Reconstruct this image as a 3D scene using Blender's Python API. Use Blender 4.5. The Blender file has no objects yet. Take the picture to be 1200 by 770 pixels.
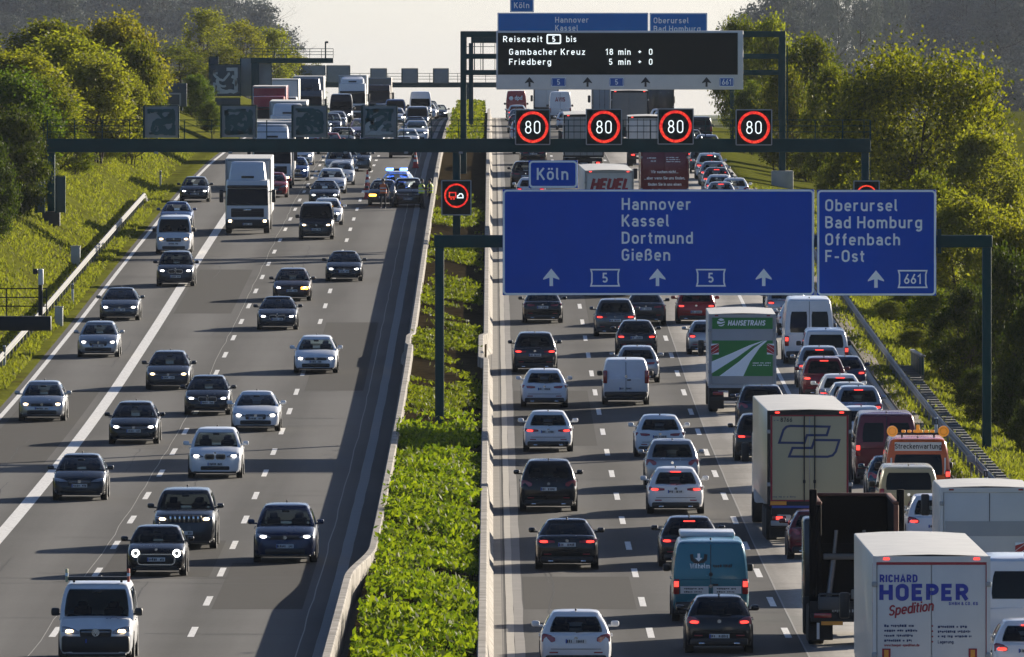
import bpy, bmesh, math, random
import numpy as np
from mathutils import Vector, Matrix

R = math.radians
rnd = random.Random(7)
SC = bpy.context.scene
C = SC.collection

# ------------------------------------------------------------------ camera, world, sun, exposure
F = 15000.0          # focal length in photo pixels (1200 px wide frame)
U0, VH = 575.8, 130.0
HC = 18.25
cam_d = bpy.data.cameras.new('camera')
cam_d.sensor_width = 36.0
cam_d.lens = F / 1200 * 36
cam_d.shift_x = (600 - U0) / 1200
cam_d.shift_y = (VH - 385) / 1200
cam_d.clip_start = 1.0
cam_d.clip_end = 60000
cam = bpy.data.objects.new('camera', cam_d)
cam.location = (0, 0, HC)
cam.rotation_euler = (R(90), 0, 0)
C.objects.link(cam)
SC.camera = cam

SUN_AZ, SUN_EL = 52.0, 16.0      # azimuth from +X towards +Y
sd = Vector((math.cos(R(SUN_AZ)) * math.cos(R(SUN_EL)), math.sin(R(SUN_AZ)) * math.cos(R(SUN_EL)), math.sin(R(SUN_EL))))
w = bpy.data.worlds.new('World')
SC.world = w
w.use_nodes = True
nt = w.node_tree
bg = nt.nodes['Background']
sky = nt.nodes.new('ShaderNodeTexSky')
sky.sky_type = 'NISHITA'
sky.sun_disc = False
sky.sun_elevation = R(SUN_EL)
sky.sun_rotation = R(90 - SUN_AZ)
sky.air_density = 0.55
sky.dust_density = 1.2
sky.ozone_density = 3.5
nt.links.new(sky.outputs[0], bg.inputs[0])
bg.inputs[1].default_value = 0.065
sun_d = bpy.data.lights.new('sun', 'SUN')
sun_d.energy = 5.0
sun_d.angle = R(0.5)
sun_d.color = (1.0, 0.89, 0.73)
sun = bpy.data.objects.new('sun', sun_d)
sun.rotation_euler = (-sd).to_track_quat('-Z', 'Y').to_euler()
sun.location = (60, 400, 80)
C.objects.link(sun)
SC.view_settings.view_transform = 'Standard'
SC.view_settings.look = 'None'
SC.view_settings.exposure = 1.05
SC.view_settings.gamma = 1.0
SC.view_settings.use_curve_mapping = False
SC.cycles.use_denoising = True
SC.cycles.max_bounces = 6
SC.cycles.diffuse_bounces = 3
SC.cycles.glossy_bounces = 3
SC.cycles.transmission_bounces = 3
SC.cycles.transparent_max_bounces = 8
SC.cycles.volume_bounces = 0
SC.cycles.sample_clamp_indirect = 6

# ------------------------------------------------------------------ road profile
PY = [0, 250, 290, 320, 338, 374, 410, 446, 482, 518, 554, 590, 644, 680, 716, 752, 791, 867, 943, 1010, 1128, 1250, 1500, 1800, 2200, 3500, 60000]
PZ = [1.0, .9, .55, .33, .2, .03, -.03, -.01, .09, .33, .71, 1.1, 1.79, 2.22, 2.62, 3.02, 3.42, 3.84, 3.88, 3.75, 3.15, 1.95, -2.5, -8.5, -17, -37, None]
PZ = [z + 0.0125333 * y if z is not None else 5.0 for y, z in zip(PY, PZ)]
_yy = np.arange(0, 2400, 2.0)
_zz = np.interp(_yy, PY, PZ)
_k = np.ones(13) / 13
for _ in range(2):
    _p = np.pad(_zz, 6, mode='reflect', reflect_type='odd')
    _zz = np.convolve(_p, _k, mode='valid')
def zr(y):
    if y < 2300: return float(np.interp(y, _yy, _zz))
    return float(np.interp(y, PY, PZ))
def slope(y): return (zr(y + 4) - zr(y - 4)) / 8
def v_of(y): return VH + F * (HC - zr(y)) / y
_vy = np.arange(305, 1000, 0.5)
_vv = np.array([v_of(y) for y in _vy])
def y_of_v(v): return float(np.interp(-v, -_vv, _vy))
def x_of_u(u, y): return (u - U0) * y / F
def z_of_v(v, y): return HC - (v - VH) * y / F

# ------------------------------------------------------------------ mesh helpers
class MB:
    def __init__(s): s.v = []; s.f = []
    def add(s, vs, fs):
        b = len(s.v); s.v += [tuple(p) for p in vs]; s.f += [tuple(i + b for i in f) for f in fs]; return s
    def box(s, c, d, rot=None):
        x, y, z = d[0] / 2, d[1] / 2, d[2] / 2
        vs = [Vector(p) for p in ((-x, -y, -z), (x, -y, -z), (x, y, -z), (-x, y, -z), (-x, -y, z), (x, -y, z), (x, y, z), (-x, y, z))]
        if rot is not None: vs = [rot @ p for p in vs]
        c = Vector(c)
        return s.add([p + c for p in vs], [(0, 3, 2, 1), (4, 5, 6, 7), (0, 1, 5, 4), (1, 2, 6, 5), (2, 3, 7, 6), (3, 0, 4, 7)])
    def cbox(s, c, d, b=.03, rot=None):
        """box with chamfered edges"""
        bm = bmesh.new(); bmesh.ops.create_cube(bm, size=1)
        for v in bm.verts: v.co = Vector((v.co.x * d[0], v.co.y * d[1], v.co.z * d[2]))
        b = min(b, min(d) * .49)
        bmesh.ops.bevel(bm, geom=bm.edges[:], offset=b, segments=2, affect='EDGES', profile=.5)
        bm.verts.index_update()
        vs = [(rot @ v.co if rot is not None else v.co) + Vector(c) for v in bm.verts]
        fs = [[v.index for v in f.verts] for f in bm.faces]
        bm.free()
        return s.add(vs, fs)
    def tube(s, p0, p1, r0, r1=None, n=8, cap=True):
        p0, p1 = Vector(p0), Vector(p1); r1 = r0 if r1 is None else r1
        d = (p1 - p0).normalized()
        a = d.orthogonal().normalized(); b = d.cross(a)
        vs = []
        for p, r in ((p0, r0), (p1, r1)):
            for i in range(n):
                t = 2 * math.pi * i / n
                vs.append(p + a * math.cos(t) * r + b * math.sin(t) * r)
        fs = [(i, (i + 1) % n, n + (i + 1) % n, n + i) for i in range(n)]
        if cap: fs += [tuple(range(n))[::-1], tuple(range(n, 2 * n))]
        return s.add(vs, fs)
    def loft(s, rings, cap=True, closed=True):
        n = len(rings[0]); vs = [p for r in rings for p in r]; fs = []
        for k in range(len(rings) - 1):
            for i in range(n if closed else n - 1):
                j = (i + 1) % n
                fs.append((k * n + i, k * n + j, (k + 1) * n + j, (k + 1) * n + i))
        if cap:
            fs.append(tuple(range(n))[::-1]); fs.append(tuple((len(rings) - 1) * n + i for i in range(n)))
        return s.add(vs, fs)
    def prism(s, poly, y0, y1):
        """poly of (x,z) extruded along y"""
        n = len(poly)
        vs = [(x, y0, z) for x, z in poly] + [(x, y1, z) for x, z in poly]
        fs = [tuple(range(n)), tuple(range(n, 2 * n))[::-1]] + [(i, (i + 1) % n, n + (i + 1) % n, n + i) for i in range(n)]
        return s.add(vs, fs)
    def ell(s, c, r, nu=10, nv=7):
        rings = []
        for k in range(nv + 1):
            t = math.pi * (k + .02) / (nv + .04) - math.pi / 2
            rings.append([(c[0] + r[0] * math.cos(t) * math.cos(2 * math.pi * i / nu), c[1] + r[1] * math.cos(t) * math.sin(2 * math.pi * i / nu), c[2] + r[2] * math.sin(t)) for i in range(nu)])
        return s.loft(rings)
    def disc(s, c, r, y, n=20, ri=0):
        """flat disc/ring facing -Y at x,z"""
        if ri:
            vs = [(c[0] + q * math.cos(2 * math.pi * i / n), y, c[1] + q * math.sin(2 * math.pi * i / n)) for q in (ri, r) for i in range(n)]
            return s.add(vs, [(i, (i + 1) % n, n + (i + 1) % n, n + i) for i in range(n)])
        vs = [(c[0] + r * math.cos(2 * math.pi * i / n), y, c[1] + r * math.sin(2 * math.pi * i / n)) for i in range(n)]
        return s.add(vs, [tuple(range(n))])

def mesh_of(name, mb, mat, smooth=40, recalc=True):
    me = bpy.data.meshes.new(name)
    me.from_pydata(mb.v, [], mb.f)
    if recalc:
        bm = bmesh.new(); bm.from_mesh(me)
        bmesh.ops.recalc_face_normals(bm, faces=bm.faces[:])
        bm.to_mesh(me); bm.free()
    if smooth:
        me.shade_smooth()
        me.set_sharp_from_angle(angle=R(smooth))
    if mat is not None: me.materials.append(mat)
    return me
def obj(name, mb, mat, parent=None, smooth=40, recalc=True):
    o = bpy.data.objects.new(name, mesh_of(name, mb, mat, smooth, recalc) if isinstance(mb, MB) else mb)
    C.objects.link(o)
    if parent is not None: o.parent = parent
    return o
def tag(o, label=None, cat=None, group=None, kind=None):
    if label: o['label'] = label
    if cat: o['category'] = cat
    if group: o['group'] = group
    if kind: o['kind'] = kind
    return o
def thing(name, label, cat, loc=(0, 0, 0), rot=(0, 0, 0), group=None):
    o = bpy.data.objects.new(name, None); C.objects.link(o)
    o.empty_display_size = .3
    o.location = loc; o.rotation_euler = rot
    return tag(o, label, cat, group)
def copy_tree(o, parent=None, skip=()):
    c = o.copy(); C.objects.link(c)
    if parent is not None: c.parent = parent
    for ch in list(o.children): copy_tree(ch, c)
    return c
def drop_tree(o):
    for ch in list(o.children): drop_tree(ch)
    bpy.data.objects.remove(o)

# ------------------------------------------------------------------ materials
MATS = {}
def nodes_of(name):
    m = bpy.data.materials.new(name); m.use_nodes = True
    t = m.node_tree; return m, t, t.nodes['Principled BSDF']
def mat(name, col, rough=.6, metal=0., coat=0., var=.12, scale=6., emit=0., spec=.5, ecol=None, bump=0., alpha=None):
    if name in MATS: return MATS[name]
    m, t, p = nodes_of(name)
    col = tuple(col)[:3]
    tc = t.nodes.new('ShaderNodeTexCoord')
    nz = t.nodes.new('ShaderNodeTexNoise'); nz.inputs['Scale'].default_value = scale; nz.inputs['Detail'].default_value = 5
    t.links.new(tc.outputs['Object'], nz.inputs['Vector'])
    mx = t.nodes.new('ShaderNodeMix'); mx.data_type = 'RGBA'
    mx.inputs['A'].default_value = tuple(c * (1 - var) for c in col) + (1,)
    mx.inputs['B'].default_value = tuple(min(1, c * (1 + var)) for c in col) + (1,)
    t.links.new(nz.outputs[0], mx.inputs['Factor'])
    t.links.new(mx.outputs['Result'], p.inputs['Base Color'])
    rr_ = t.nodes.new('ShaderNodeMapRange'); rr_.inputs[3].default_value = max(.02, rough - .06); rr_.inputs[4].default_value = rough + .08
    t.links.new(nz.outputs[0], rr_.inputs[0]); t.links.new(rr_.outputs[0], p.inputs['Roughness'])
    p.inputs['Metallic'].default_value = metal
    p.inputs['Coat Weight'].default_value = coat
    p.inputs['Coat Roughness'].default_value = .06
    p.inputs['Specular IOR Level'].default_value = spec
    if emit:
        p.inputs['Emission Color'].default_value = tuple(ecol or col) + (1,)
        p.inputs['Emission Strength'].default_value = emit
    if bump:
        b = t.nodes.new('ShaderNodeBump'); b.inputs['Strength'].default_value = bump; b.inputs['Distance'].default_value = .02
        t.links.new(nz.outputs[0], b.inputs['Height']); t.links.new(b.outputs[0], p.inputs['Normal'])
    MATS[name] = m
    return m
PAINT = {
 'black': (.010, .011, .014), 'dark': (.025, .028, .034), 'grey': (.10, .105, .11), 'silver': (.36, .37, .38), 'white': (.72, .73, .74),
 'navy': (.012, .022, .060), 'red': (.33, .018, .018), 'maroon': (.13, .012, .022), 'blue': (.03, .08, .22), 'teal': (.03, .17, .22),
 'beige': (.42, .38, .24), 'brown': (.05, .028, .022), 'orange': (.56, .115, .02), 'petrol': (.03, .07, .09), 'cream': (.55, .54, .48)}
def paint(k):
    c = PAINT[k]
    metal = .55 if k in ('silver', 'grey', 'petrol') else .15
    if k in ('white', 'cream', 'orange', 'beige'): metal = 0
    return mat('paint_' + k, c, .24, metal, .28, .06, 3., spec=.3)
M = dict(
 glass=mat('car_glass', (.003, .005, .006), .05, 0, 0, .2, 2., spec=.16),
 plastic=mat('black_plastic', (.012, .012, .013), .5, 0, 0, .2, 9.),
 rubber=mat('tyre_rubber', (.012, .012, .012), .8, 0, 0, .2, 20.),
 rim=mat('alloy', (.35, .36, .37), .35, .9, 0, .1, 9.),
 darkrim=mat('dark_alloy', (.05, .05, .055), .4, .7, 0, .1, 9.),
 chrome=mat('chrome', (.6, .62, .64), .15, 1, 0, .05, 3.),
 lens=mat('lamp_lens', (.20, .21, .23), .1, .3, .5, .1, 12.),
 lamp=mat('lit_headlamp', (1, .93, .8), .3, emit=5., ecol=(1, .95, .86), var=0),
 lampw=mat('lit_warm_headlamp', (1, .8, .5), .3, emit=6., ecol=(1, .72, .38), var=0),
 indic=mat('lit_indicator', (1, .5, .05), .3, emit=6., ecol=(1, .42, .04), var=0),
 tail=mat('tail_lens', (.28, .012, .015), .18, 0, .5, .15, 12.),
 taillit=mat('lit_tail_lamp', (.8, .04, .03), .3, emit=1.3, ecol=(1, .05, .035), var=0),
 amber=mat('amber_plate', (.75, .30, .02), .4, 0, 0, .1, 9.),
 plate=mat('number_plate', (.62, .63, .62), .4, 0, 0, .06, 20.),
 ink=mat('plate_ink', (.02, .02, .025), .5),
 euro=mat('plate_blue', (.02, .06, .35), .4),
 steel=mat('galvanised_steel', (.16, .16, .15), .55, .3, 0, .3, 3.),
 green=mat('gantry_green', (.004, .046, .050), .6, 0, 0, .25, 1.5, spec=.2),
 signback=mat('sign_back_grey', (.24, .265, .265), .6, 0, 0, .2, 2.),
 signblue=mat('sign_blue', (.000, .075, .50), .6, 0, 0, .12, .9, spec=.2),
 signfar=mat('far_sign_blue', (.000, .17, .52), .6, 0, 0, .1, .9, spec=.2), signwhite=mat('sign_white', (.86, .93, .96), .5, 0, 0, .05, 4.),  # signfar: lighter copy of the sign blue, backlight put into its colour
 ledblack=mat('led_face', (.007, .014, .014), .7, 0, 0, .2, 5., spec=.08),
 ledframe=mat('led_frame', (.30, .32, .33), .5, .3, 0, .1, 5.),
 ledwhite=mat('led_white', (1, 1, 1), .5, emit=.50, ecol=(.92, 1, .97), var=0),
 black=mat('black_marking', (.012, .014, .016), .5),
 boxwhite=mat('box_white', (.60, .61, .60), .42, 0, .1, .10, 1.2),
 boxgrey=mat('box_grey', (.33, .35, .36), .45, 0, .1, .12, 1.2),
 tarp=mat('roof_tarp', (.62, .61, .57), .6, 0, 0, .18, 1.5),
 chassis=mat('truck_chassis', (.015, .015, .016), .7, 0, 0, .3, 4.),
 orange_beacon=mat('orange_beacon', (.9, .33, .02), .3, 0, .4, .1, 6., emit=.12, ecol=(1, .35, .02)),
 bluelight=mat('lit_blue_lamp', (.1, .2, 1), .3, emit=8., ecol=(.05, .18, 1), var=0),
 skin=mat('skin', (.45, .26, .18), .5), hair=mat('dark_hair', (.02, .014, .01), .6),
 trousers=mat('dark_trousers', (.012, .015, .025), .8), vest_o=mat('orange_vest', (.85, .16, .03), .6), vest_y=mat('yellow_vest', (.75, .85, .06), .6),
 jacket=mat('dark_jacket', (.02, .024, .035), .8), reflect=mat('reflective_tape', (.75, .77, .75), .4),
 conc=mat('pale_concrete', (.40, .385, .35), .85, 0, 0, .3, 1.5, bump=.3),
)
def pane_glass():
    m = bpy.data.materials.new('tinted_glass'); m.use_nodes = True; t = m.node_tree
    t.nodes.remove(t.nodes['Principled BSDF']); N, L_ = t.nodes.new, t.links.new
    tr = N('ShaderNodeBsdfTransparent'); tr.inputs[0].default_value = (.34, .38, .38, 1)
    gl = N('ShaderNodeBsdfGlossy'); gl.inputs[0].default_value = (.9, .95, 1, 1); gl.inputs['Roughness'].default_value = .03
    fr = N('ShaderNodeFresnel'); fr.inputs[0].default_value = 1.38
    mx = N('ShaderNodeMixShader'); L_(fr.outputs[0], mx.inputs[0]); L_(tr.outputs[0], mx.inputs[1]); L_(gl.outputs[0], mx.inputs[2]); L_(mx.outputs[0], t.nodes['Material Output'].inputs[0])
    return m
M['pane'] = pane_glass()
M['interior'] = mat('dark_upholstery', (.012, .012, .013), .9, 0, 0, .2, 8., spec=.1)
# led red: dotted ring
def led_red():
    m, t, p = nodes_of('led_red')
    tc = t.nodes.new('ShaderNodeTexCoord'); vo = t.nodes.new('ShaderNodeTexVoronoi'); vo.inputs['Scale'].default_value = 11
    rp = t.nodes.new('ShaderNodeValToRGB')
    rp.color_ramp.elements[0].position = .0; rp.color_ramp.elements[0].color = (1, .10, .03, 1)
    rp.color_ramp.elements[1].position = .62; rp.color_ramp.elements[1].color = (.45, .004, .006, 1)
    t.links.new(tc.outputs['Object'], vo.inputs['Vector']); t.links.new(vo.outputs['Distance'], rp.inputs[0])
    p.inputs['Base Color'].default_value = (.1, .005, .005, 1)
    t.links.new(rp.outputs[0], p.inputs['Emission Color']); p.inputs['Emission Strength'].default_value = .75
    return m
M['ledred'] = led_red()

# ------------------------------------------------------------------ stroke lettering (uniform-stroke road-sign alphabet)
def A(cx, cy, rx, ry, a0, a1, n=9):
    return [(cx + rx * math.cos(R(a0 + (a1 - a0) * i / n)), cy + ry * math.sin(R(a0 + (a1 - a0) * i / n))) for i in range(n + 1)]
def RR(x0, y0, x1, y1, r):
    r = min(r, (x1 - x0) / 2, (y1 - y0) / 2)
    p = A(x1 - r, y1 - r, r, r, 0, 90, 5) + A(x0 + r, y1 - r, r, r, 90, 180, 5) + A(x0 + r, y0 + r, r, r, 180, 270, 5) + A(x1 - r, y0 + r, r, r, 270, 360, 5)
    q = [p[0]]
    for a in p[1:]:
        if abs(a[0] - q[-1][0]) + abs(a[1] - q[-1][1]) > 1e-6: q.append(a)
    if abs(q[0][0] - q[-1][0]) + abs(q[0][1] - q[-1][1]) > 1e-6: q.append(q[0])
    return q
B_ = RR(.075, .07, .45, .65, .185)
ARCH = A(.26, .45, .185, .20, 180, 0)
G = {
 'A': (.66, [[(.05, 0), (.33, .96), (.61, 0)], [(.15, .29), (.51, .29)]]),
 'B': (.58, [[(.075, .075), (.075, .925)] + A(.30, .725, .19, .2, 90, -90) , [(.1, .525)] + A(.30, .30, .215, .225, 90, -90) + [(.075, .075)]]),
 'C': (.57, [A(.29, .70, .215, .225, 10, 180) + A(.29, .30, .215, .225, 180, 350)]),
 'D': (.60, [[(.075, .075), (.075, .925)] + A(.27, .67, .255, .255, 90, 0) + A(.27, .33, .255, .255, 0, -90) + [(.075, .075)]]),
 'E': (.53, [[(.5, .925), (.075, .925), (.075, .075), (.5, .075)], [(.075, .51), (.45, .51)]]),
 'F': (.51, [[(.5, .925), (.075, .925), (.075, 0)], [(.075, .49), (.44, .49)]]),
 'G': (.59, [A(.29, .70, .215, .225, 15, 180) + A(.29, .30, .215, .225, 180, 360) + [(.505, .47), (.31, .47)]]),
 'H': (.62, [[(.075, 0), (.075, 1)], [(.545, 0), (.545, 1)], [(.075, .5), (.545, .5)]]),
 'I': (.15, [[(.075, 0), (.075, 1)]]),
 'J': (.42, [[(.34, 1), (.34, .28)] + A(.19, .24, .15, .165, 0, -150)]),
 'K': (.60, [[(.075, 0), (.075, 1)], [(.53, 1), (.10, .40)], [(.23, .57), (.56, 0)]]),
 'L': (.49, [[(.075, 1), (.075, .075), (.48, .075)]]),
 'M': (.74, [[(.075, 0), (.075, .94), (.37, .36), (.665, .94), (.665, 0)]]),
 'N': (.62, [[(.075, 0), (.075, .94), (.545, .06), (.545, 1)]]),
 'O': (.60, [RR(.075, .075, .525, .925, .225)]),
 'P': (.56, [[(.075, 0), (.075, .925)] + A(.29, .69, .215, .235, 90, -90) + [(.075, .455)]]),
 'R': (.59, [[(.075, 0), (.075, .925)] + A(.29, .69, .215, .235, 90, -90) + [(.075, .455)], [(.30, .455), (.53, 0)]]),
 'S': (.55, [A(.275, .715, .2, .21, 15, 270) + A(.275, .285, .205, .21, 90, -165)]),
 'T': (.54, [[(0, .925), (.54, .925)], [(.27, .925), (.27, 0)]]),
 'U': (.60, [[(.075, 1), (.075, .30)] + A(.30, .30, .225, .225, 180, 360) + [(.525, 1)]]),
 'V': (.60, [[(.04, 1), (.30, .06), (.56, 1)]]),
 'W': (.86, [[(.04, 1), (.24, .06), (.43, .9), (.62, .06), (.82, 1)]]),
 'Z': (.54, [[(.05, .925), (.46, .925), (.08, .075), (.5, .075)]]),
 'a': (.49, [A(.25, .45, .18, .2, 155, 0) + [(.43, 0)], RR(.07, .07, .43, .40, .16)]),
 'b': (.52, [[(.075, 0), (.075, 1)], B_]),
 'c': (.46, [A(.255, .46, .18, .19, 25, 180) + A(.255, .26, .18, .19, 180, 335)]),
 'd': (.52, [[(.45, 0), (.45, 1)], B_]),
 'e': (.51, [[(.09, .36), (.435, .36)] + A(.255, .46, .18, .19, 0, 180) + A(.255, .26, .18, .19, 180, 325)]),
 'f': (.35, [A(.31, .78, .15, .145, 90, 180) + [(.16, 0)], [(.02, .65), (.33, .65)]]),
 'g': (.52, [[(.45, .72), (.45, -.04)] + A(.265, -.03, .185, .17, 0, -150), B_]),
 'h': (.52, [[(.075, 0), (.075, 1)], ARCH + [(.445, 0)]]),
 'i': (.15, [[(.075, 0), (.075, .72)], [(.075, .84), (.075, 1)]]),
 'k': (.49, [[(.075, 0), (.075, 1)], [(.44, .72), (.10, .30)], [(.2, .42), (.47, 0)]]),
 'l': (.24, [[(.075, 1), (.075, .2)] + A(.2, .195, .125, .12, 180, 270)]),
 'm': (.80, [[(.075, 0), (.075, .72)], A(.235, .47, .16, .18, 180, 0) + [(.395, 0)], A(.56, .47, .165, .18, 180, 0) + [(.725, 0)]]),
 'n': (.52, [[(.075, 0), (.075, .72)], ARCH + [(.445, 0)]]),
 'o': (.52, [RR(.07, .07, .45, .65, .19)]),
 'p': (.52, [[(.075, -.25), (.075, .72)], B_]),
 'r': (.39, [[(.075, 0), (.075, .72)], A(.26, .45, .185, .2, 180, 62)]),
 's': (.46, [A(.23, .505, .155, .145, 15, 270) + A(.23, .215, .16, .145, 90, -165)]),
 't': (.33, [[(.14, .92), (.14, .2)] + A(.27, .2, .13, .13, 180, 275), [(0, .65), (.31, .65)]]),
 'u': (.52, [[(.075, .72), (.075, .26)] + A(.26, .26, .185, .19, 180, 360), [(.445, .72), (.445, 0)]]),
 'v': (.50, [[(.04, .72), (.25, .06), (.46, .72)]]),
 'w': (.74, [[(.04, .72), (.21, .06), (.37, .62), (.53, .06), (.70, .72)]]),
 'z': (.45, [[(.05, .65), (.38, .65), (.07, .07), (.42, .07)]]),
 'ß': (.55, [[(.075, 0), (.075, .74)] + A(.255, .74, .18, .185, 180, -60) + [(.27, .54)] + A(.285, .31, .195, .235, 80, -110)]),
 '0': (.56, [RR(.075, .075, .485, .925, .205)]),
 '1': (.40, [[(.05, .72), (.28, .95), (.28, 0)]]),
 '2': (.55, [A(.27, .7, .2, .22, 170, -30) + [(.08, .075), (.5, .075)]]),
 '3': (.55, [A(.26, .72, .19, .2, 150, -90), A(.26, .3, .215, .225, 90, -150)]),
 '4': (.58, [[(.34, 1), (.08, .28), (.52, .28)], [(.40, .5), (.40, 0)]]),
 '5': (.55, [[(.46, .925), (.12, .925), (.1, .52)] + A(.265, .31, .21, .235, 118, -150)]),
 '6': (.56, [A(.28, .305, .205, .23, 0, 360, 16), [(.41, 1), (.11, .42)]]),
 '7': (.53, [[(.05, .925), (.46, .925), (.2, 0)]]),
 '8': (.56, [RR(.105, .53, .455, .925, .19), RR(.075, .075, .485, .52, .205)]),
 '+': (.56, [[(.05, .5), (.51, .5)], [(.28, .27), (.28, .73)]]),
 '-': (.40, [[(.04, .40), (.36, .40)]]),
 '.': (.16, [[(.08, 0), (.08, .15)]]), ',': (.16, [[(.09, .15), (.05, -.1)]]), ':': (.16, [[(.08, .05), (.08, .2)], [(.08, .5), (.08, .65)]]),
 '/': (.4, [[(.04, -.05), (.36, 1.02)]]), '&': (.62, [RR(.12, .52, .42, .93, .15), RR(.07, .07, .47, .5, .2), [(.45, .35), (.58, .0)]]),
}
for a_, b_ in (('ö', 'o'), ('ü', 'u'), ('Ü', 'U')):
    w_, st_ = G[b_]
    top = 1.0 if b_ == 'U' else .80
    G[a_] = (w_, st_ + [[(.15, top + .04), (.15, top + .2)], [(.37, top + .04), (.37, top + .2)]])
def ribbon(mb, pts, hw, y, dy=0., fn=None):
    pts = [p for i, p in enumerate(pts) if i == 0 or (abs(p[0] - pts[i - 1][0]) + abs(p[1] - pts[i - 1][1])) > 1e-7]
    n = len(pts)
    closed = n > 3 and abs(pts[0][0] - pts[-1][0]) + abs(pts[0][1] - pts[-1][1]) < 1e-6
    if closed: pts = pts[:-1]; n -= 1
    L_, R_ = [], []
    for i in range(n):
        p = Vector(pts[i])
        a = Vector(pts[(i - 1) % n]) if (closed or i > 0) else None
        b = Vector(pts[(i + 1) % n]) if (closed or i < n - 1) else None
        d1 = (p - a).normalized() if a is not None else None
        d2 = (b - p).normalized() if b is not None else None
        if d1 is None: d1 = d2
        if d2 is None: d2 = d1
        n1 = Vector((-d1.y, d1.x)); n2 = Vector((-d2.y, d2.x))
        m = n1 + n2
        if m.length < .2: m = n1
        m.normalize()
        k = hw / max(.5, m.dot(n1))
        L_.append(p + m * k); R_.append(p - m * k)
    fn = fn or (lambda q: (q[0], y, q[1]))
    vs = [fn(q) for q in L_] + [fn(q) for q in R_]
    mb.add(vs, [(i, (i + 1) % n, n + (i + 1) % n, n + i) for i in range(n if closed else n - 1)])
def text_w(s, size, sp=.15):
    return sum((G[c][0] + sp) if c in G else .32 for c in s) * size - sp * size
def text(mb, s, x, z, size, y, th=.14, sp=.15, shear=0., align='l', wx=1.):
    """letters facing -Y; each stroke a little prouder than the last so none share a plane"""
    if align == 'c': x -= text_w(s, size, sp) * wx / 2
    if align == 'r': x -= text_w(s, size, sp) * wx
    k = 0
    for ch in s:
        if ch not in G: x += .32 * size * wx; continue
        w_, st = G[ch]
        for i, pl in enumerate(st):
            ribbon(mb, [(x + (px + shear * pz) * size * wx, z + pz * size) for px, pz in pl], th * size / 2, y - .0025 * (i + 1) - .001 * (k % 2))
        x += (w_ + sp) * size * wx; k += 1
    return x
def shield(mb, cx, cz, w_, h_, y, hw):
    """outline of a motorway number badge: flat hexagon-like plate with notched sides"""
    x, z = w_ / 2, h_ / 2
    p = [(-x, z), (x, z), (x * .93, z * .55), (x * .93, -z * .55), (x, -z), (-x, -z), (-x * .93, -z * .55), (-x * .93, z * .55), (-x, z)]
    ribbon(mb, [(cx + a, cz + b) for a, b in p], hw, y)
def arrow(mb, cx, cz, h_, y):
    s = h_
    p = [(-.10 * s, -.5 * s), (.10 * s, -.5 * s), (.10 * s, -.02 * s), (.46 * s, -.14 * s), (.46 * s, -.06 * s), (0, .5 * s), (-.46 * s, -.06 * s), (-.46 * s, -.14 * s), (-.10 * s, -.02 * s)]
    mb.add([(cx + a, y, cz + b) for a, b in p], [(0, 1, 2, 8), (2, 3, 4, 5), (5, 6, 7, 8), (2, 5, 8)])
# ------------------------------------------------------------------ cars and vans
PAINT_SLOT = mat('paint_slot', (.5, .5, .5), .26, .15, .7, .05, 3.)
def ring_body(y, hw, zb, zt, crown=.02):
    h = zt - zb
    half = [(0, zb), (.78 * hw, zb), (.93 * hw, zb + .05 * h), (.985 * hw, zb + .22 * h), (hw, zb + .45 * h), (.995 * hw, zb + .66 * h), (.965 * hw, zt - .12 * h), (.90 * hw, zt - .03 * h), (.80 * hw, zt), (.45 * hw, zt + crown * .8), (0, zt + crown)]
    return [(x, y, z) for x, z in half] + [(-x, y, z) for x, z in half[-2:0:-1]]
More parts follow.
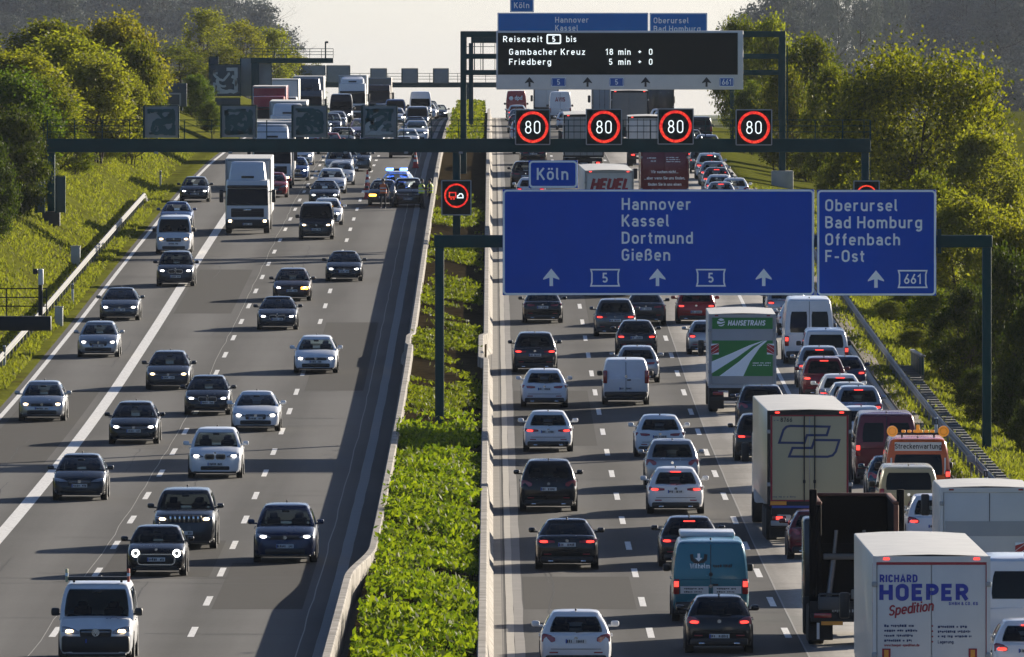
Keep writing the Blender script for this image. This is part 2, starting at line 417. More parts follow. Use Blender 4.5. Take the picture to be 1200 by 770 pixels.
# L W H | belt hood nose tail(z) | yF0 yF1 (from front) | yR0 yR1 (from rear) | w1 | rear rounding | options
KINDS = {
 'hatch':  dict(L=4.25, W=1.79, H=1.47, belt=.93, hood=.95, nose=.80, tail=.95, f0=1.05, f1=1.95, r0=.10, r1=.62, w1=0.695),
 'small':  dict(L=4.06, W=1.73, H=1.45, belt=.93, hood=.95, nose=.80, tail=.97, f0=.95, f1=1.75, r0=.12, r1=.62, w1=0.7),
 'mini':   dict(L=3.86, W=1.73, H=1.41, belt=.92, hood=.94, nose=.82, tail=.93, f0=1.18, f1=1.72, r0=.12, r1=.50, w1=0.74, round=1),
 'sedan':  dict(L=4.75, W=1.84, H=1.44, belt=.92, hood=.93, nose=.76, tail=1.00, f0=1.25, f1=2.20, r0=.62, r1=1.35, w1=0.665),
 'wagon':  dict(L=4.72, W=1.83, H=1.49, belt=.93, hood=.95, nose=.78, tail=.98, f0=1.2, f1=2.1, r0=.10, r1=.62, w1=0.69, rails=1),
 'suv':    dict(L=4.55, W=1.87, H=1.67, belt=1.05, hood=1.06, nose=.92, tail=1.06, f0=1.1, f1=1.95, r0=.10, r1=.50, w1=0.735, rails=1, R=.36),
 'jeep':   dict(L=4.82, W=1.93, H=1.76, belt=1.14, hood=1.17, nose=1.06, tail=1.14, f0=1.35, f1=1.95, r0=.08, r1=.40, w1=0.77, rails=1, R=.39, slots=1),
 'mpv':    dict(L=4.55, W=1.83, H=1.66, belt=.98, hood=1.0, nose=.82, tail=1.0, f0=.80, f1=1.85, r0=.08, r1=.42, w1=0.72, rails=1),
 'kangoo': dict(L=4.3, W=1.83, H=1.83, belt=1.02, hood=1.03, nose=.86, tail=1.04, f0=.85, f1=1.55, r0=.02, r1=.14, w1=.88, van=1, rw=0, sw=1),
 'transporter': dict(L=4.95, W=1.90, H=1.97, belt=1.12, hood=1.14, nose=.96, tail=1.12, f0=.72, f1=1.42, r0=.02, r1=.16, w1=.86, van=1, rw=1, R=.35),
 'sprinter': dict(L=5.95, W=2.02, H=2.66, belt=1.25, hood=1.27, nose=1.05, tail=1.25, f0=.80, f1=1.75, r0=.02, r1=.12, w1=.86, van=1, rw=0, R=.36, wt=.58),
 'sprinter_window': dict(L=5.95, W=2.02, H=2.66, belt=1.25, hood=1.27, nose=1.05, tail=1.25, f0=.80, f1=1.75, r0=.02, r1=.12, w1=.86, van=1, rw=2, R=.36, wt=.58),
 'lowvan': dict(L=5.6, W=2.06, H=2.20, belt=1.15, hood=1.17, nose=1.0, tail=1.15, f0=.80, f1=1.65, r0=.02, r1=.12, w1=.87, van=1, rw=0, R=.36, wt=.7),
 'transit': dict(L=5.5, W=2.06, H=2.35, belt=1.2, hood=1.22, nose=1.02, tail=1.2, f0=.80, f1=1.65, r0=.02, r1=.14, w1=.86, van=1, rw=2, R=.35, wt=.7),
}
class Car:
    def __init__(s, kind, scale=1.0):
        s.k = kind; s.p = p = KINDS[kind]
        s.hw = p['W'] / 2; s.yf = p['L'] / 2; s.yr = -p['L'] / 2
        s.yF0, s.yF1 = s.yf - p['f0'], s.yf - p['f1']
        s.yR0, s.yR1 = s.yr + p['r0'], s.yr + p['r1']
        s.top = p['H'] - .11; s.R = p.get('R', .325)
        s.van = p.get('van', 0); s.open = 'wt' not in p and kind != 'kangoo'
    # greenhouse surface: face, a in [-1,1], t in [0,1] from belt to roof edge
    def zt(s, t): return (s.p['belt'] - .03) + (s.top - s.p['belt'] + .03) * t
    def P(s, face, a, t):
        p = s.p
        w0 = s.hw * (.93 if not s.van else .975)
        wt = w0 + (s.hw * p['w1'] - w0) * (t ** (1.25 if not s.van else 1.6))
        wt *= 1 - .045 * t ** 9
        bul = .10 if not s.van else .07
        yf = s.yF0 + (s.yF1 - s.yF0) * (t + .10 * math.sin(math.pi * t) * -1)
        yr = s.yR0 + (s.yR1 - s.yR0) * (t ** (1.5 if s.k != 'sedan' else 1.1))
        rb = .09 if not s.van else .03
        z = s.zt(t)
        if face == 'F': return Vector((a * wt * .95, yf - bul * a * a * 1.3, z))
        if face == 'B': return Vector((a * wt * .95, yr + rb * a * a * 1.2, z))
        y0, y1 = yr + rb * 1.2 + .06, yf - bul * 1.3 - .06
        y = y0 + (y1 - y0) * (a + 1) / 2
        return Vector(((1 if face == 'R' else -1) * (wt + .02 * (1 - a * a)), y, z))
    def patch(s, face, a0, a1, t0, t1, off=.007, na=8, nt=5, fn=None, ins=.05):
        mb = MB(); vs = []
        for j in range(nt + 1):
            t = t0 + (t1 - t0) * j / nt
            e = ins if j in (0, nt) else 0
            for i in range(na + 1):
                f = i / na
                am, ah = (a0 + a1) / 2, (a1 - a0) / 2
                a = am + ah * (2 * f - 1) * (1 - e)
                if fn: t_ = fn(a, t)
                else: t_ = t
                q = s.P(face, a, t_)
                d = 1e-3
                nn = (s.P(face, a + d, t_) - q).cross(s.P(face, a, t_ + d) - q).normalized()
                if face == 'F' and nn.y < 0 or face == 'B' and nn.y > 0 or face == 'R' and nn.x < 0 or face == 'L' and nn.x > 0: nn = -nn
                vs.append(q + nn * off)
        n = na + 1
        fs = [(j * n + i, j * n + i + 1, (j + 1) * n + i + 1, (j + 1) * n + i) for j in range(nt) for i in range(na)]
        # rim back to the body so that the pane has an edge
        return mb.add(vs, fs)
    def body(s):
        p = s.p; hw, yf, yr = s.hw, s.yf, s.yr
        mb = MB(); tl, nz = p['tail'], p['nose']
        van = s.van
        st = []
        if van: st += [(yr, .93 * hw, .40, tl - .02), (yr + .05, .97 * hw, .30, tl), (yr + .25, hw, .24, tl)]
        else: st += [(yr, .82 * hw, .26, tl - .26), (yr + .05, .92 * hw, .22, tl - .09), (yr + .16, .97 * hw, .21, tl - .015), (yr + .42, .99 * hw, .20, tl)]
        mid = [(s.yR1 * .6, hw, .20, p['belt'] + (0 if p['tail'] < 1 else .02)), (0, hw, .19, p['belt']), (s.yF0, .99 * hw, .20, p['hood'])]
        st += [m for m in mid if m[0] > st[-1][0] + .1]
        hm = (s.yF0 + yf) / 2 - .05
        st += [(hm, .975 * hw, .20, p['hood'] - .3 * (p['hood'] - nz) + .01), (yf - .30, .965 * hw, .20, nz), (yf - .14, .925 * hw, .20, nz - .05), (yf - .045, .86 * hw, .21, nz - .13), (yf, .74 * hw, .25, nz - .25)]
        mb.loft([ring_body(*q) for q in st])
        # greenhouse: roof and pillars, open where the panes sit
        CB = (-1, -.84, -.28, .28, .84, 1); CS = (-1, -.62, -.28, .06, .11, .48, .86, 1); CF = (1, .92, .3, -.3, -.92, -1)
        cols = [('B', a) for a in CB] + [('R', a) for a in CS] + [('F', a) for a in CF] + [('L', a) for a in CS[::-1]]
        TS = (0, .07, .14, .36, .64, .90, 1.0)
        rings = [[s.P(f, a, t) for f, a in cols] for t in TS]
        rings[0] = [Vector((q.x, q.y, q.z - .06)) for q in rings[0]]
        cy = (s.P('B', 0, 1).y + s.P('F', 0, 1).y) / 2
        top = rings[-1]
        for sc_, dz in ((.965, .045), (.88, .075), (.6, .10), (.2, .11)):
            rings.append([Vector((q.x * sc_, cy + (q.y - cy) * sc_, s.top + dz)) for q in top])
        g = MB().loft([[tuple(q) for q in r] for r in rings])
        if s.open:
            n = len(cols); keep = []
            for k, f in enumerate(g.f):
                row, i = divmod(k, n)
                if row < len(TS) - 1 and len(f) == 4:
                    (fa, a0), (fb, a1) = cols[i], cols[(i + 1) % n]
                    lo, hi = min(a0, a1), max(a0, a1)
                    t0 = TS[row]
                    pane = fa == fb and t0 < .90 and (t0 >= .07) and (
                        fa == 'F' and lo >= -.93 and hi <= .93 or fa == 'B' and not s.van and t0 >= .14 and lo >= -.85 and hi <= .85 or
                        fa in 'LR' and (lo >= -.63 and hi <= .07 or lo >= .10 and hi <= .87))
                    if pane: continue
                keep.append(f)
            g.f = keep
        mb.add(g.v, g.f)
        return mb
    def underbody(s):
        mb = MB(); hw = s.hw; p = s.p
        mb.cbox((0, (s.yf + s.yr) / 2, .26), (hw * 1.88, p['L'] - .5, .16), .04)
        for y in s.axles():
            for sx in (-1, 1):
                mb.tube((sx * (hw - .16), y, s.R + .01), (sx * (hw + .006), y, s.R + .01), s.R + .065, n=20)
        return mb
    def axles(s):
        f = s.yf - (.86 if not s.van else .95)
        r = s.yr + (.84 if s.p['L'] > 4.2 else .68)
        if s.k.startswith('sprinter') or s.k == 'transit': r = s.yr + 1.35
        return (r, f)
    def wheel(s):
        R_ = s.R; prof = [(-.11, R_ * .62), (-.11, R_ - .03), (-.085, R_), (.085, R_), (.11, R_ - .03), (.11, R_ * .62)]
        n = 22; mb = MB()
        mb.loft([[(x, r * math.cos(2 * math.pi * i / n), r * math.sin(2 * math.pi * i / n)) for i in range(n)] for x, r in prof])
        return mb
    def rim(s):
        R_ = s.R * .63; mb = MB()
        for sx in (-1, 1):
            mb.tube((sx * .07, 0, 0), (sx * .112, 0, 0), R_ * .22, n=10)
            for k in range(5):
                a = 2 * math.pi * k / 5
                mb.cbox((sx * .10, math.cos(a) * R_ * .55, math.sin(a) * R_ * .55), (.02, R_ * .8, .05), .008, Matrix.Rotation(a, 3, 'X'))
            n = 20
            mb.loft([[(sx * x, r * math.cos(2 * math.pi * i / n), r * math.sin(2 * math.pi * i / n)) for i in range(n)] for x, r in ((.085, R_ * .9), (.115, R_ * .9), (.115, R_ * 1.0), (.085, R_ * 1.0), (.085, R_ * .9))], cap=False)
        return mb

def plate_obj(root, x, y, z, face, seed=0, wd=.52, ht=.115):
    """number plate: white with blue band; the characters are too small in the photograph to read"""
    mb = MB().cbox((0, 0, 0), (wd, .014, ht), .004)
    o = obj('number_plate', mb, M['plate'], root); o.location = (x, y, z)
    s = -1 if face == 'R' else 1
    r = random.Random(seed); ink = MB()
    xx = -wd * .40
    while xx < wd * .42:
        wch = r.choice((.022, .03, .034))
        if abs(xx + wd * .12) > .04:
            ink.box((-s * -1 * xx if face == 'F' else xx, s * .009, r.uniform(-.006, .006)), (wch, .003, ht * r.choice((.5, .6, .64))))
        xx += wch + .016
    obj('plate_characters', ink, M['ink'], o, 0)
    e = MB().box((wd * .46 if face == 'F' else -wd * .46, s * .0085, 0), (wd * .07, .003, ht * .86))
    obj('euro_band', e, M['euro'], o, 0)
    return o

def build_car(kind, view, lod=0, lights=1, seed=0):
    c = Car(kind); p = c.p; hw, yf, yr = c.hw, c.yf, c.yr
    root = thing('car', None, None)
    body = obj('body', c.body(), PAINT_SLOT, root, 35)
    gl = M['pane'] if c.open else M['glass']
    wt0, wt1 = .06, .93
    if 'wt' in p: wt1 = p['wt']
    if view == 'F' or lod == 0:
        ws = obj('windscreen', c.patch('F', -.93, .93, wt0, wt1, ins=.03), gl, root)
        if view == 'F' and lod == 0:
            mb = MB()
            for x in (-.32, .22):
                a, b = c.P('F', (x) / hw, .05), c.P('F', (x + .42) / hw, .12)
                mb.tube(a + Vector((0, .02, .014)), b + Vector((0, .02, .016)), .010, n=5)
            obj('wiper', mb, M['plastic'], ws)
            mi = MB().cbox(tuple(c.P('F', 0, .84) + Vector((0, .012, 0))), (.22, .03, .07), .02)
            obj('sensor_housing', mi, M['plastic'], ws)
    if p.get('rw', 3) == 3 and (view == 'R' or lod == 0):
        lo = .12
        rw = obj('rear_window', c.patch('B', -.86, .86, lo, .92, ins=.04), gl, root)
        if view == 'R':
            if kind != 'sedan' and lod == 0:
                a = c.P('B', 0, lo) + Vector((0, -.02, .0)); b = c.P('B', .42, lo + .10) + Vector((0, -.02, 0))
                obj('rear_wiper', MB().tube(a, b, .011, n=5), M['plastic'], rw)
    if c.van and p.get('rw') in (1, 2) and view == 'R':
        if p['rw'] == 1:
            obj('rear_window', c.patch('B', -.84, .84, .16, .86, ins=.05), M['glass'], root)
        else:
            for a0, a1 in ((-.84, -.10), (.10, .84)):
                obj('rear_window', c.patch('B', a0, a1, .22 if kind != 'sprinter_window' else .05, .80 if kind != 'sprinter_window' else .68, ins=.08), gl, root)
    for f in ('L', 'R'):
        if c.van and (p.get('rw') == 0 or kind == 'sprinter_window'):
            obj('side_window', c.patch(f, .42, .93, .06, wt1 * .98), gl, root)
        else:
            m_ = c.patch(f, -.64, .07, .06, .92, ins=.02); q = c.patch(f, .10, .88, .06, .92, ins=.02)
            obj('side_window', q, gl, root); obj('side_window', m_, gl, root)
    if c.open and (lod < 2):
        z0 = p['belt'] - .05
        for y, xs_ in ((c.yF1 - .38, (-.40, .40)), (max(c.yR1 + .30, c.yF1 - 1.35), (-.42, .42))):
            for xx in xs_:
                q = MB().cbox((xx * hw, y, z0 + .09), (.46 * hw, .16, .30), .05).cbox((xx * hw, y + .01, z0 + .30), (.25 * hw, .10, .15), .04)
                obj('seat', q, M['interior'], root)
        obj('dashboard', MB().cbox((0, c.yF0 - .42, p['belt'] - .01), (1.6 * hw, .5, .12), .05).cbox((-.40 * hw if view == 'F' else -.40 * hw, c.yF0 - .75, p['belt'] + .05), (.34, .05, .16), .02), M['interior'], root)
    obj('underbody', c.underbody(), M['plastic'], root)
    # wheels
    wm = None
    for y in c.axles():
        for sx in (-1, 1):
            if wm is None:
                wm = mesh_of('wheel', c.wheel(), M['rubber']); rm = mesh_of('rim', c.rim(), M['rim'])
            o = obj('wheel', wm, None, root); o.location = (sx * (hw - .105), y, c.R)
            if lod == 0: obj('rim', rm, None, o)
    # mirrors
    for sx in (-1, 1):
        y = c.yF0 - .38; z = p['belt'] + .10
        big = 1.35 if c.van else 1
        mb = MB().cbox((sx * (hw + .10), y, z + .02 * big), (.21, .13, .15 * big), .05)
        mb.cbox((sx * (hw - .01), y + .02, z - .03), (.14, .07, .05), .015)
        obj('door_mirror', mb, PAINT_SLOT if not c.van else M['plastic'], root)
    if p.get('rails') and lod < 2:
        for sx in (-1, 1):
            pts = [c.P('R' if sx > 0 else 'L', a, 1.0) + Vector((-sx * .06, 0, .045)) for a in (-.80, -.7, 0, .6, .72)]
            pts[0].z -= .045; pts[-1].z -= .05
            mb = MB()
            for a, b in zip(pts, pts[1:]): mb.tube(a, b, .017, n=6)
            obj('roof_rail', mb, M['chrome'], root)
    if lod < 2:
        mb = MB().cbox((0, c.P('B', 0, 1).y + .25, p['H'] + .02), (.05, .16, .06), .02)
        obj('roof_antenna', mb, M['plastic'], root)
    nz, tl = p['nose'], p['tail']
    def lamp(stn, y_of, depth):
        """lamp glass lofted sideways along the corner of the car: stations (x, z, height)"""
        rings = []
        for x, z, h in stn:
            y = y_of(abs(x)); d = depth
            rings.append([(x, y - d * .2, z - h / 2), (x, y, z - h * .30), (x, y - d * .06, z + h * .30), (x, y - d * .35, z + h / 2), (x, y - d, z + h / 2), (x, y - d, z - h / 2)])
        return MB().loft(rings)
    yn = lambda x: yf - .015 - .55 * max(0, x / hw - .50) ** 1.7
    ye = lambda x: -(yr + .015 + .42 * max(0, x / hw - .52) ** 1.7)
    if view == 'F':
        zl = nz - (.13 if not c.van else .15)
        van = c.van
        for sx in (-1, 1):
            if p.get('round'):
                lc = (sx * .69 * hw, yf - .105, zl - .01)
                h = obj('headlight', MB().ell(lc, (.135, .10, .135), 16, 8), M['lens'], root)
                obj('daylight_ring', MB().disc((lc[0], lc[2]), .115, lc[1] + .105, 20, .07), M['lamp'], h)
                obj('bulb', MB().disc((lc[0], lc[2]), .045, lc[1] + .108, 12), M['chrome'], h)
            else:
                k = 1.45 if van else 1
                stn = [(sx * q * hw, zl + dz * k, hh * k) for q, dz, hh in ((.44, -.03, .05), (.56, -.015, .095), (.70, .0, .125), (.82, .012, .13), (.90, .03, .09))]
                h = obj('headlight', lamp(stn, lambda x: yn(x) + .035, .22), M['lens'], root)
                if lights:
                    e = lamp([(sx * q * hw, zl - .005, hh) for q, hh in ((.60, .05), (.66, .075), (.74, .075), (.79, .045))], lambda x: yn(x) + .055, .05)
                    obj('lit_bulb', e, M['lamp'] if lights == 1 else M['lampw'], h)
        zg = nz - .22
        gw_ = {'transporter': .62, 'sprinter': .55}.get(kind, .50)
        face = p.get('face', ('wide', 'split', 'kidney', 'wide')[seed % 4] if not van else 'bar')
        if p.get('slots'):
            gr = obj('grille', MB().cbox((0, yf - .04, zg + .08), (1.05, .12, .22), .04), M['plastic'], root)
            for k in range(7): obj('grille_bar', MB().cbox((-.42 + k * .14, yf + .022, zg + .08), (.055, .02, .18), .012), M['chrome'], gr)
            obj('bumper_intake', MB().cbox((0, yf - .04, .45), (1.1, .11, .20), .05), M['plastic'], root)
        elif p.get('round'):
            gr = obj('grille', MB().cbox((0, yf - .04, .50), (1.02, .12, .26), .07), M['plastic'], root)
            mb = MB(); ribbon(mb, RR(-.54, .35, .54, .65, .11), .016, 0, fn=lambda q: (q[0], yf + .03, q[1])); obj('grille_rim', mb, M['chrome'], gr, 0, False)
            obj('bumper_intake', MB().cbox((0, yf - .03, .28), (1.2, .10, .10), .04), M['plastic'], root)
        elif face == 'kidney':
            for sx in (-1, 1):
                gr = obj('grille', MB().cbox((sx * .19, yf - .045, zg + .05), (.34, .13, .19), .06), M['plastic'], root)
                mb = MB(); ribbon(mb, RR(sx * .19 - .165, zg - .035, sx * .19 + .165, zg + .14, .06), .012, 0, fn=lambda q: (q[0], yf + .024, q[1])); obj('grille_rim', mb, M['chrome'], gr, 0, False)
            obj('bumper_intake', MB().cbox((0, yf - .035, .36), (1.02, .11, .16), .05), M['plastic'], root)
            for sx in (-1, 1): obj('bumper_intake', MB().cbox((sx * .74 * hw, yf - .10, .40), (.22, .14, .20), .05, Matrix.Rotation(R(-22 * sx), 3, 'Z')), M['plastic'], root)
        else:
            hg = .13 if face == 'wide' else .21
            gr = obj('grille', MB().cbox((0, yf - .045, zg + .05 - (hg - .13) / 2), (hw * (1.0 if face == 'wide' else .86), .12, hg), .05), M['plastic'], root)
            obj('grille_bar', MB().cbox((0, yf + .02, zg + .045), (hw * .92 if face == 'wide' else hw * .76, .02, .018), .006), M['chrome'] if seed % 2 else M['darkrim'], gr)
            obj('bumper_intake', MB().cbox((0, yf - .035, .345), (1.30 * hw, .12, .19), .06), M['plastic'], root)
            for sx in (-1, 1): obj('fog_lamp', MB().cbox((sx * .77 * hw, yf - .11, .39), (.20, .13, .13), .045, Matrix.Rotation(R(-24 * sx), 3, 'Z')), M['plastic'], root)
        if not p.get('slots'): obj('badge', MB().tube((0, yf + .004, zg + (.06 if face != 'kidney' else .19)), (0, yf + .03, zg + (.06 if face != 'kidney' else .19)), .055 if face != 'kidney' else .035, n=16), M['chrome'], root)
        obj('lower_lip', MB().cbox((0, yf - .12, .215), (1.62 * hw, .26, .07), .03), M['plastic'], root)
        plate_obj(root, 0, yf + .026, .50 if not c.van else .56, 'F', seed)
    else:
        zt_ = (tl - .17) if not c.van else 1.05
        if c.van:
            zt_ = {'kangoo': 1.12, 'transporter': 1.05, 'transit': 1.15}.get(kind, .95)
            for sx in (-1, 1):
                mb = MB().cbox((sx * .90 * hw, yr + .045, zt_), (.17, .16, .42 if kind != 'kangoo' else .52), .035)
                t_ = obj('taillight', mb, M['tail'], root)
                if lights:
                    obj('lit_brake_lamp', MB().cbox((sx * .90 * hw, yr - .036, zt_ + .07), (.12, .02, .15), .01), M['taillit'], t_)
        else:
            lo = kind in ('wagon', 'sedan') or kind in ('suv', 'hatch') and seed % 2
            for sx in (-1, 1):
                if lo: stn = [(sx * q * hw, zt_ + dz, hh) for q, dz, hh in ((.40, .0, .08), (.55, .0, .12), (.75, .005, .15), (.90, .02, .15), (.955, .03, .10))]
                else: stn = [(sx * q * hw, zt_ + dz, hh) for q, dz, hh in ((.58, .0, .10), (.66, .0, .20), (.80, .01, .25), (.90, .02, .25), (.95, .03, .16))]
                mb = lamp([(x, z, h) for x, z, h in stn], lambda x: ye(x) + .03, .22)
                mb.v = [(x, -y, z) for x, y, z in mb.v]
                t_ = obj('taillight', mb, M['tail'], root)
                if lights:
                    e = lamp([(sx * q * hw, zt_ + .0, hh) for q, hh in ((.62, .05), (.70, .075), (.82, .075), (.87, .05))], lambda x: ye(x) + .045, .05)
                    e.v = [(x, -y, z) for x, y, z in e.v]
                    obj('lit_brake_lamp', e, M['taillit'], t_)
        if lights == 2:
            b = c.P('B', 0, .955 if not c.van else .97) + Vector((0, -.015, 0))
            obj('high_brake_lamp', MB().cbox(tuple(b), (.34, .04, .035), .01), M['taillit'], root)
        zp = (.80 if kind in ('sedan', 'wagon', 'hatch', 'suv', 'jeep') else .62) if not c.van else .72
        if kind == 'small': zp = .50
        plate_obj(root, 0, yr - .004 if zp < .7 else yr - .002, zp - .06, 'R', seed)
        if zp >= .7 and not c.van:
            pass
        obj('bumper_diffuser', MB().cbox((0, yr + .05, .30), (1.70 * hw, .20, .20), .06), M['plastic'], root)  # black lower bumper, made large so its colour also carries the shade there
        if not c.van and lod < 2:
            for sx in (-1, 1): obj('exhaust_pipe', MB().cbox((sx * .52 * hw, yr - .045, .26), (.16, .06, .055), .02), M['chrome'], root)
        obj('badge', MB().tube((0, yr + .02, zt_ + .02), (0, yr - .012 if c.van else yr + .015, zt_ + .02), .05, n=14), M['chrome'], root)
        if not c.van:
            # tailgate shut line
            mb = MB().cbox((0, yr + .012, .545), (1.40 * hw, .05, .014), .004)
            obj('tailgate_gap', mb, M['plastic'], root)
            for sx in (-1, 1):
                obj('reflector', MB().cbox((sx * .62 * hw, yr + .02, .46), (.22, .06, .035), .01), M['tail'], root)
        else:
            a = [c.P('B', 0, t) + Vector((0, -.006, 0)) for t in (0.02, .3, .6, .9, .99)]
            mb = MB()
            for q, q2 in zip(a, a[1:]): mb.tube(q, q2, .010, n=5)
            mb.box((0, yr - .004, .80), (.016, .012, .86))
            if kind != 'transporter': obj('door_gap', mb, M['plastic'], root)
            obj('door_handle', MB().cbox((.12, yr - .02, 1.0), (.16, .04, .05), .012), M['plastic'], root)
            obj('rear_bumper', MB().cbox((0, yr - .02, .44), (1.86 * hw, .16, .20), .05), M['plastic'], root)
    for sx in (-1, 1):
        if lod == 0:
            for y in (c.yF0 - 1.15, c.yF0 - 2.1):
                if y > yr + .9: obj('door_handle', MB().cbox((sx * (hw + .01), y, p['belt'] - .10), (.035, .16, .03), .01), PAINT_SLOT, root)
    return root
PROTO = {}
def recolor(o, m):
    for ch in [o] + list(o.children_recursive):
        if ch.type == 'MESH' and ch.data.materials and ch.data.materials[0] == PAINT_SLOT:
            ch.material_slots[0].link = 'OBJECT'; ch.material_slots[0].material = m
NAMES = {'hatch': ('hatchback_car', 'car'), 'small': ('small_car', 'car'), 'mini': ('small_car', 'car'), 'sedan': ('saloon_car', 'car'), 'wagon': ('estate_car', 'car'),
 'suv': ('sport_utility_car', 'car'), 'jeep': ('sport_utility_car', 'car'), 'mpv': ('people_carrier', 'car'), 'kangoo': ('panel_van', 'van'), 'transporter': ('van', 'van'),
 'sprinter': ('panel_van', 'van'), 'sprinter_window': ('panel_van', 'van'), 'transit': ('van', 'van'), 'lowvan': ('panel_van', 'van')}
_seed = [0]
def place_car(kind, col, view, x, ynear, label, group=None, lights=1, yaw=0., sc=1.0):
    _seed[0] += 1
    lod = 0 if ynear < 640 else (1 if ynear < 850 else 2)
    key = (kind, view, lod, lights, _seed[0] % 4)
    if key not in PROTO: PROTO[key] = build_car(kind, view, lod, lights, _seed[0])
    o = copy_tree(PROTO[key])
    n, cat = NAMES[kind]
    o.name = n
    L2 = KINDS[kind]['L'] / 2 * sc
    yc = ynear + L2
    o.location = (x, yc, zr(yc) + .004)
    pit = math.atan(slope(yc))
    o.rotation_euler = (pit, 0, R(yaw)) if view == 'R' else (-pit, 0, R(180 + yaw))
    o.scale = (sc, sc, sc)
    recolor(o, paint(col))
    tag(o, label, cat, group)
    return o
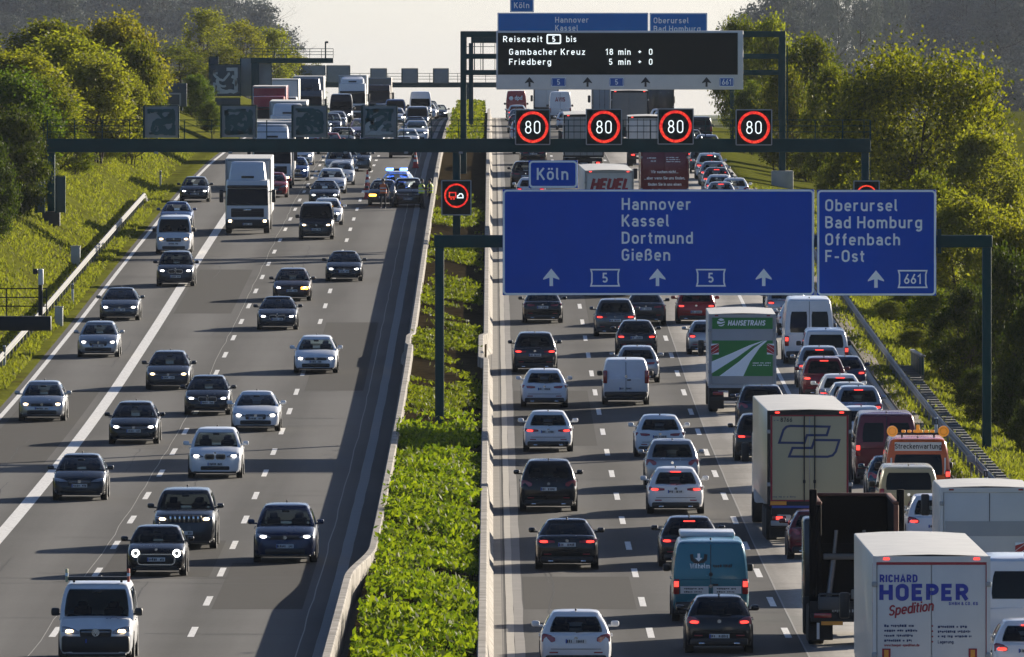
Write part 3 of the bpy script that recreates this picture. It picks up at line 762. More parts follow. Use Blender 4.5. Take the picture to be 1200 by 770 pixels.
# ------------------------------------------------------------------ setting: terrain, road, markings
def sstep(x): x = max(0., min(1., x)); return x * x * (3 - 2 * x)
def lateral(x, y):
    if x < -19.35:
        d = -20.9 - x
        h = .03 + (min(.45 * d, 2.9) + .03 * d if d > 0 else 0)
        h += .07 * math.sin(x * 1.3 + y * .05) * sstep((d) / 3)
    elif x > 15.75:
        d = x - 16.4
        h = .05 + (-min(.2 * d, .7) - max(0, min(d - 3, 8)) * .12 if d > 0 else 0)
    else: return -.12
    if abs(x) > 60: h += sstep((abs(x) - 60) / 60) * 2
    if y > 1250: h += sstep((y - 1250) / 500) * sstep((abs(x) - 34) / 30) * 5 + sstep((y - 1700) / 900) * sstep((abs(x) - 50) / 50) * 3 * sstep((6000 - y) / 2000)
    return h
def ter(x, y): return zr(y) + lateral(x, y)
def setting():
    xs = [-4000, -1200, -500, -250, -150, -110, -90, -75, -60, -52, -46, -42, -38, -35, -32] + [-30 + .7 * i for i in range(15)] + [-19.4, -19.2, -15, -10, -4, 0, 4, 8, 12, 15.6, 15.8, 16.3, 17, 17.7, 18.4, 19.1, 20, 21, 22.5, 24, 26, 28, 31, 34, 38, 42, 48, 54, 60, 75, 90, 110, 150, 250, 500, 1200, 4000]
    ys = [180 + 8 * i for i in range(205)] + [1900, 2000, 2200, 2500, 3000, 3500, 5000, 9000, 14000, 19900]
    mb = MB()
    for y in ys:
        for x in xs: mb.v.append((x, y, ter(x, y)))
    n = len(xs)
    mb.f = [(j * n + i, j * n + i + 1, (j + 1) * n + i + 1, (j + 1) * n + i) for j in range(len(ys) - 1) for i in range(n - 1)]
    m, t, p = nodes_of('grass_ground')
    tc = t.nodes.new('ShaderNodeTexCoord')
    n1 = t.nodes.new('ShaderNodeTexNoise'); n1.inputs['Scale'].default_value = .35; n1.inputs['Detail'].default_value = 8
    n2 = t.nodes.new('ShaderNodeTexNoise'); n2.inputs['Scale'].default_value = 4.5; n2.inputs['Detail'].default_value = 6
    for q in (n1, n2): t.links.new(tc.outputs['Object'], q.inputs['Vector'])
    r1 = t.nodes.new('ShaderNodeValToRGB'); e = r1.color_ramp.elements
    e[0].position = .30; e[0].color = (.075, .066, .022, 1); e[1].position = .68; e[1].color = (.150, .160, .026, 1)
    k = e.new(.46); k.color = (.115, .125, .022, 1)
    mx = t.nodes.new('ShaderNodeMix'); mx.data_type = 'RGBA'; mx.blend_type = 'MULTIPLY'; mx.inputs['Factor'].default_value = .8
    r2 = t.nodes.new('ShaderNodeValToRGB'); r2.color_ramp.elements[0].position = .3; r2.color_ramp.elements[0].color = (.45, .45, .42, 1); r2.color_ramp.elements[1].position = .7; r2.color_ramp.elements[1].color = (1.15, 1.15, 1, 1)
    t.links.new(n1.outputs[0], r1.inputs[0]); t.links.new(n2.outputs[0], r2.inputs[0])
    t.links.new(r1.outputs[0], mx.inputs['A']); t.links.new(r2.outputs[0], mx.inputs['B'])
    t.links.new(mx.outputs['Result'], p.inputs['Base Color']); p.inputs['Roughness'].default_value = 1; p.inputs['Specular IOR Level'].default_value = 0
    b = t.nodes.new('ShaderNodeBump'); b.inputs['Strength'].default_value = .8; b.inputs['Distance'].default_value = .15
    t.links.new(n2.outputs[0], b.inputs['Height']); t.links.new(b.outputs[0], p.inputs['Normal'])
    o = obj('ground', mb, m, smooth=60); tag(o, kind='structure')

    ry = [190 + 6 * i for i in range(268)]
    def strip(x0, x1, dz, y0=None, y1=None, mb=None, nx=1, jag=0):
        mb = mb or MB(); yy = [y for y in ry if (y0 is None or y >= y0) and (y1 is None or y <= y1)]
        b = len(mb.v)
        for y in yy:
            j = rnd.uniform(-jag, jag)
            for i in range(nx + 1): mb.v.append((x0 + j + (x1 - x0) * i / nx, y, zr(y) + dz))
        k = nx + 1
        mb.f += [(b + a * k + i, b + a * k + i + 1, b + (a + 1) * k + i + 1, b + (a + 1) * k + i) for a in range(len(yy) - 1) for i in range(nx)]
        return mb
    # asphalt
    def road_mat(name, col, joint=None, x0=-11.5, period=3.68, amp=.35):
        m, t, p = nodes_of(name)
        N = t.nodes.new; L_ = t.links.new
        tc = N('ShaderNodeTexCoord'); sp = N('ShaderNodeSeparateXYZ'); L_(tc.outputs['Object'], sp.inputs[0])
        # worn wheel tracks down each lane
        def math_(op, a, b=None):
            q = N('ShaderNodeMath'); q.operation = op
            for i, v in enumerate((a, b)):
                if v is None: continue
                if isinstance(v, (int, float)): q.inputs[i].default_value = v
                else: L_(v, q.inputs[i])
            return q.outputs[0]
        ph = math_('MULTIPLY', math_('SUBTRACT', sp.outputs[0], x0), 2 * math.pi / period)
        tr = math_('COSINE', ph)
        tr = math_('MULTIPLY', math_('ADD', math_('MULTIPLY', tr, -1), 1), .5)
        mp = N('ShaderNodeMapping'); mp.inputs['Scale'].default_value = (.9, .012, 1); L_(tc.outputs['Object'], mp.inputs[0])
        ns = N('ShaderNodeTexNoise'); ns.inputs['Scale'].default_value = 1; ns.inputs['Detail'].default_value = 6; L_(mp.outputs[0], ns.inputs['Vector'])
        mp2 = N('ShaderNodeMapping'); mp2.inputs['Scale'].default_value = (.05, .11, 1); L_(tc.outputs['Object'], mp2.inputs[0])
        nt_ = N('ShaderNodeTexNoise'); nt_.inputs['Scale'].default_value = 1; nt_.inputs['Detail'].default_value = 7; L_(mp2.outputs[0], nt_.inputs['Vector'])
        ng = N('ShaderNodeTexNoise'); ng.inputs['Scale'].default_value = 7; ng.inputs['Detail'].default_value = 8; L_(tc.outputs['Object'], ng.inputs['Vector'])
        f = math_('ADD', math_('MULTIPLY', tr, amp), math_('MULTIPLY', ns.outputs[0], .75))
        f = math_('ADD', f, math_('MULTIPLY', nt_.outputs[0], .45))
        f = math_('ADD', f, math_('MULTIPLY', ng.outputs[0], .35))
        rp = N('ShaderNodeValToRGB'); e = rp.color_ramp.elements
        e[0].position = .46; e[0].color = tuple(c * .55 for c in col) + (1,); e[1].position = .84; e[1].color = tuple(c * 1.75 for c in col) + (1,)
        f = math_('MULTIPLY', f, .62)
        L_(f, rp.inputs[0])
        colr = rp.outputs[0]
        if joint:
            wv = math_('ABSOLUTE', math_('SUBTRACT', math_('FRACT', math_('DIVIDE', sp.outputs[1], joint)), .5))
            ln = math_('LESS_THAN', wv, .025 / joint * 1.6)
            mx = N('ShaderNodeMix'); mx.data_type = 'RGBA'; mx.blend_type = 'MULTIPLY'
            L_(ln, mx.inputs['Factor']); L_(colr, mx.inputs['A']); mx.inputs['B'].default_value = (.35, .33, .3, 1)
            colr = mx.outputs['Result']
        L_(colr, p.inputs['Base Color']); p.inputs['Roughness'].default_value = .85; p.inputs['Specular IOR Level'].default_value = .18
        b = N('ShaderNodeBump'); b.inputs['Strength'].default_value = .5; b.inputs['Distance'].default_value = .015
        L_(ng.outputs[0], b.inputs['Height']); L_(b.outputs[0], p.inputs['Normal'])
        return m
    mL = road_mat('asphalt', (.049, .048, .046), amp=.55)
    mR = road_mat('asphalt_right', (.050, .048, .045), None, .4, 3.72, .45)
    mC = road_mat('concrete_lane', (.30, .28, .25), 5.0, 8.05, 3.85, .4)
    for nm, mb, m in (('road', strip(-19.45, -3.3, 0, nx=4), mL), ('road', strip(.33, 8.05, 0, nx=2), mR), ('road', strip(8.05, 15.7, 0, nx=2), mC)):
        tag(obj(nm, mb, m, smooth=60, recalc=False), kind='structure')
    # paved edge strip next to the median barrier
    m, t, p = nodes_of('slab_paving')
    tc = t.nodes.new('ShaderNodeTexCoord'); bt = t.nodes.new('ShaderNodeTexBrick')
    bt.inputs['Scale'].default_value = 1; bt.inputs['Brick Width'].default_value = .30; bt.inputs['Row Height'].default_value = .9; bt.inputs['Mortar Size'].default_value = .02; bt.offset = 0
    bt.inputs['Color1'].default_value = (.20, .185, .16, 1); bt.inputs['Color2'].default_value = (.165, .15, .13, 1); bt.inputs['Mortar'].default_value = (.06, .055, .05, 1)
    t.links.new(tc.outputs['Object'], bt.inputs['Vector']); t.links.new(bt.outputs[0], p.inputs['Base Color']); p.inputs['Roughness'].default_value = .9
    tag(obj('paved_strip', strip(-.2, .33, .0, nx=1), m, smooth=60, recalc=False), kind='structure')
    tag(obj('gutter', strip(-4.55, -4.22, .005, jag=.012), mat('gutter_concrete', (.22, .22, .21), .9, 0, 0, .25, 2.), smooth=0, recalc=False), kind='structure')
    tag(obj('road_edge', strip(-19.75, -19.45, .012, jag=.05), mat('verge_soil', (.11, .085, .055), 1, 0, 0, .4, 3.), smooth=0, recalc=False), kind='structure')
    kb = MB()
    yy = [y for y in ry if y < 1100]
    kb.loft([[(15.62, y, zr(y) - .05), (15.64, y, zr(y) + .10), (15.82, y, zr(y) + .11), (15.86, y, zr(y) - .05)] for y in yy])
    tag(obj('kerb', kb, M['conc'], smooth=30), kind='structure')
    tag(obj('road_verge', strip(15.9, 16.5, .065, y0=360, y1=800, jag=.06), mat('verge_soil', (.11, .085, .055), 1), smooth=0, recalc=False), kind='structure')
    # painted markings
    wp, t, p = nodes_of('road_paint')
    tc = t.nodes.new('ShaderNodeTexCoord'); nz = t.nodes.new('ShaderNodeTexNoise'); nz.inputs['Scale'].default_value = 9; nz.inputs['Detail'].default_value = 4
    rp = t.nodes.new('ShaderNodeValToRGB'); rp.color_ramp.elements[0].position = .34; rp.color_ramp.elements[0].color = (.46, .45, .42, 1); rp.color_ramp.elements[1].position = .55; rp.color_ramp.elements[1].color = (.74, .73, .70, 1)
    t.links.new(tc.outputs['Object'], nz.inputs['Vector']); t.links.new(nz.outputs[0], rp.inputs[0]); t.links.new(rp.outputs[0], p.inputs['Base Color']); p.inputs['Roughness'].default_value = .7
    mk = MB()
    strip(-15.55, -15.10, .005, mb=mk)
    strip(-19.12, -18.92, .005, mb=mk)
    tag(obj('edge_line', strip(.40, .60, .005, jag=.008), mat('worn_line', (.36, .335, .29), .8, 0, 0, .25, 2.), smooth=0, recalc=False), kind='structure')
    strip(11.95, 12.12, .005, mb=mk)
    for xc, ph in ((-11.54, 339), (-7.9, 339), (4.2, 338.5), (7.80, 338.5)):
        for k in range(-8, 75):
            y0 = ph + 18 * k - 2.9; y1 = y0 + 5.6
            b = len(mk.v); n_ = 3
            for i in range(n_ + 1):
                y = y0 + (y1 - y0) * i / n_
                mk.v += [(xc - .09, y, zr(y) + .005), (xc + .09, y, zr(y) + .005)]
            mk.f += [(b + 2 * i, b + 2 * i + 1, b + 2 * i + 3, b + 2 * i + 2) for i in range(n_)]
    tag(obj('lane_markings', mk, wp, smooth=0, recalc=False), kind='structure')
    sl = MB()
    strip(-11.81, -11.785, .004, mb=sl, jag=.045); strip(-5.0, -4.965, .004, mb=sl, jag=.03); strip(8.06, 8.10, .004, mb=sl, jag=.01)
    tag(obj('road_seams', sl, mat('joint_filler', (.24, .23, .215), .8), smooth=0, recalc=False), kind='structure')
    # light worn band beside the median line on the right carriageway
    tag(obj('road_edge_band', strip(.60, .86, .003, jag=.015), mat('worn_asphalt', (.17, .16, .15), .85, 0, 0, .3, 1.), smooth=0, recalc=False), kind='structure')
    # repairs: darker resurfaced patches, sealed cracks, joints across the lanes, oil drips
    def sheet(mb, x0, x1, y0, y1, dz):
        n = max(1, int((y1 - y0) / 6)); b = len(mb.v)
        for i in range(n + 1):
            y = y0 + (y1 - y0) * i / n
            mb.v += [(x0, y, zr(y) + dz), (x1, y, zr(y) + dz)]
        mb.f += [(b + 2 * i, b + 2 * i + 1, b + 2 * i + 3, b + 2 * i + 2) for i in range(n)]
    pm_ = mat('patched_asphalt', (.030, .029, .028), .95, 0, 0, .3, 2., spec=.1)
    r = random.Random(12)
    mb = MB()
    for x0, x1, y0, y1 in ((-18.6, -15.9, 455, 520), (-11.4, -8.2, 372, 396), (-7.6, -5.2, 520, 590), (-14.9, -12.2, 600, 655), (.9, 3.9, 470, 520), (4.5, 7.6, 585, 640), (.9, 4.0, 352, 372), (-7.7, -5.2, 352, 381)):
        sheet(mb, x0, x1, y0, y1, .0025)
    tag(obj('road_patches', mb, pm_, smooth=0, recalc=False), kind='structure')
    mb = MB()
    for k in range(70):
        y = r.uniform(325, 760); s_ = r.random() < .62
        x0, x1 = (-19.3, -4.6) if s_ else (.9, 8.0)
        a = r.uniform(x0, x1 - 2); e = min(x1, a + r.choice((2.5, 3.6, 7, 14)))
        b = len(mb.v); n = int((e - a) / .4) + 1; j = 0
        for i in range(n + 1):
            x = a + (e - a) * i / n; j += r.uniform(-.10, .10)
            mb.v += [(x, y + j, zr(y + j) + .0035), (x, y + j + .09, zr(y + j + .09) + .0035)]
        mb.f += [(b + 2 * i, b + 2 * i + 1, b + 2 * i + 3, b + 2 * i + 2) for i in range(n)]
    for k in range(26):
        x = r.choice((-17.2, -13.6, -9.6, -6.2, 2.3, 6.0)) + r.uniform(-1.4, 1.4); y = r.uniform(330, 700); b = len(mb.v); n = r.randint(10, 40); j = 0
        for i in range(n + 1):
            yy_ = y + i * 1.0; j += r.uniform(-.05, .05)
            mb.v += [(x + j, yy_, zr(yy_) + .0035), (x + j + .03, yy_, zr(yy_) + .0035)]
        mb.f += [(b + 2 * i, b + 2 * i + 1, b + 2 * i + 3, b + 2 * i + 2) for i in range(n)]
    tag(obj('road_cracks', mb, mat('crack_sealant', (.012, .012, .012), .7, spec=.2), smooth=0, recalc=False), kind='structure')
    # median bed
    m, t, p = nodes_of('median_soil')
    tc = t.nodes.new('ShaderNodeTexCoord'); nz = t.nodes.new('ShaderNodeTexNoise'); nz.inputs['Scale'].default_value = 2.5; nz.inputs['Detail'].default_value = 9
    rp = t.nodes.new('ShaderNodeValToRGB'); rp.color_ramp.elements[0].position = .3; rp.color_ramp.elements[0].color = (.014, .012, .007, 1); rp.color_ramp.elements[1].position = .7; rp.color_ramp.elements[1].color = (.062, .046, .026, 1)
    t.links.new(tc.outputs['Object'], nz.inputs['Vector']); t.links.new(nz.outputs[0], rp.inputs[0]); t.links.new(rp.outputs[0], p.inputs['Base Color']); p.inputs['Roughness'].default_value = 1; p.inputs['Specular IOR Level'].default_value = 0
    b = t.nodes.new('ShaderNodeBump'); b.inputs['Strength'].default_value = 1; b.inputs['Distance'].default_value = .1
    t.links.new(nz.outputs[0], b.inputs['Height']); t.links.new(b.outputs[0], p.inputs['Normal'])
    tag(obj('ground', strip(-3.55, -.2, .48, nx=6), m, smooth=60, recalc=False), kind='structure')
setting()

# concrete barriers on both sides of the median bed
def left_off(y):
    if y < 352: return -.52
    if y < 372: return -.52 + .52 * sstep((y - 352) / 20)
    if 545 < y < 556: return -.14
    return 0
def right_off(y):
    if 530 < y < 556: return -.22
    return 0
def barrier(name, label, x0, off, toward, y0=200, y1=1750):
    mb = MB(); rings = []
    y = y0
    while y < y1:
        x = x0 + off(y); z = zr(y); s = toward
        prof = [(.28, -.05), (.28, .06), (.17, .24), (.11, .86), (.08, .90), (-.10, .90), (-.13, .86), (-.15, -.05)]
        rings.append([(x + s * a, y, z + b) for a, b in prof])
        y += 2.0 if y < 760 else 8
    mb.loft(rings)
    m, t, p = nodes_of(name)
    tc = t.nodes.new('ShaderNodeTexCoord'); sp = t.nodes.new('ShaderNodeSeparateXYZ'); t.links.new(tc.outputs['Object'], sp.inputs[0])
    nz = t.nodes.new('ShaderNodeTexNoise'); nz.inputs['Scale'].default_value = 1.6; nz.inputs['Detail'].default_value = 9; t.links.new(tc.outputs['Object'], nz.inputs['Vector'])
    rp = t.nodes.new('ShaderNodeValToRGB'); rp.color_ramp.elements[0].position = .28; rp.color_ramp.elements[0].color = (.12, .105, .085, 1); rp.color_ramp.elements[1].position = .68; rp.color_ramp.elements[1].color = (.33, .30, .26, 1)
    t.links.new(nz.outputs[0], rp.inputs[0])
    a = t.nodes.new('ShaderNodeMath'); a.operation = 'DIVIDE'; a.inputs[1].default_value = 3.0; t.links.new(sp.outputs[1], a.inputs[0])
    f = t.nodes.new('ShaderNodeMath'); f.operation = 'FRACT'; t.links.new(a.outputs[0], f.inputs[0])
    l = t.nodes.new('ShaderNodeMath'); l.operation = 'LESS_THAN'; l.inputs[1].default_value = .045; t.links.new(f.outputs[0], l.inputs[0])
    mx = t.nodes.new('ShaderNodeMix'); mx.data_type = 'RGBA'; mx.blend_type = 'MULTIPLY'; t.links.new(l.outputs[0], mx.inputs['Factor']); t.links.new(rp.outputs[0], mx.inputs['A']); mx.inputs['B'].default_value = (.1, .095, .085, 1)
    t.links.new(mx.outputs['Result'], p.inputs['Base Color']); p.inputs['Roughness'].default_value = .9
    tag(obj(name, mb, m, smooth=25), label, 'barrier')
barrier('concrete_barrier', 'long pale concrete barrier along the left edge of the planted median', -3.45, left_off, -1)
barrier('concrete_barrier', 'long sunlit concrete barrier between median plants and the right carriageway', -.22, right_off, 1)

# steel guard rails
def guard_rail(label, x, y0, y1, step=4.0, end=False, face=1):
    t_ = thing('guard_rail', label, 'guard rail', (x, y0, zr(y0)))
    def L(px, y, z): return (px, y - y0, ter(x, y) - zr(y0) + z)
    prof = [(.0, .45), (.07, .50), (.07, .555), (.0, .60), (.07, .65), (.07, .70), (.0, .75), (-.015, .75), (-.015, .45)]
    mb = MB(); rings = []
    y = y0
    while y <= y1 + .1:
        dz = 0
        if end: dz = -.7 * sstep((y - (y1 - 9)) / 9)
        rings.append([L(face * a, y, max(b + dz, .02 + .02 * b)) for a, b in prof]); y += step
    mb.loft(rings)
    obj('rail', mb, M['steel'], t_, 20)
    y = y0 + 1
    n = 0
    while y < y1 - 4 and n < 99:
        obj('post', MB().box(L(-face * .12, y, .36), (.10, .08, .72)).box(L(-face * .05, y, .60), (.12, .06, .16)), M['steel'], t_, 0)
        y += step; n += 1
guard_rail('bright galvanised guard rail along the grass beside the left exit lane', -20.6, 500, 768, 4., True, 1)
guard_rail('grey galvanised guard rail descending along the grass right of the queue', 16.75, 372, 760, 4., False, -1)
def drain():
    y0, y1, x = 398, 545, 17.45
    t_ = thing('drain_steps', 'dark slatted drainage steps running beside the right guard rail', 'drain', (x, y0, ter(x, y0)))
    mb = MB(); m2 = MB()
    y = y0
    while y < y1:
        z = ter(x, y) - ter(x, y0)
        mb.v += [(-.42, y - y0, z + .06), (.42, y - y0, z + .06), (-.42, y - y0 + .02, z + .20), (.42, y - y0 + .02, z + .20), (-.42, y - y0 + .75, z + .20), (.42, y - y0 + .75, z + .20), (-.42, y - y0 + .77, z + .06), (.42, y - y0 + .77, z + .06)]; y += 2.3
    mb.f = [(2 * i, 2 * i + 1, 2 * i + 3, 2 * i + 2) for i in range(len(mb.v) // 2 - 1)]
    obj('steps', mb, mat('dark_slab', (.16, .155, .145), .9, 0, 0, .3, 3.), t_, 0)
    y = y0; rings = []
    while y < y1:
        z = ter(x, y) - ter(x, y0)
        rings.append([(-.52, y - y0, z - .1), (-.52, y - y0, z + .05), (.52, y - y0, z + .05), (.52, y - y0, z - .1)]); y += 7
    obj('channel', m2.loft(rings), mat('dark_channel', (.018, .018, .017), .9), t_, 0)
drain()

# ------------------------------------------------------------------ gantries and signs
def rails_mb(mb, x0, x1, y, z, h=.85, step=1.7, r=.022):
    n = max(1, int(round((x1 - x0) / step)))
    for i in range(n + 1):
        x = x0 + (x1 - x0) * i / n
        mb.tube((x, y, z), (x, y, z + h), r, n=5)
    for q in (.36, .68, 1.0): mb.tube((x0, y, z + h * q), (x1, y, z + h * q), r, n=5)
def at(u, v, y): return x_of_u(u, y), z_of_v(v, y)

def frame_panel(t_, wd, ht, depth, face, border, mface=None, mborder=None, bw=.07):
    """sign plate: body + white border ribbon, local centre at origin, front at y=0 facing -Y"""
    obj('sign_face', MB().cbox((0, depth / 2, 0), (wd, depth, ht), .02), mface or M['signblue'], t_)
    mb = MB(); q = bw / 2 + .01
    ribbon(mb, RR(-wd / 2 + q, -ht / 2 + q, wd / 2 - q, ht / 2 - q, .12), bw / 2, -.003)
    obj('border', mb, mborder or M['signwhite'], t_, 0)
def sign_text(t_, lines, name='lettering', m=None, th=.165, sp=.16):
    mb = MB()
    for s, x, z, size in lines: text(mb, s, x, z, size, -.005, th, sp, wx=1.12)
    obj(name, mb, m or M['signwhite'], t_, 0)
def destination_signs(Y, s_, big, right, koln, post_fn=None, far=False):
    """the blue overhead boards; boxes are (u0,v0,u1,v1) in photo pixels, converted to metres at distance Y"""
    S = F / Y
    def mk(b, label):
        x0, z1 = at(b[0], b[1], Y); x1, z0 = at(b[2], b[3], Y)
        t_ = thing('direction_sign', label, 'road sign', ((x0 + x1) / 2, Y, (z0 + z1) / 2))
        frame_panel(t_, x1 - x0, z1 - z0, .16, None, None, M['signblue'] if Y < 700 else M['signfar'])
        cu, cv = (b[0] + b[2]) / 2, (b[1] + b[3]) / 2
        k = s_ / S
        def loc(u, v): return ((u - cu) / S, (cv - v) / S)
        for q in (-.35, .35):
            obj('back_brace', MB().box((q * (x1 - x0), .22, 0), (.10, .12, (z1 - z0) * .96)), M['steel'], t_, 0)
        return t_, loc
    return mk
# --- blue direction sign gantry, nearest
Y1 = 474.0
S1 = F / Y1
mkS = destination_signs(Y1, S1, None, None, None)
def blue_boards(Y, ox, oy, k, labels):
    """ox,oy: photo pixel of the big board's top-left corner; k: size relative to the nearest boards"""
    S = F / Y
    def U(u): return ox + (u - 589) * k
    def V(v): return oy + (v - 222) * k
    mk = destination_signs(Y, S, None, None, None)
    ch = 14 * k / S
    t_, loc = mk((U(589), V(222), U(954), V(346)), labels[0])
    def L(s, u, v, size=ch): x, z = loc(U(u), V(v)); return (s, x, z, size)
    sign_text(t_, [L('Hannover', 728.5, 246), L('Kassel', 728.5, 265.5), L('Dortmund', 728.5, 285.6), L('Gießen', 728.5, 305.5)])
    mb = MB()
    for u in (646, 770.5, 895): x, z = loc(U(u), V(325)); arrow(mb, x, z, 20.5 * k / S, -.006)
    obj('arrows', mb, M['signwhite'], t_, 0)
    mb = MB()
    for u in (709, 833):
        x, z = loc(U(u), V(325.5)); shield(mb, x, z, 33 * k / S, 19 * k / S, -.006, .9 * k / S)
        text(mb, '5', x, z - 5.7 * k / S, 11.5 * k / S, -.006, .17, align='c')
    obj('motorway_number', mb, M['signwhite'], t_, 0)
    t2, loc2 = mk((U(957.5), V(222.5), U(1097), V(346.5)), labels[1])
    loc = loc2
    sign_text(t2, [L('Oberursel', 967, 247.5), L('Bad Homburg', 967, 267.5), L('Offenbach', 967, 287.5), L('F-Ost', 967, 307)])
    mb = MB(); x, z = loc(U(1026.5), V(327)); arrow(mb, x, z, 20.5 * k / S, -.006); obj('arrows', mb, M['signwhite'], t2, 0)
    mb = MB(); x, z = loc(U(1069.5), V(327)); shield(mb, x, z, 33 * k / S, 19.5 * k / S, -.006, .9 * k / S)
    text(mb, '661', x, z - 5.7 * k / S, 11.5 * k / S, -.006, .15, .12, align='c'); obj('motorway_number', mb, M['signwhite'], t2, 0)
    t3, loc3 = mk((U(619.5), V(188), U(677), V(220.5)), labels[2])
    loc = loc3
    sign_text(t3, [L('Köln', 629, 210.8)])
    return t_, t2, t3
blue_boards(Y1, 589, 222, 1.0, ('wide blue overhead sign for Hannover, Kassel, Dortmund and Gießen with three arrows, front gantry',
    'blue overhead sign for Oberursel, Bad Homburg, Offenbach and F-Ost, front gantry', 'small blue Köln sign standing on top of the widest blue sign'))
def front_gantry():
    x0, _ = at(515, 0, Y1); x1, _ = at(1157, 0, Y1)
    y = Y1 + .55
    zt, zb_ = z_of_v(275.5, y), z_of_v(290, y)
    t_ = thing('sign_gantry', 'dark green sign gantry with two posts carrying the large blue direction signs', 'gantry', ((x0 + x1) / 2, y, zr(y)))
    o = Vector(t_.location)
    bz = (zt + zb_) / 2 - o.z
    obj('beam', MB().cbox((0, 0, bz), (x1 - x0 + .40, .40, zt - zb_), .03), M['green'], t_)
    for x, zg in ((x0, zr(y) + .35), (x1, ter(x1, y) - .1)):
        top = zb_ - .003
        obj('post', MB().cbox((x - o.x, 0, (top + zg) / 2 - o.z), (.33, .36, top - zg), .02), M['green'], t_)
        p_ = obj('base_plate', MB().box((x - o.x, 0, zg + .06 - o.z), (.6, .6, .08)), M['steel'], t_, 0)
    for x in (.35, 5.5, 11.2, 11.9, 16.0):
        obj('sign_bracket', MB().box((x - o.x + .6, -.26, bz), (.14, .16, .9)), M['green'], t_, 0)
front_gantry()

# --- gantry with speed displays
Y2 = 685.0
S2 = F / Y2
def speed_display(Y, b, label, kind='80', group=None):
    x0, z1 = at(b[0], b[1], Y); x1, z0 = at(b[2], b[3], Y)
    wd, ht = x1 - x0, z1 - z0
    t_ = thing('speed_display', label, 'traffic display', ((x0 + x1) / 2, Y, (z0 + z1) / 2), group=group)
    obj('housing', MB().cbox((0, .14, 0), (wd, .26, ht), .03), M['ledblack'], t_)
    mb = MB(); ribbon(mb, RR(-wd / 2 + .03, -ht / 2 + .03, wd / 2 - .03, ht / 2 - .03, .04), .03, -.001); obj('frame', mb, M['ledframe'], t_, 0)
    r = min(wd, ht) * .445
    cz = 0 if kind == '80' else ht * .06
    if kind != '80': r = wd * .40
    obj('red_ring', MB().disc((0, cz), r, -.004, 48, r * .825 if kind == '80' else r * .86), M['ledred'], t_, 0)
    if kind == '80':
        mb = MB(); text(mb, '80', 0, -ht * .195, ht * .385, -.005, .078, .14, align='c', wx=.92); obj('digits', mb, M['ledwhite'], t_, 0)
    else:
        mb = MB(); a = wd * .1
        ribbon(mb, [(-2.3 * a, cz - .5 * a), (-2.3 * a, cz + 1.0 * a), (-.2 * a, cz + 1.0 * a), (-.2 * a, cz - .5 * a), (-2.3 * a, cz - .5 * a)], .03, -.006)
        ribbon(mb, [(-1.7 * a, cz - .9 * a), (-1.7 * a, cz - 1.3 * a)], .05, -.006); ribbon(mb, [(-.8 * a, cz - .9 * a), (-.8 * a, cz - 1.3 * a)], .05, -.006)
        obj('lorry_symbol', mb, M['ledred'], t_, 0)
        mb = MB(); ribbon(mb, [(.4 * a, cz - .7 * a), (.4 * a, cz - .1 * a), (.8 * a, cz + .1 * a), (1.1 * a, cz + .6 * a), (1.8 * a, cz + .6 * a), (2.2 * a, cz + 0 * a), (2.2 * a, cz - .7 * a), (.4 * a, cz - .7 * a)], .03, -.006)
        obj('car_symbol', mb, M['ledwhite'], t_, 0)
    return t_
for i, (b, l) in enumerate((((603.5, 128, 645, 170), 'black display with glowing red ring and white 80, above the median side lane'),
             ((686.5, 127.5, 729, 170), 'black speed display 80, second from the median'), ((770.5, 127, 813, 169.5), 'black speed display 80, third from the median'),
             ((862, 128, 905, 170.5), 'black speed display 80 above the queue on the right edge'))):
    speed_display(Y2 - .6, b, l, '80', 'speed displays reading 80')
speed_display(Y2 - 2, (517, 211, 552.5, 252.5), 'small black display with red lorry symbol on the median gantry post', 'lorry')
speed_display(Y2 - 2, (1000, 211.5, 1031, 252), 'small black display half hidden behind the Oberursel sign', 'lorry')
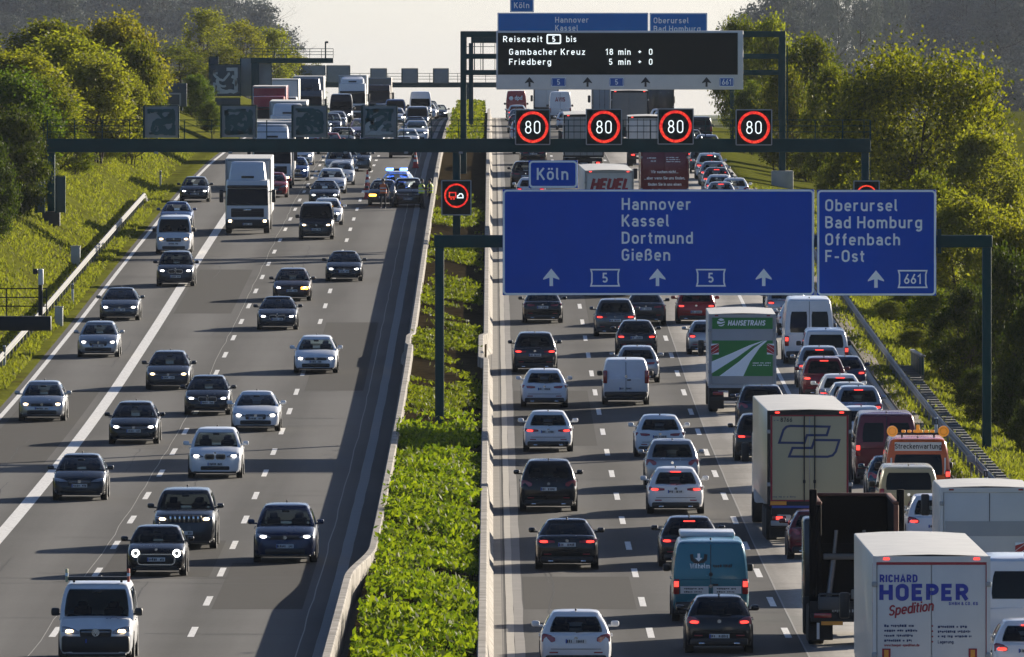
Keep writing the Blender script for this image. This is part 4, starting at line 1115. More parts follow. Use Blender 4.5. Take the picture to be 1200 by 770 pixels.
def walkway_gantry():
    y = Y2
    t_ = thing('display_gantry', 'dark green walkway gantry spanning both carriageways with railing and speed displays', 'gantry', (x_of_u(535, y), y, zr(y)))
    o = Vector(t_.location)
    xa, xb = at(55, 0, y)[0] - o.x, at(1020, 0, y)[0] - o.x
    zt, zb_ = z_of_v(162.5, y) - o.z, z_of_v(178.5, y) - o.z
    obj('beam', MB().cbox(((xa + xb) / 2, 0, (zt + zb_) / 2), (xb - xa, .5, zt - zb_), .02), M['green'], t_)
    obj('beam_flange', MB().box(((xa + xb) / 2, -.26, zt - .05), (xb - xa, .06, .08)).box(((xa + xb) / 2, -.26, zb_ + .05), (xb - xa, .06, .08)), M['green'], t_, 0)
    obj('walkway', MB().box(((xa + xb) / 2, .65, zt - .06), (xb - xa, .8, .06)), M['signback'], t_, 0)
    mb = MB(); rails_mb(mb, xa, xb, .28, zt, 1.0, 1.45); obj('railing', mb, M['green'], t_, 0)
    mb = MB(); rails_mb(mb, xa, xb, 1.0, zt, 1.0, 1.45); obj('railing', mb, M['green'], t_, 0)
    for u in (60, 535, 1014):
        x = at(u, 0, y)[0] - o.x; zg = ter(x + o.x, y) - o.z if u != 535 else .3
        obj('post', MB().cbox((x, .02, (zb_ + zg) / 2 - .004), (.40, .40, zb_ - zg), .02), M['green'], t_)
    x = at(60, 0, y)[0] - o.x; zg = ter(x + o.x, y) - o.z
    obj('base_block', MB().cbox((x, .0, zg + .35), (.95, .9, .8), .05), mat('dark_block', (.05, .05, .052), .8), t_)
    # ladder at the outer post and lamp boxes below the beam
    for x in (xa - .02, xb - .15):
        mb = MB(); zg = ter(x + o.x, y) - o.z + .6
        for dx in (-.18, .18): mb.tube((x + dx, .35, zg), (x + dx, .35, zt + 1), .02, n=5)
        k = zg
        while k < zt: mb.tube((x - .18, .35, k), (x + .18, .35, k), .015, n=5); k += .3
        obj('ladder', mb, M['green'], t_, 0)
    for u in (183, 270, 405, 476, 540):
        x = at(u, 0, y)[0] - o.x
        obj('detector', MB().cbox((x, -.28, zb_ - .02), (.22, .15, .12), .03), M['ledframe'], t_)
    return t_
walkway_gantry()
def graffiti(t_, seed, w_, h_, mats_):
    r = random.Random(seed)
    for mi, (m, n) in enumerate(mats_):
        mb = MB()
        for k in range(n):
            cx, cz = r.uniform(-.26, .26) * w_, r.uniform(-.22, .26) * h_
            pts = []; a = r.uniform(0, 6.3)
            for i in range(26):
                a += r.uniform(-.5, .75)
                cx += math.cos(a) * w_ * .05; cz += math.sin(a) * h_ * .05
                cx = max(-.36 * w_, min(.36 * w_, cx)); cz = max(-.36 * h_, min(.36 * h_, cz))
                pts.append((cx, cz))
            ribbon(mb, pts, w_ * r.uniform(.025, .06), -.006 - .006 * k - .03 * mi)
        obj('graffiti', mb, m, t_, 0)
gg = mat('graffiti_teal', (.008, .07, .075), .5); gw = mat('graffiti_pale', (.40, .44, .44), .5)
def sign_back(Y, b, label, gseed=None, gm=None, name='sign_board', group=None, m=None):
    x0, z1 = at(b[0], b[1], Y); x1, z0 = at(b[2], b[3], Y)
    t_ = thing(name, label, 'sign back', ((x0 + x1) / 2, Y, (z0 + z1) / 2), group=group)
    wd, ht = x1 - x0, z1 - z0
    obj('panel', MB().cbox((0, .15, 0), (wd, .28, ht), .02), m or M['signback'], t_)
    obj('side_frame', MB().box((-wd / 2 - .02, .1, 0), (.10, .34, ht + .06)).box((wd / 2 + .02, .1, 0), (.06, .34, ht + .06)).box((0, .1, ht / 2 + .035), (wd, .30, .05)), M['green'], t_, 0)
    if gseed is not None: graffiti(t_, gseed, wd, ht, gm)
    return t_
for i, (b, l) in enumerate((((169, 124.5, 209, 161.5), 'grey back of a display painted with a dark crouching scrawl, leftmost on the walkway gantry'),
            ((259.5, 124, 300, 161), 'grey display back with a tangled teal graffiti, left of the truck'),
            ((343, 124, 383, 161), 'grey display back with looping dark lines above the left carriageway middle'),
            ((424.5, 124, 465, 161), 'grey display back with pale and dark angular graffiti, next to the median'))):
    sign_back(Y2 - .45, b, l, 11 + i, ((gg, 8), (gw, 3)) if i == 3 else ((gg, 11),), group='display backs on the walkway gantry')
# side boards by the left post
for u0, u1, l in ((42.5, 51.5, 'dark narrow board left of the walkway gantry post on the grass'), (66, 75.5, 'dark narrow board right of the walkway gantry post on the grass')):
    sign_back(Y2 - 1, (u0, 207, u1, 249), l, m=mat('board_dark', (.035, .075, .08), .5), name='side_board')

# --- frame gantry with travel time display
Y3 = 815.0
def frame_gantry():
    y = Y3
    t_ = thing('frame_gantry', 'tall dark steel frame gantry behind the travel time board', 'gantry', (x_of_u(545, y), y, zr(y)))
    o = Vector(t_.location)
    X = lambda u: at(u, 0, y)[0] - o.x
    Z = lambda v: z_of_v(v, y) - o.z
    xa, xb = X(543), X(917)
    for v0, v1, n_ in ((36.5, 43.5, 'beam'), (63, 69, 'beam'), (82, 88, 'beam')):
        obj(n_, MB().cbox(((xa + xb) / 2, 0, (Z(v0) + Z(v1)) / 2), (xb - xa + .35, .35, Z(v0) - Z(v1)), .02), M['green'], t_)
        obj(n_, MB().cbox(((xa + xb) / 2, 1.4, (Z(v0) + Z(v1)) / 2), (xb - xa + .35, .25, Z(v0) - Z(v1)), .02), M['green'], t_)
    for x, zg in ((xa, .3), (xb, ter(xb + o.x, y) - o.z + .9)):
        for dy in (0, 1.4):
            obj('post', MB().cbox((x, dy + .003, (Z(37) + zg) / 2), (.38, .38, Z(37) - zg), .02), M['green'], t_)
    for u in (556, 566):
        obj('strut', MB().tube((X(u), .7, Z(43)), (X(u), .7, Z(88)), .035, n=6), M['green'], t_)
    zg = ter(xb + o.x, y) - o.z
    obj('base_block', MB().cbox((xb + .0, .6, zg + .45), (1.35, 2.4, 1.2), .06), M['conc'], t_)
    mb = MB(); rails_mb(mb, xa + .2, X(580), 1.4, Z(82), 2.2, .9, .02); obj('railing', mb, M['green'], t_, 0)
    # side panels of the right post
    obj('side_panel', MB().box((X(913), -.2, (Z(53) + Z(140)) / 2), (.12, .05, Z(53) - Z(140))).box((X(922.5), -.2, (Z(53) + Z(140)) / 2), (.10, .05, Z(53) - Z(140))), M['green'], t_, 0)
frame_gantry()
def time_board():
    Y = Y3 - .8; S = F / Y
    b = (581.5, 36, 871, 105)
    x0, z1 = at(b[0], b[1], Y); x1, z0 = at(b[2], b[3], Y)
    t_ = thing('message_board', 'large travel time board with white lit text and pale grey strip of arrows', 'traffic display', ((x0 + x1) / 2, Y, (z0 + z1) / 2))
    wd, ht = x1 - x0, z1 - z0
    cu, cv = (b[0] + b[2]) / 2, (b[1] + b[3]) / 2
    P = lambda u, v: ((u - cu) / S, (cv - v) / S)
    gm = mat('board_grey', (.72, .72, .70), .5, 0, 0, .08, 2.)
    obj('housing', MB().cbox((0, .3, 0), (wd, .55, ht), .05), gm, t_)
    fx0, fz1 = P(583.5, 38.5); fx1, fz0 = P(864.5, 87.5)
    obj('display_face', MB().box(((fx0 + fx1) / 2, .016, (fz0 + fz1) / 2), (fx1 - fx0, .045, fz1 - fz0)), M['ledblack'], t_, 0)
    mb = MB()
    sz = 7.2 / S
    for s, u, v in (('Reisezeit', 589.5, 49.3), ('bis', 663.5, 49.3), ('Gambacher Kreuz', 596.5, 64.3), ('Friedberg', 596.5, 76), ('18', 709.5, 64.3), ('min', 724.5, 64.3), ('+', 747.5, 64.3), ('0', 760.3, 64.3), ('5', 713.5, 76), ('min', 724.5, 76), ('+', 747.5, 76), ('0', 760.3, 76)):
        x, z = P(u, v)
        mb = MB(); text(mb, s, x, z, sz, -.010, .135, .20, wx=1.22 if len(s) > 3 else 1.08); obj('lettering', mb, M['ledwhite'], t_, 0)
    mb = MB()
    x, z = P(649, 45.8); ribbon(mb, RR(x - .42, z - .27, x + .42, z + .27, .06), .045, -.012); text(mb, '5', x, z - sz / 2 * .9, sz * .9, -.012, .18, align='c')
    obj('motorway_number', mb, M['ledwhite'], t_, 0)
    mb = MB()
    for u in (620.5, 688.5, 756.5, 828): x, z = P(u, 96); arrow(mb, x, z, 11.5 / S, -.006)
    obj('arrows', mb, M['black'], t_, 0)
    nb = mat('badge_blue', (.01, .10, .42), .4)
    mb = MB(); m2 = MB()
    for u, s in ((654.5, '5'), (722.5, '5'), (851.5, '661')):
        x, z = P(u, 96.2); a, c_ = 8.6 / S, 5.2 / S
        mb.box((x, -.004, z), (2 * a, .012, 2 * c_))
        shield(m2, x, z, 2 * a * .96, 2 * c_ * .94, -.014, .02)
        text(m2, s, x, z - 3.1 / S, 6.4 / S, -.014, .16, .1, align='c')
    obj('number_badge', mb, nb, t_, 0); obj('badge_digits', m2, M['signwhite'], t_, 0)
time_board()

# --- far blue signs
Y4 = 985.0
blue_boards(Y4, 583, 15, .484, ('far blue sign reading Hannover Kassel, its lower part behind the travel time board',
    'far blue sign reading Oberursel, lower part behind the travel time board', 'far small blue Köln sign at the top edge of the view'))
def far_gantry():
    y = Y4 + .6
    t_ = thing('sign_gantry', 'far dark gantry holding the distant blue signs behind the travel time board', 'gantry', (x_of_u(560, y), y, zr(y)))
    o = Vector(t_.location); xa, xb = at(552, 0, y)[0] - o.x, at(858, 0, y)[0] - o.x
    z = z_of_v(47, y) - o.z
    obj('beam', MB().cbox(((xa + xb) / 2, 0, z), (xb - xa, .4, .45), .02), M['green'], t_)
    for x in (xa, xb): obj('post', MB().cbox((x, 0, z / 2 - .2), (.35, .36, z - .45 + .4), .02), M['green'], t_)
far_gantry()

# --- roadside cantilever on the left and the most distant gantry
Y5 = 1027.0
def cantilever():
    y = Y5
    t_ = thing('cantilever_gantry', 'dark cantilever gantry arm with railing and mast above the far left carriageway', 'gantry', (x_of_u(299, y), y, ter(x_of_u(299, y), y)))
    o = Vector(t_.location); X = lambda u: at(u, 0, y)[0] - o.x; Z = lambda v: z_of_v(v, y) - o.z
    obj('beam', MB().cbox(((X(294) + X(390.5)) / 2, 0, (Z(68) + Z(74)) / 2), (X(390.5) - X(294), .5, Z(68) - Z(74)), .02), M['green'], t_)
    obj('post', MB().cbox((X(299), .1, Z(70) / 2), (.6, .6, Z(70)), .03), M['green'], t_)
    mb = MB(); rails_mb(mb, X(294), X(390.5), .2, Z(68), .75, 1.0); obj('railing', mb, M['green'], t_, 0)
    obj('camera_mast', MB().tube((X(381.5), 0, Z(68)), (X(381.5), 0, Z(49)), .06, n=8).cbox((X(383), 0, Z(49.5)), (.25, .4, .16), .03), M['green'], t_)
cantilever()
sb = sign_back(Y5 - .8, (246, 76, 281.5, 113), 'dark square sign back with white framed scrawl beside the cantilever gantry', 21, ((gw, 6),), m=mat('board_slate', (.035, .06, .075), .6))
sign_back(Y5 - .4, (245.5, 67, 255.5, 113), 'narrow dark panel at the outer edge of the scrawled sign back', m=mat('board_slate', (.035, .06, .075), .6))
sign_back(Y5 + .5, (282, 68.5, 318, 112.5), 'grey slatted sign back behind the cantilever post', m=M['signback'])
sign_back(Y5 - .8, (253, 115, 281, 124), 'low dark panel hanging below the scrawled sign back', m=mat('board_slate', (.035, .06, .075), .6))
def roadside_frame():
    Y = 1000.
    x0, z1 = at(180, 97.5, Y); x1, z0 = at(219, 125, Y)
    t_ = thing('roadside_sign', 'dark roofed roadside sign back with pale frame beside the left trees', 'road sign', ((x0 + x1) / 2, Y, ter((x0 + x1) / 2, Y)))
    zb = t_.location.z; wd = x1 - x0
    obj('panel', MB().cbox((0, .1, (z0 + z1) / 2 - zb), (wd, .3, z1 - z0), .03), mat('board_slate', (.035, .06, .075), .6), t_)
    mb = MB(); ribbon(mb, RR(-wd * .36, z0 - zb + .1, wd * .30, z0 - zb + (z1 - z0) * .55, .02), .07, -.06); obj('frame', mb, M['signback'], t_, 0)
    for x in (-wd * .35, wd * .35): obj('post', MB().tube((x, .2, 0), (x, .2, z0 - zb + .2), .09), M['green'], t_)
roadside_frame()
Y6 = 1500.0
def farthest_gantry():
    y = Y6
    t_ = thing('display_gantry', 'most distant grey gantry silhouetted against the bright sky over the crest', 'gantry', (x_of_u(350, y), y, zr(y)))
    o = Vector(t_.location); X = lambda u: at(u, 0, y)[0] - o.x; Z = lambda v: z_of_v(v, y) - o.z
    obj('beam', MB().cbox(((X(340) + X(700)) / 2, 0, (Z(96.5) + Z(102.5)) / 2), (X(700) - X(340), .5, Z(96.5) - Z(102.5)), .02), M['green'], t_)
    mb = MB(); rails_mb(mb, X(340), X(700), .2, Z(96.5), 1.05, 1.6, .03); obj('railing', mb, M['green'], t_, 0)
    for u in (340, 547, 700): obj('post', MB().cbox((X(u), .003, Z(100) / 2), (.5, .5, Z(100)), .03), M['green'], t_)
farthest_gantry()
for b, l in (((353.5, 77, 381, 96.5), 'large grey sign back, leftmost on the most distant gantry'), ((383, 77, 410, 96.5), 'large grey sign back, second on the most distant gantry')):
    sign_back(Y6 - .6, b, l)
for b, l in (((434.5, 80.5, 453, 97.5), 'small display back nearest the large sign backs on the most distant gantry'), ((471, 80.5, 489.5, 97.5), 'small display back in the middle of the row on the most distant gantry'), ((508, 80.5, 525.5, 97.5), 'small display back closest to the median on the most distant gantry')):
    sign_back(Y6 - .6, b, l)
# --- near cantilever reaching into the lower left
def near_cantilever():
    y = 400.0
    xr = at(60, 0, y)[0]; xl = -21.6
    t_ = thing('cantilever_gantry', 'dark walkway arm with railing and camera mast reaching in from the left edge', 'gantry', (xl, y, ter(xl, y)))
    o = Vector(t_.location); Z = lambda v: z_of_v(v, y) - o.z
    obj('beam', MB().cbox(((xr - xl) / 2, 0, (Z(370.5) + Z(387.5)) / 2), (xr - xl, .5, Z(370.5) - Z(387.5)), .02), mat('near_gantry', (.008, .012, .014), .6), t_)
    obj('post', MB().cbox((0, .003, Z(380) / 2), (.45, .45, Z(380)), .02), M['green'], t_)
    mb = MB(); rails_mb(mb, .2, xr - xl - .15, .15, Z(370.5), .86, 1.35, .02); obj('railing', mb, mat('near_gantry', (.01, .01, .01)), t_, 0)
    x = at(47.5, 0, y)[0] - o.x
    obj('camera_mast', MB().tube((x, 0, Z(370)), (x, 0, Z(333)), .07, n=8), mat('near_gantry', (.01, .01, .01)), t_)
    c_ = obj('camera_housing', MB().cbox((x + .01, 0, Z(324.5)), (.16, .3, .5), .03), M['boxwhite'], t_)
    obj('camera_lens', MB().cbox((x - .16, -.05, Z(318)), (.15, .4, .17), .03), M['plastic'], c_)
near_cantilever()

# --- roadside cabinets, marker posts, parapet, small boards
def cabinet(u, v, wpx, hpx, label):
    # v: foot. distance from the lane geometry: left bank at x about -22
    y = {1: 655., 2: 585.}[1 if u > 80 else 2]
    x = x_of_u(u, y); zb = ter(x, y)
    S = F / y
    h_ = hpx / S
    t_ = thing('roadside_cabinet', label, 'cabinet', (x, y, zb))
    obj('housing', MB().cbox((0, 0, h_ / 2), (wpx / S, .35, h_), .03), mat('cabinet_grey', (.42, .44, .42), .6, 0, 0, .12, 3.), t_)
    obj('lid', MB().cbox((0, 0, h_ + .02), (wpx / S + .05, .42, .06), .02), mat('cabinet_grey', (.4, .4, .4)), t_)
cabinet(88.5, 262, 11, 22, 'pale grey cabinet on the left bank near the walkway gantry foot')
cabinet(69, 330, 9.5, 22, 'pale grey cabinet on the left bank above the near walkway arm')
def marker_post(x, y, label):
    zb = ter(x, y)
    t_ = thing('marker_post', label, 'marker post', (x, y, zb))
    obj('post', MB().cbox((0, 0, .5), (.12, .09, 1.0), .02), M['boxwhite'], t_)
    obj('black_band', MB().box((0, -.002, .84), (.126, .10, .2)), M['black'], t_, 0)
    obj('reflector', MB().box((0, -.055, .84), (.04, .012, .14)), M['boxgrey'], t_, 0)
marker_post(x_of_u(188, 800), 800., 'white marker post with black band on the left bank beyond the guard rail end')
marker_post(x_of_u(85, 610), 610., 'white marker post behind the left guard rail in mid distance')
marker_post(x_of_u(5, 540), 540., 'white marker post behind the guard rail at the left edge')
marker_post(x_of_u(1097, 470), 470., 'white marker post on the right grass bank beyond the road maintenance van')
marker_post(x_of_u(1155, 425), 425., 'white marker post at the lower end of the drainage steps')
def small_board():
    x, y = x_of_u(1138, 440), 440.
    t_ = thing('small_board', 'small grey board on a short post beside the drainage steps', 'sign', (x, y, ter(x, y)))
    obj('board', MB().cbox((0, 0, .75), (.3, .06, .24), .02), M['boxgrey'], t_); obj('post', MB().tube((0, .05, 0), (0, .05, .75), .03), M['steel'], t_)
small_board()
def parapet():
    x, y = x_of_u(1075, 540), 540.
    t_ = thing('parapet', 'short green metal parapet standing in the grass right of the guard rail', 'railing', (x, y, ter(x, y)))
    obj('panel', MB().cbox((0, 0, .55), (.10, 14., .75), .02), M['green'], t_)
    obj('handrail', MB().cbox((0, 0, .97), (.2, 14.2, .08), .02), M['steel'], t_)
    for k in range(5): obj('post', MB().box((.0, -6.6 + 3.3 * k, .45), (.13, .12, 1.0)), M['steel'], t_, 0)
parapet()
# ------------------------------------------------------------------ lorries
def truck_wheel(mb, x, y, r=.50, wd=.30):
    n = 22; prof = [(-wd / 2, r * .58), (-wd / 2, r - .04), (-wd / 2 + .03, r), (wd / 2 - .03, r), (wd / 2, r - .04), (wd / 2, r * .58)]
    mb.loft([[(x + a, y + q * math.cos(2 * math.pi * i / n), r + q * math.sin(2 * math.pi * i / n)) for i in range(n)] for a, q in prof])
def chev(t_, x, z, sx, wd=.30, ht=.42, y=-.05):
    """red and white warning plate"""
    o = obj('warning_plate', MB().box((x, y + .004, z), (wd, .012, ht)), M['signwhite'], t_, 0)
    mb = MB()
    for k in (-.30, .0, .30):
        c = z + k * ht * 1.25
        q = [(x - wd / 2, c - .07 - sx * wd * .35), (x + wd / 2, c - .07 + sx * wd * .35), (x + wd / 2, c + .07 + sx * wd * .35), (x - wd / 2, c + .07 - sx * wd * .35)]
        q = [(a, max(z - ht / 2, min(z + ht / 2, b_))) for a, b_ in q]
        mb.add([(a, y - .006, b_) for a, b_ in q], [(0, 1, 2, 3)])
    obj('red_stripes', mb, mat('warning_red', (.42, .02, .02), .4), o, 0)
def rear_truck(name, label, x, y, L, W, H, floor=1.12, side=None, door=None, frame=None, roofm=None, cab='white', yaw=0., bars=2, split=True, deco=None, lit=1, cat='lorry', tail='bar', roof_over=.0):
    z0 = zr(y + L * .4)
    t_ = thing(name, label, cat, (x, y, zr(y) + .004), (math.atan(slope(y + L / 2)), 0, R(yaw)))
    side = side or M['boxwhite']; door = door or M['boxwhite']; frame = frame or M['chassis']; roofm = roofm or M['tarp']
    bl = L - 2.6 if L > 7.5 else L - 2.2
    hb = H - floor
    body = obj('cargo_box', MB().cbox((0, bl / 2 + .03, floor + hb / 2), (W, bl, hb), .03), side, t_)
    # roof sheet with ribs
    mb = MB(); n = 9
    mb.loft([[(-W / 2 + .02, .05 + (bl - .1) * i / n, H + .004), (-W * .25, .05 + (bl - .1) * i / n, H + .03 + .012 * (i % 2)), (0, .05 + (bl - .1) * i / n, H + .045 + .014 * (i % 2)), (W * .25, .05 + (bl - .1) * i / n, H + .03 + .012 * (i % 2)), (W / 2 - .02, .05 + (bl - .1) * i / n, H + .004)] for i in range(n + 1)], cap=False, closed=False)
    obj('roof', mb, roofm, t_, 30)
    fw = .085
    mb = MB()
    mb.box((-W / 2 + fw / 2 - .01, -.01, floor + hb / 2), (fw, .10, hb + .02)).box((W / 2 - fw / 2 + .01, -.01, floor + hb / 2), (fw, .10, hb + .02))
    mb.box((0, -.012, H - .06), (W - 2 * fw + .02, .10, .13)).box((0, -.012, floor + .05), (W - 2 * fw + .02, .10, .12))
    obj('rear_frame', mb, frame, t_, 0)
    iw = W - 2 * fw
    if split:
        for s in (-1, 1):
            obj('rear_door', MB().cbox((s * iw / 4, .0, floor + hb / 2 + .0), (iw / 2 - .02, .06, hb - .26), .012), door, t_)
    else:
        obj('rear_door', MB().cbox((0, .0, floor + hb / 2), (iw - .01, .06, hb - .26), .012), door, t_)
    if bars:
        for k in range(bars):
            xx = (k - (bars - 1) / 2) * (.34 if bars == 2 else .42)
            if bars == 2: xx = (-.16, .16)[k]
            obj('locking_bar', MB().tube((xx, -.06, floor + .12), (xx, -.06, H - .14), .02, n=6).cbox((xx, -.07, floor + hb * .25), (.08, .05, .10), .01), M['steel'] if bars != 2 else M['chassis'], t_)
    for s in (-1, 1):
        for zz in (.22, .78):
            obj('hinge', MB().cbox((s * (W / 2 - .03), -.06, floor + hb * zz), (.12, .07, .12), .02), M['ledframe'], t_)
    ch = obj('chassis', MB().box((0, L * .5 - .6, .86), (.9, L - 2.2, .30)).box((0, .25, .98), (W * .9, .4, .20)), M['chassis'], t_, 0)
    obj('underrun_bar', MB().cbox((0, .05, .56), (W * .94, .12, .15), .03).box((-.5, .2, .75), (.1, .1, .4)).box((.5, .2, .75), (.1, .1, .4)), M['chassis'], t_)
    for s in (-1, 1):
        q = obj('taillight', MB().cbox((s * W * .36, -.02, .78), (.42, .08, .14), .02), M['tail'], t_)
        if lit: obj('lit_brake_lamp', MB().cbox((s * W * .36, -.064, .78), (.20, .012, .10), .004), M['taillit'], q)
        obj('mudflap', MB().box((s * W * .37, .42, .46), (.5, .03, .6)), M['rubber'], t_, 0)
        obj('marker_lamp', MB().cbox((s * (W / 2 - .3), -.065, H - .05), (.14, .03, .05), .01), M['taillit'] if lit else M['tail'], t_)
    plate_obj(t_, -.0 if W > 2.4 else .3, -.03, .72, 'R', int(y))
    ax = [1.6, 2.95] if L > 9 else [1.6]
    if L > 11: ax = [2.6, 3.9, 5.2]
    for yy in ax + [L - 1.4]:
        for s in (-1, 1):
            mb = MB(); truck_wheel(mb, s * (W / 2 - .20), yy, .5, .36); obj('wheel', mb, M['rubber'], t_)
    cb = MB(); cb.cbox((0, L - .95, 1.75), (min(W, 2.46), 1.9, 2.3), .10)
    obj('cab', cb, paint(cab), t_)
    for s in (-1, 1):
        obj('door_mirror', MB().cbox((s * (W / 2 + .16), L - .35, 2.2), (.24, .16, .62), .05), M['plastic'], t_)
    if deco: deco(t_, W, H, floor)
    return t_
def letter(t_, s, x, z, size, m, th=.2, sp=.15, shear=0., align='l', wx=1., y=-.036, name='lettering'):
    mb = MB(); text(mb, s, x, z, size, y, th, sp, shear, align, wx); return obj(name, mb, m, t_, 0)
red_l = mat('lettering_red', (.30, .015, .03), .5); blue_l = mat('lettering_blue', (.015, .035, .33), .5); navy_l = mat('lettering_navy', (.01, .03, .12), .5); grey_l = mat('lettering_grey', (.16, .17, .18), .5)
def fine_print(mb, x, z, wd, ht, rows, y, seed=3):
    """lines too small to read in the photograph: broken word-length strokes"""
    r = random.Random(seed)
    for k in range(rows):
        zz = z - k * ht * 1.75; q = x; end = x + wd * r.uniform(.72, 1)
        while q < end:
            l = min(r.uniform(.02, .05), end - q + .01)
            mb.box((q + l / 2, y, zz + ht * .5 + r.uniform(-.1, .1) * ht), (l, .004, ht * r.uniform(.5, .9))); q += l + (.012 if r.random() < .8 else .05)

# HOEPER trailer, nearest on the right
def deco_hoeper(t_, W, H, fl):
    z = lambda v: H - (v - 647) / 52.0        # photo rows on its rear wall
    x = lambda u: (u - 1091.5) / 52.0
    mb = MB(); ribbon(mb, RR(x(1024), fl + .13, x(1157), z(655), .01), .035, -.034); obj('red_border', mb, red_l, t_, 0)
    letter(t_, 'RICHARD', x(1031), z(677), .165, blue_l, .24, .22)
    letter(t_, 'HOEPER', x(1031), z(698), .345, blue_l, .27, .20, wx=1.30)
    for i, s in enumerate('HOEPER'): pass
    o = letter(t_, 'Spedition', 0, 0, .24, red_l, .16, .06, .25)
    o.location = (x(1041), 0, z(717)); o.rotation_euler = (0, R(-7), 0)
    letter(t_, 'GMBH & CO. KG', x(1112), z(704), .07, blue_l, .2, .3)
    for k in range(4): mb = MB(); fine_print(mb, x(1036), z(730) - .11 * k, .78, .062, 1, -.037, 5 + k); obj('lettering', mb, navy_l, t_, 0)
    letter(t_, 'www.hoeper-spedition.de', x(1036), z(752.5), .06, red_l, .2, .12)
    for k in range(3): mb = MB(); fine_print(mb, x(1099), z(731) - .11 * k, .85, .062, 1, -.037, 8 + k); obj('lettering', mb, navy_l, t_, 0)
    letter(t_, 'Lagerung', x(1099), z(749), .07, navy_l, .18, .15)
    mb = MB()
    for v in (728.5, 734.7, 740.9, 747): mb.disc((x(1092.5), z(v)), .02, -.036, 10)
    obj('bullet', mb, red_l, t_, 0)
    for u in (1038.5, 1140):
        q = obj('amber_plate', MB().box((x(u), -.036, z(768)), (.19, .012, .5)), red_l, t_, 0)
        obj('amber_centre', MB().box((x(u), -.044, z(768)), (.10, .012, .44)), M['amber'], q, 0)
rear_truck('trailer_lorry', 'white trailer lorry lettered Hoeper in blue, bottom right', x_of_u(1091.5, 289), 289.0, 16.4, 2.64, 4.0, 1.15, side=M['boxwhite'], door=M['boxwhite'], frame=M['boxwhite'], bars=0, deco=deco_hoeper, lit=1, yaw=.15)
# cream trailer with 8766
def deco_cream(t_, W, H, fl):
    S = 38.1
    z = lambda v: H - (v - 478.8) / S
    x = lambda u: (u - 948.5) / S
    letter(t_, '8766', x(914.5), z(491.8), .135, M['black'], .16)
    mb = MB(); fine_print(mb, x(906.5), z(491), .16, .05, 1, -.037, 2); obj('lettering', mb, grey_l, t_, 0)
    Z = lambda q: z(440 + q / 6.415); X = lambda q: x(860 + q / 6.415)
    mb = MB()
    a = [(340, 488), (372, 392), (395, 368), (425, 362), (718, 368), (698, 432), (548, 432), (530, 490), (340, 488)]
    b = [(415, 592), (440, 528), (585, 528), (605, 468), (792, 470), (765, 556), (742, 584), (705, 594), (415, 592)]
    for pl in (a, b): ribbon(mb, [(X(p), Z(q)) for p, q in pl], .036, -.037)
    obj('logo', mb, navy_l, t_, 0)
    mb = MB(); ribbon(mb, RR(-W / 2 + .12, fl + .13, W / 2 - .12, H - .14, .01), .03, -.034); obj('red_border', mb, red_l, t_, 0)
    for u in (912, 982): 
        q = obj('amber_plate', MB().box((x(u), -.05, fl + .06), (.56, .012, .17)), red_l, t_, 0)
        obj('amber_centre', MB().box((x(u), -.058, fl + .06), (.50, .012, .11)), M['amber'], q, 0)
    mb = MB(); fine_print(mb, x(905), fl + .22, .9, .06, 1, -.037, 4); obj('lettering', mb, grey_l, t_, 0)
    obj('blue_strip', MB().box((0, -.066, fl - .055), (W * .9, .012, .07)), mat('strip_blue', (.02, .06, .3), .5), t_, 0)
    obj('rear_bumper', MB().cbox((0, -.02, .62), (W * .92, .10, .16), .02), M['ledframe'], t_)
rear_truck('trailer_lorry', 'cream trailer lorry numbered 8766 with blue line logo on its doors', x_of_u(948.5, 394), 394.0, 16.2, 2.58, 4.08, 1.18, side=mat('ribbed_silver', (.42, .43, .43), .3, .7, 0, .2, 1.5), door=mat('cream_door', (.45, .40, .25), .5, 0, 0, .06, 1.), frame=M['chassis'], bars=2, deco=deco_cream, yaw=.75, lit=1)
# green lorry
def deco_green(t_, W, H, fl):
    S = 29.9
    z = lambda v: H - (v - 369) / S; x = lambda u: (u - 870) / S
    gr = mat('lorry_green', (.015, .20, .035), .5, 0, 0, .1, 1.)
    obj('green_header', MB().box((0, -.037, (z(370.5) + z(386)) / 2), (W * .90, .014, z(370.5) - z(386))), gr, t_, 0)
    obj('green_field', MB().box((0, -.037, (z(399.5) + z(441)) / 2), (W * .90, .014, z(399.5) - z(441))), gr, t_, 0)
    letter(t_, 'HANSETRANS', x(853), z(382), .20, M['signwhite'], .22, .14, .18, y=-.047)
    mb = MB(); mb.disc((x(845), z(378.3)), .155, -.046, 20); e = obj('emblem', mb, M['signwhite'], t_, 0)
    mb = MB(); ribbon(mb, [(x(841), z(376)), (x(845), z(377.5)), (x(849.5), z(376.5))], .022, -.052); ribbon(mb, [(x(841), z(380.5)), (x(845), z(381)), (x(849.5), z(379))], .022, -.052); obj('emblem_wave', mb, gr, e, 0)
    mb = MB()
    def band(pts_l, pts_r):
        n = len(pts_l); b = len(mb.v)
        mb.v += [(x(u), -.046, z(v)) for u, v in pts_l] + [(x(u), -.046, z(v)) for u, v in pts_r]
        mb.f += [(b + i, b + i + 1, b + n + i + 1, b + n + i) for i in range(n - 1)]
    band([(894, 399.7), (878, 405), (858, 414), (834, 424)], [(895.5, 399.7), (882, 406), (864, 419), (834, 438)])
    band([(896, 399.7), (884, 408), (866, 424), (843, 441)], [(899, 399.7), (890, 408), (879, 424), (871, 441)])
    obj('road_picture', mb, M['signwhite'], t_, 0)
    mb = MB(); fine_print(mb, x(882), z(426.5), .75, .05, 2, -.046, 6); obj('lettering', mb, M['signwhite'], t_, 0)
    for s, u in ((1, 838), (-1, 903)): chev(t_, x(u), z(409.5), s)
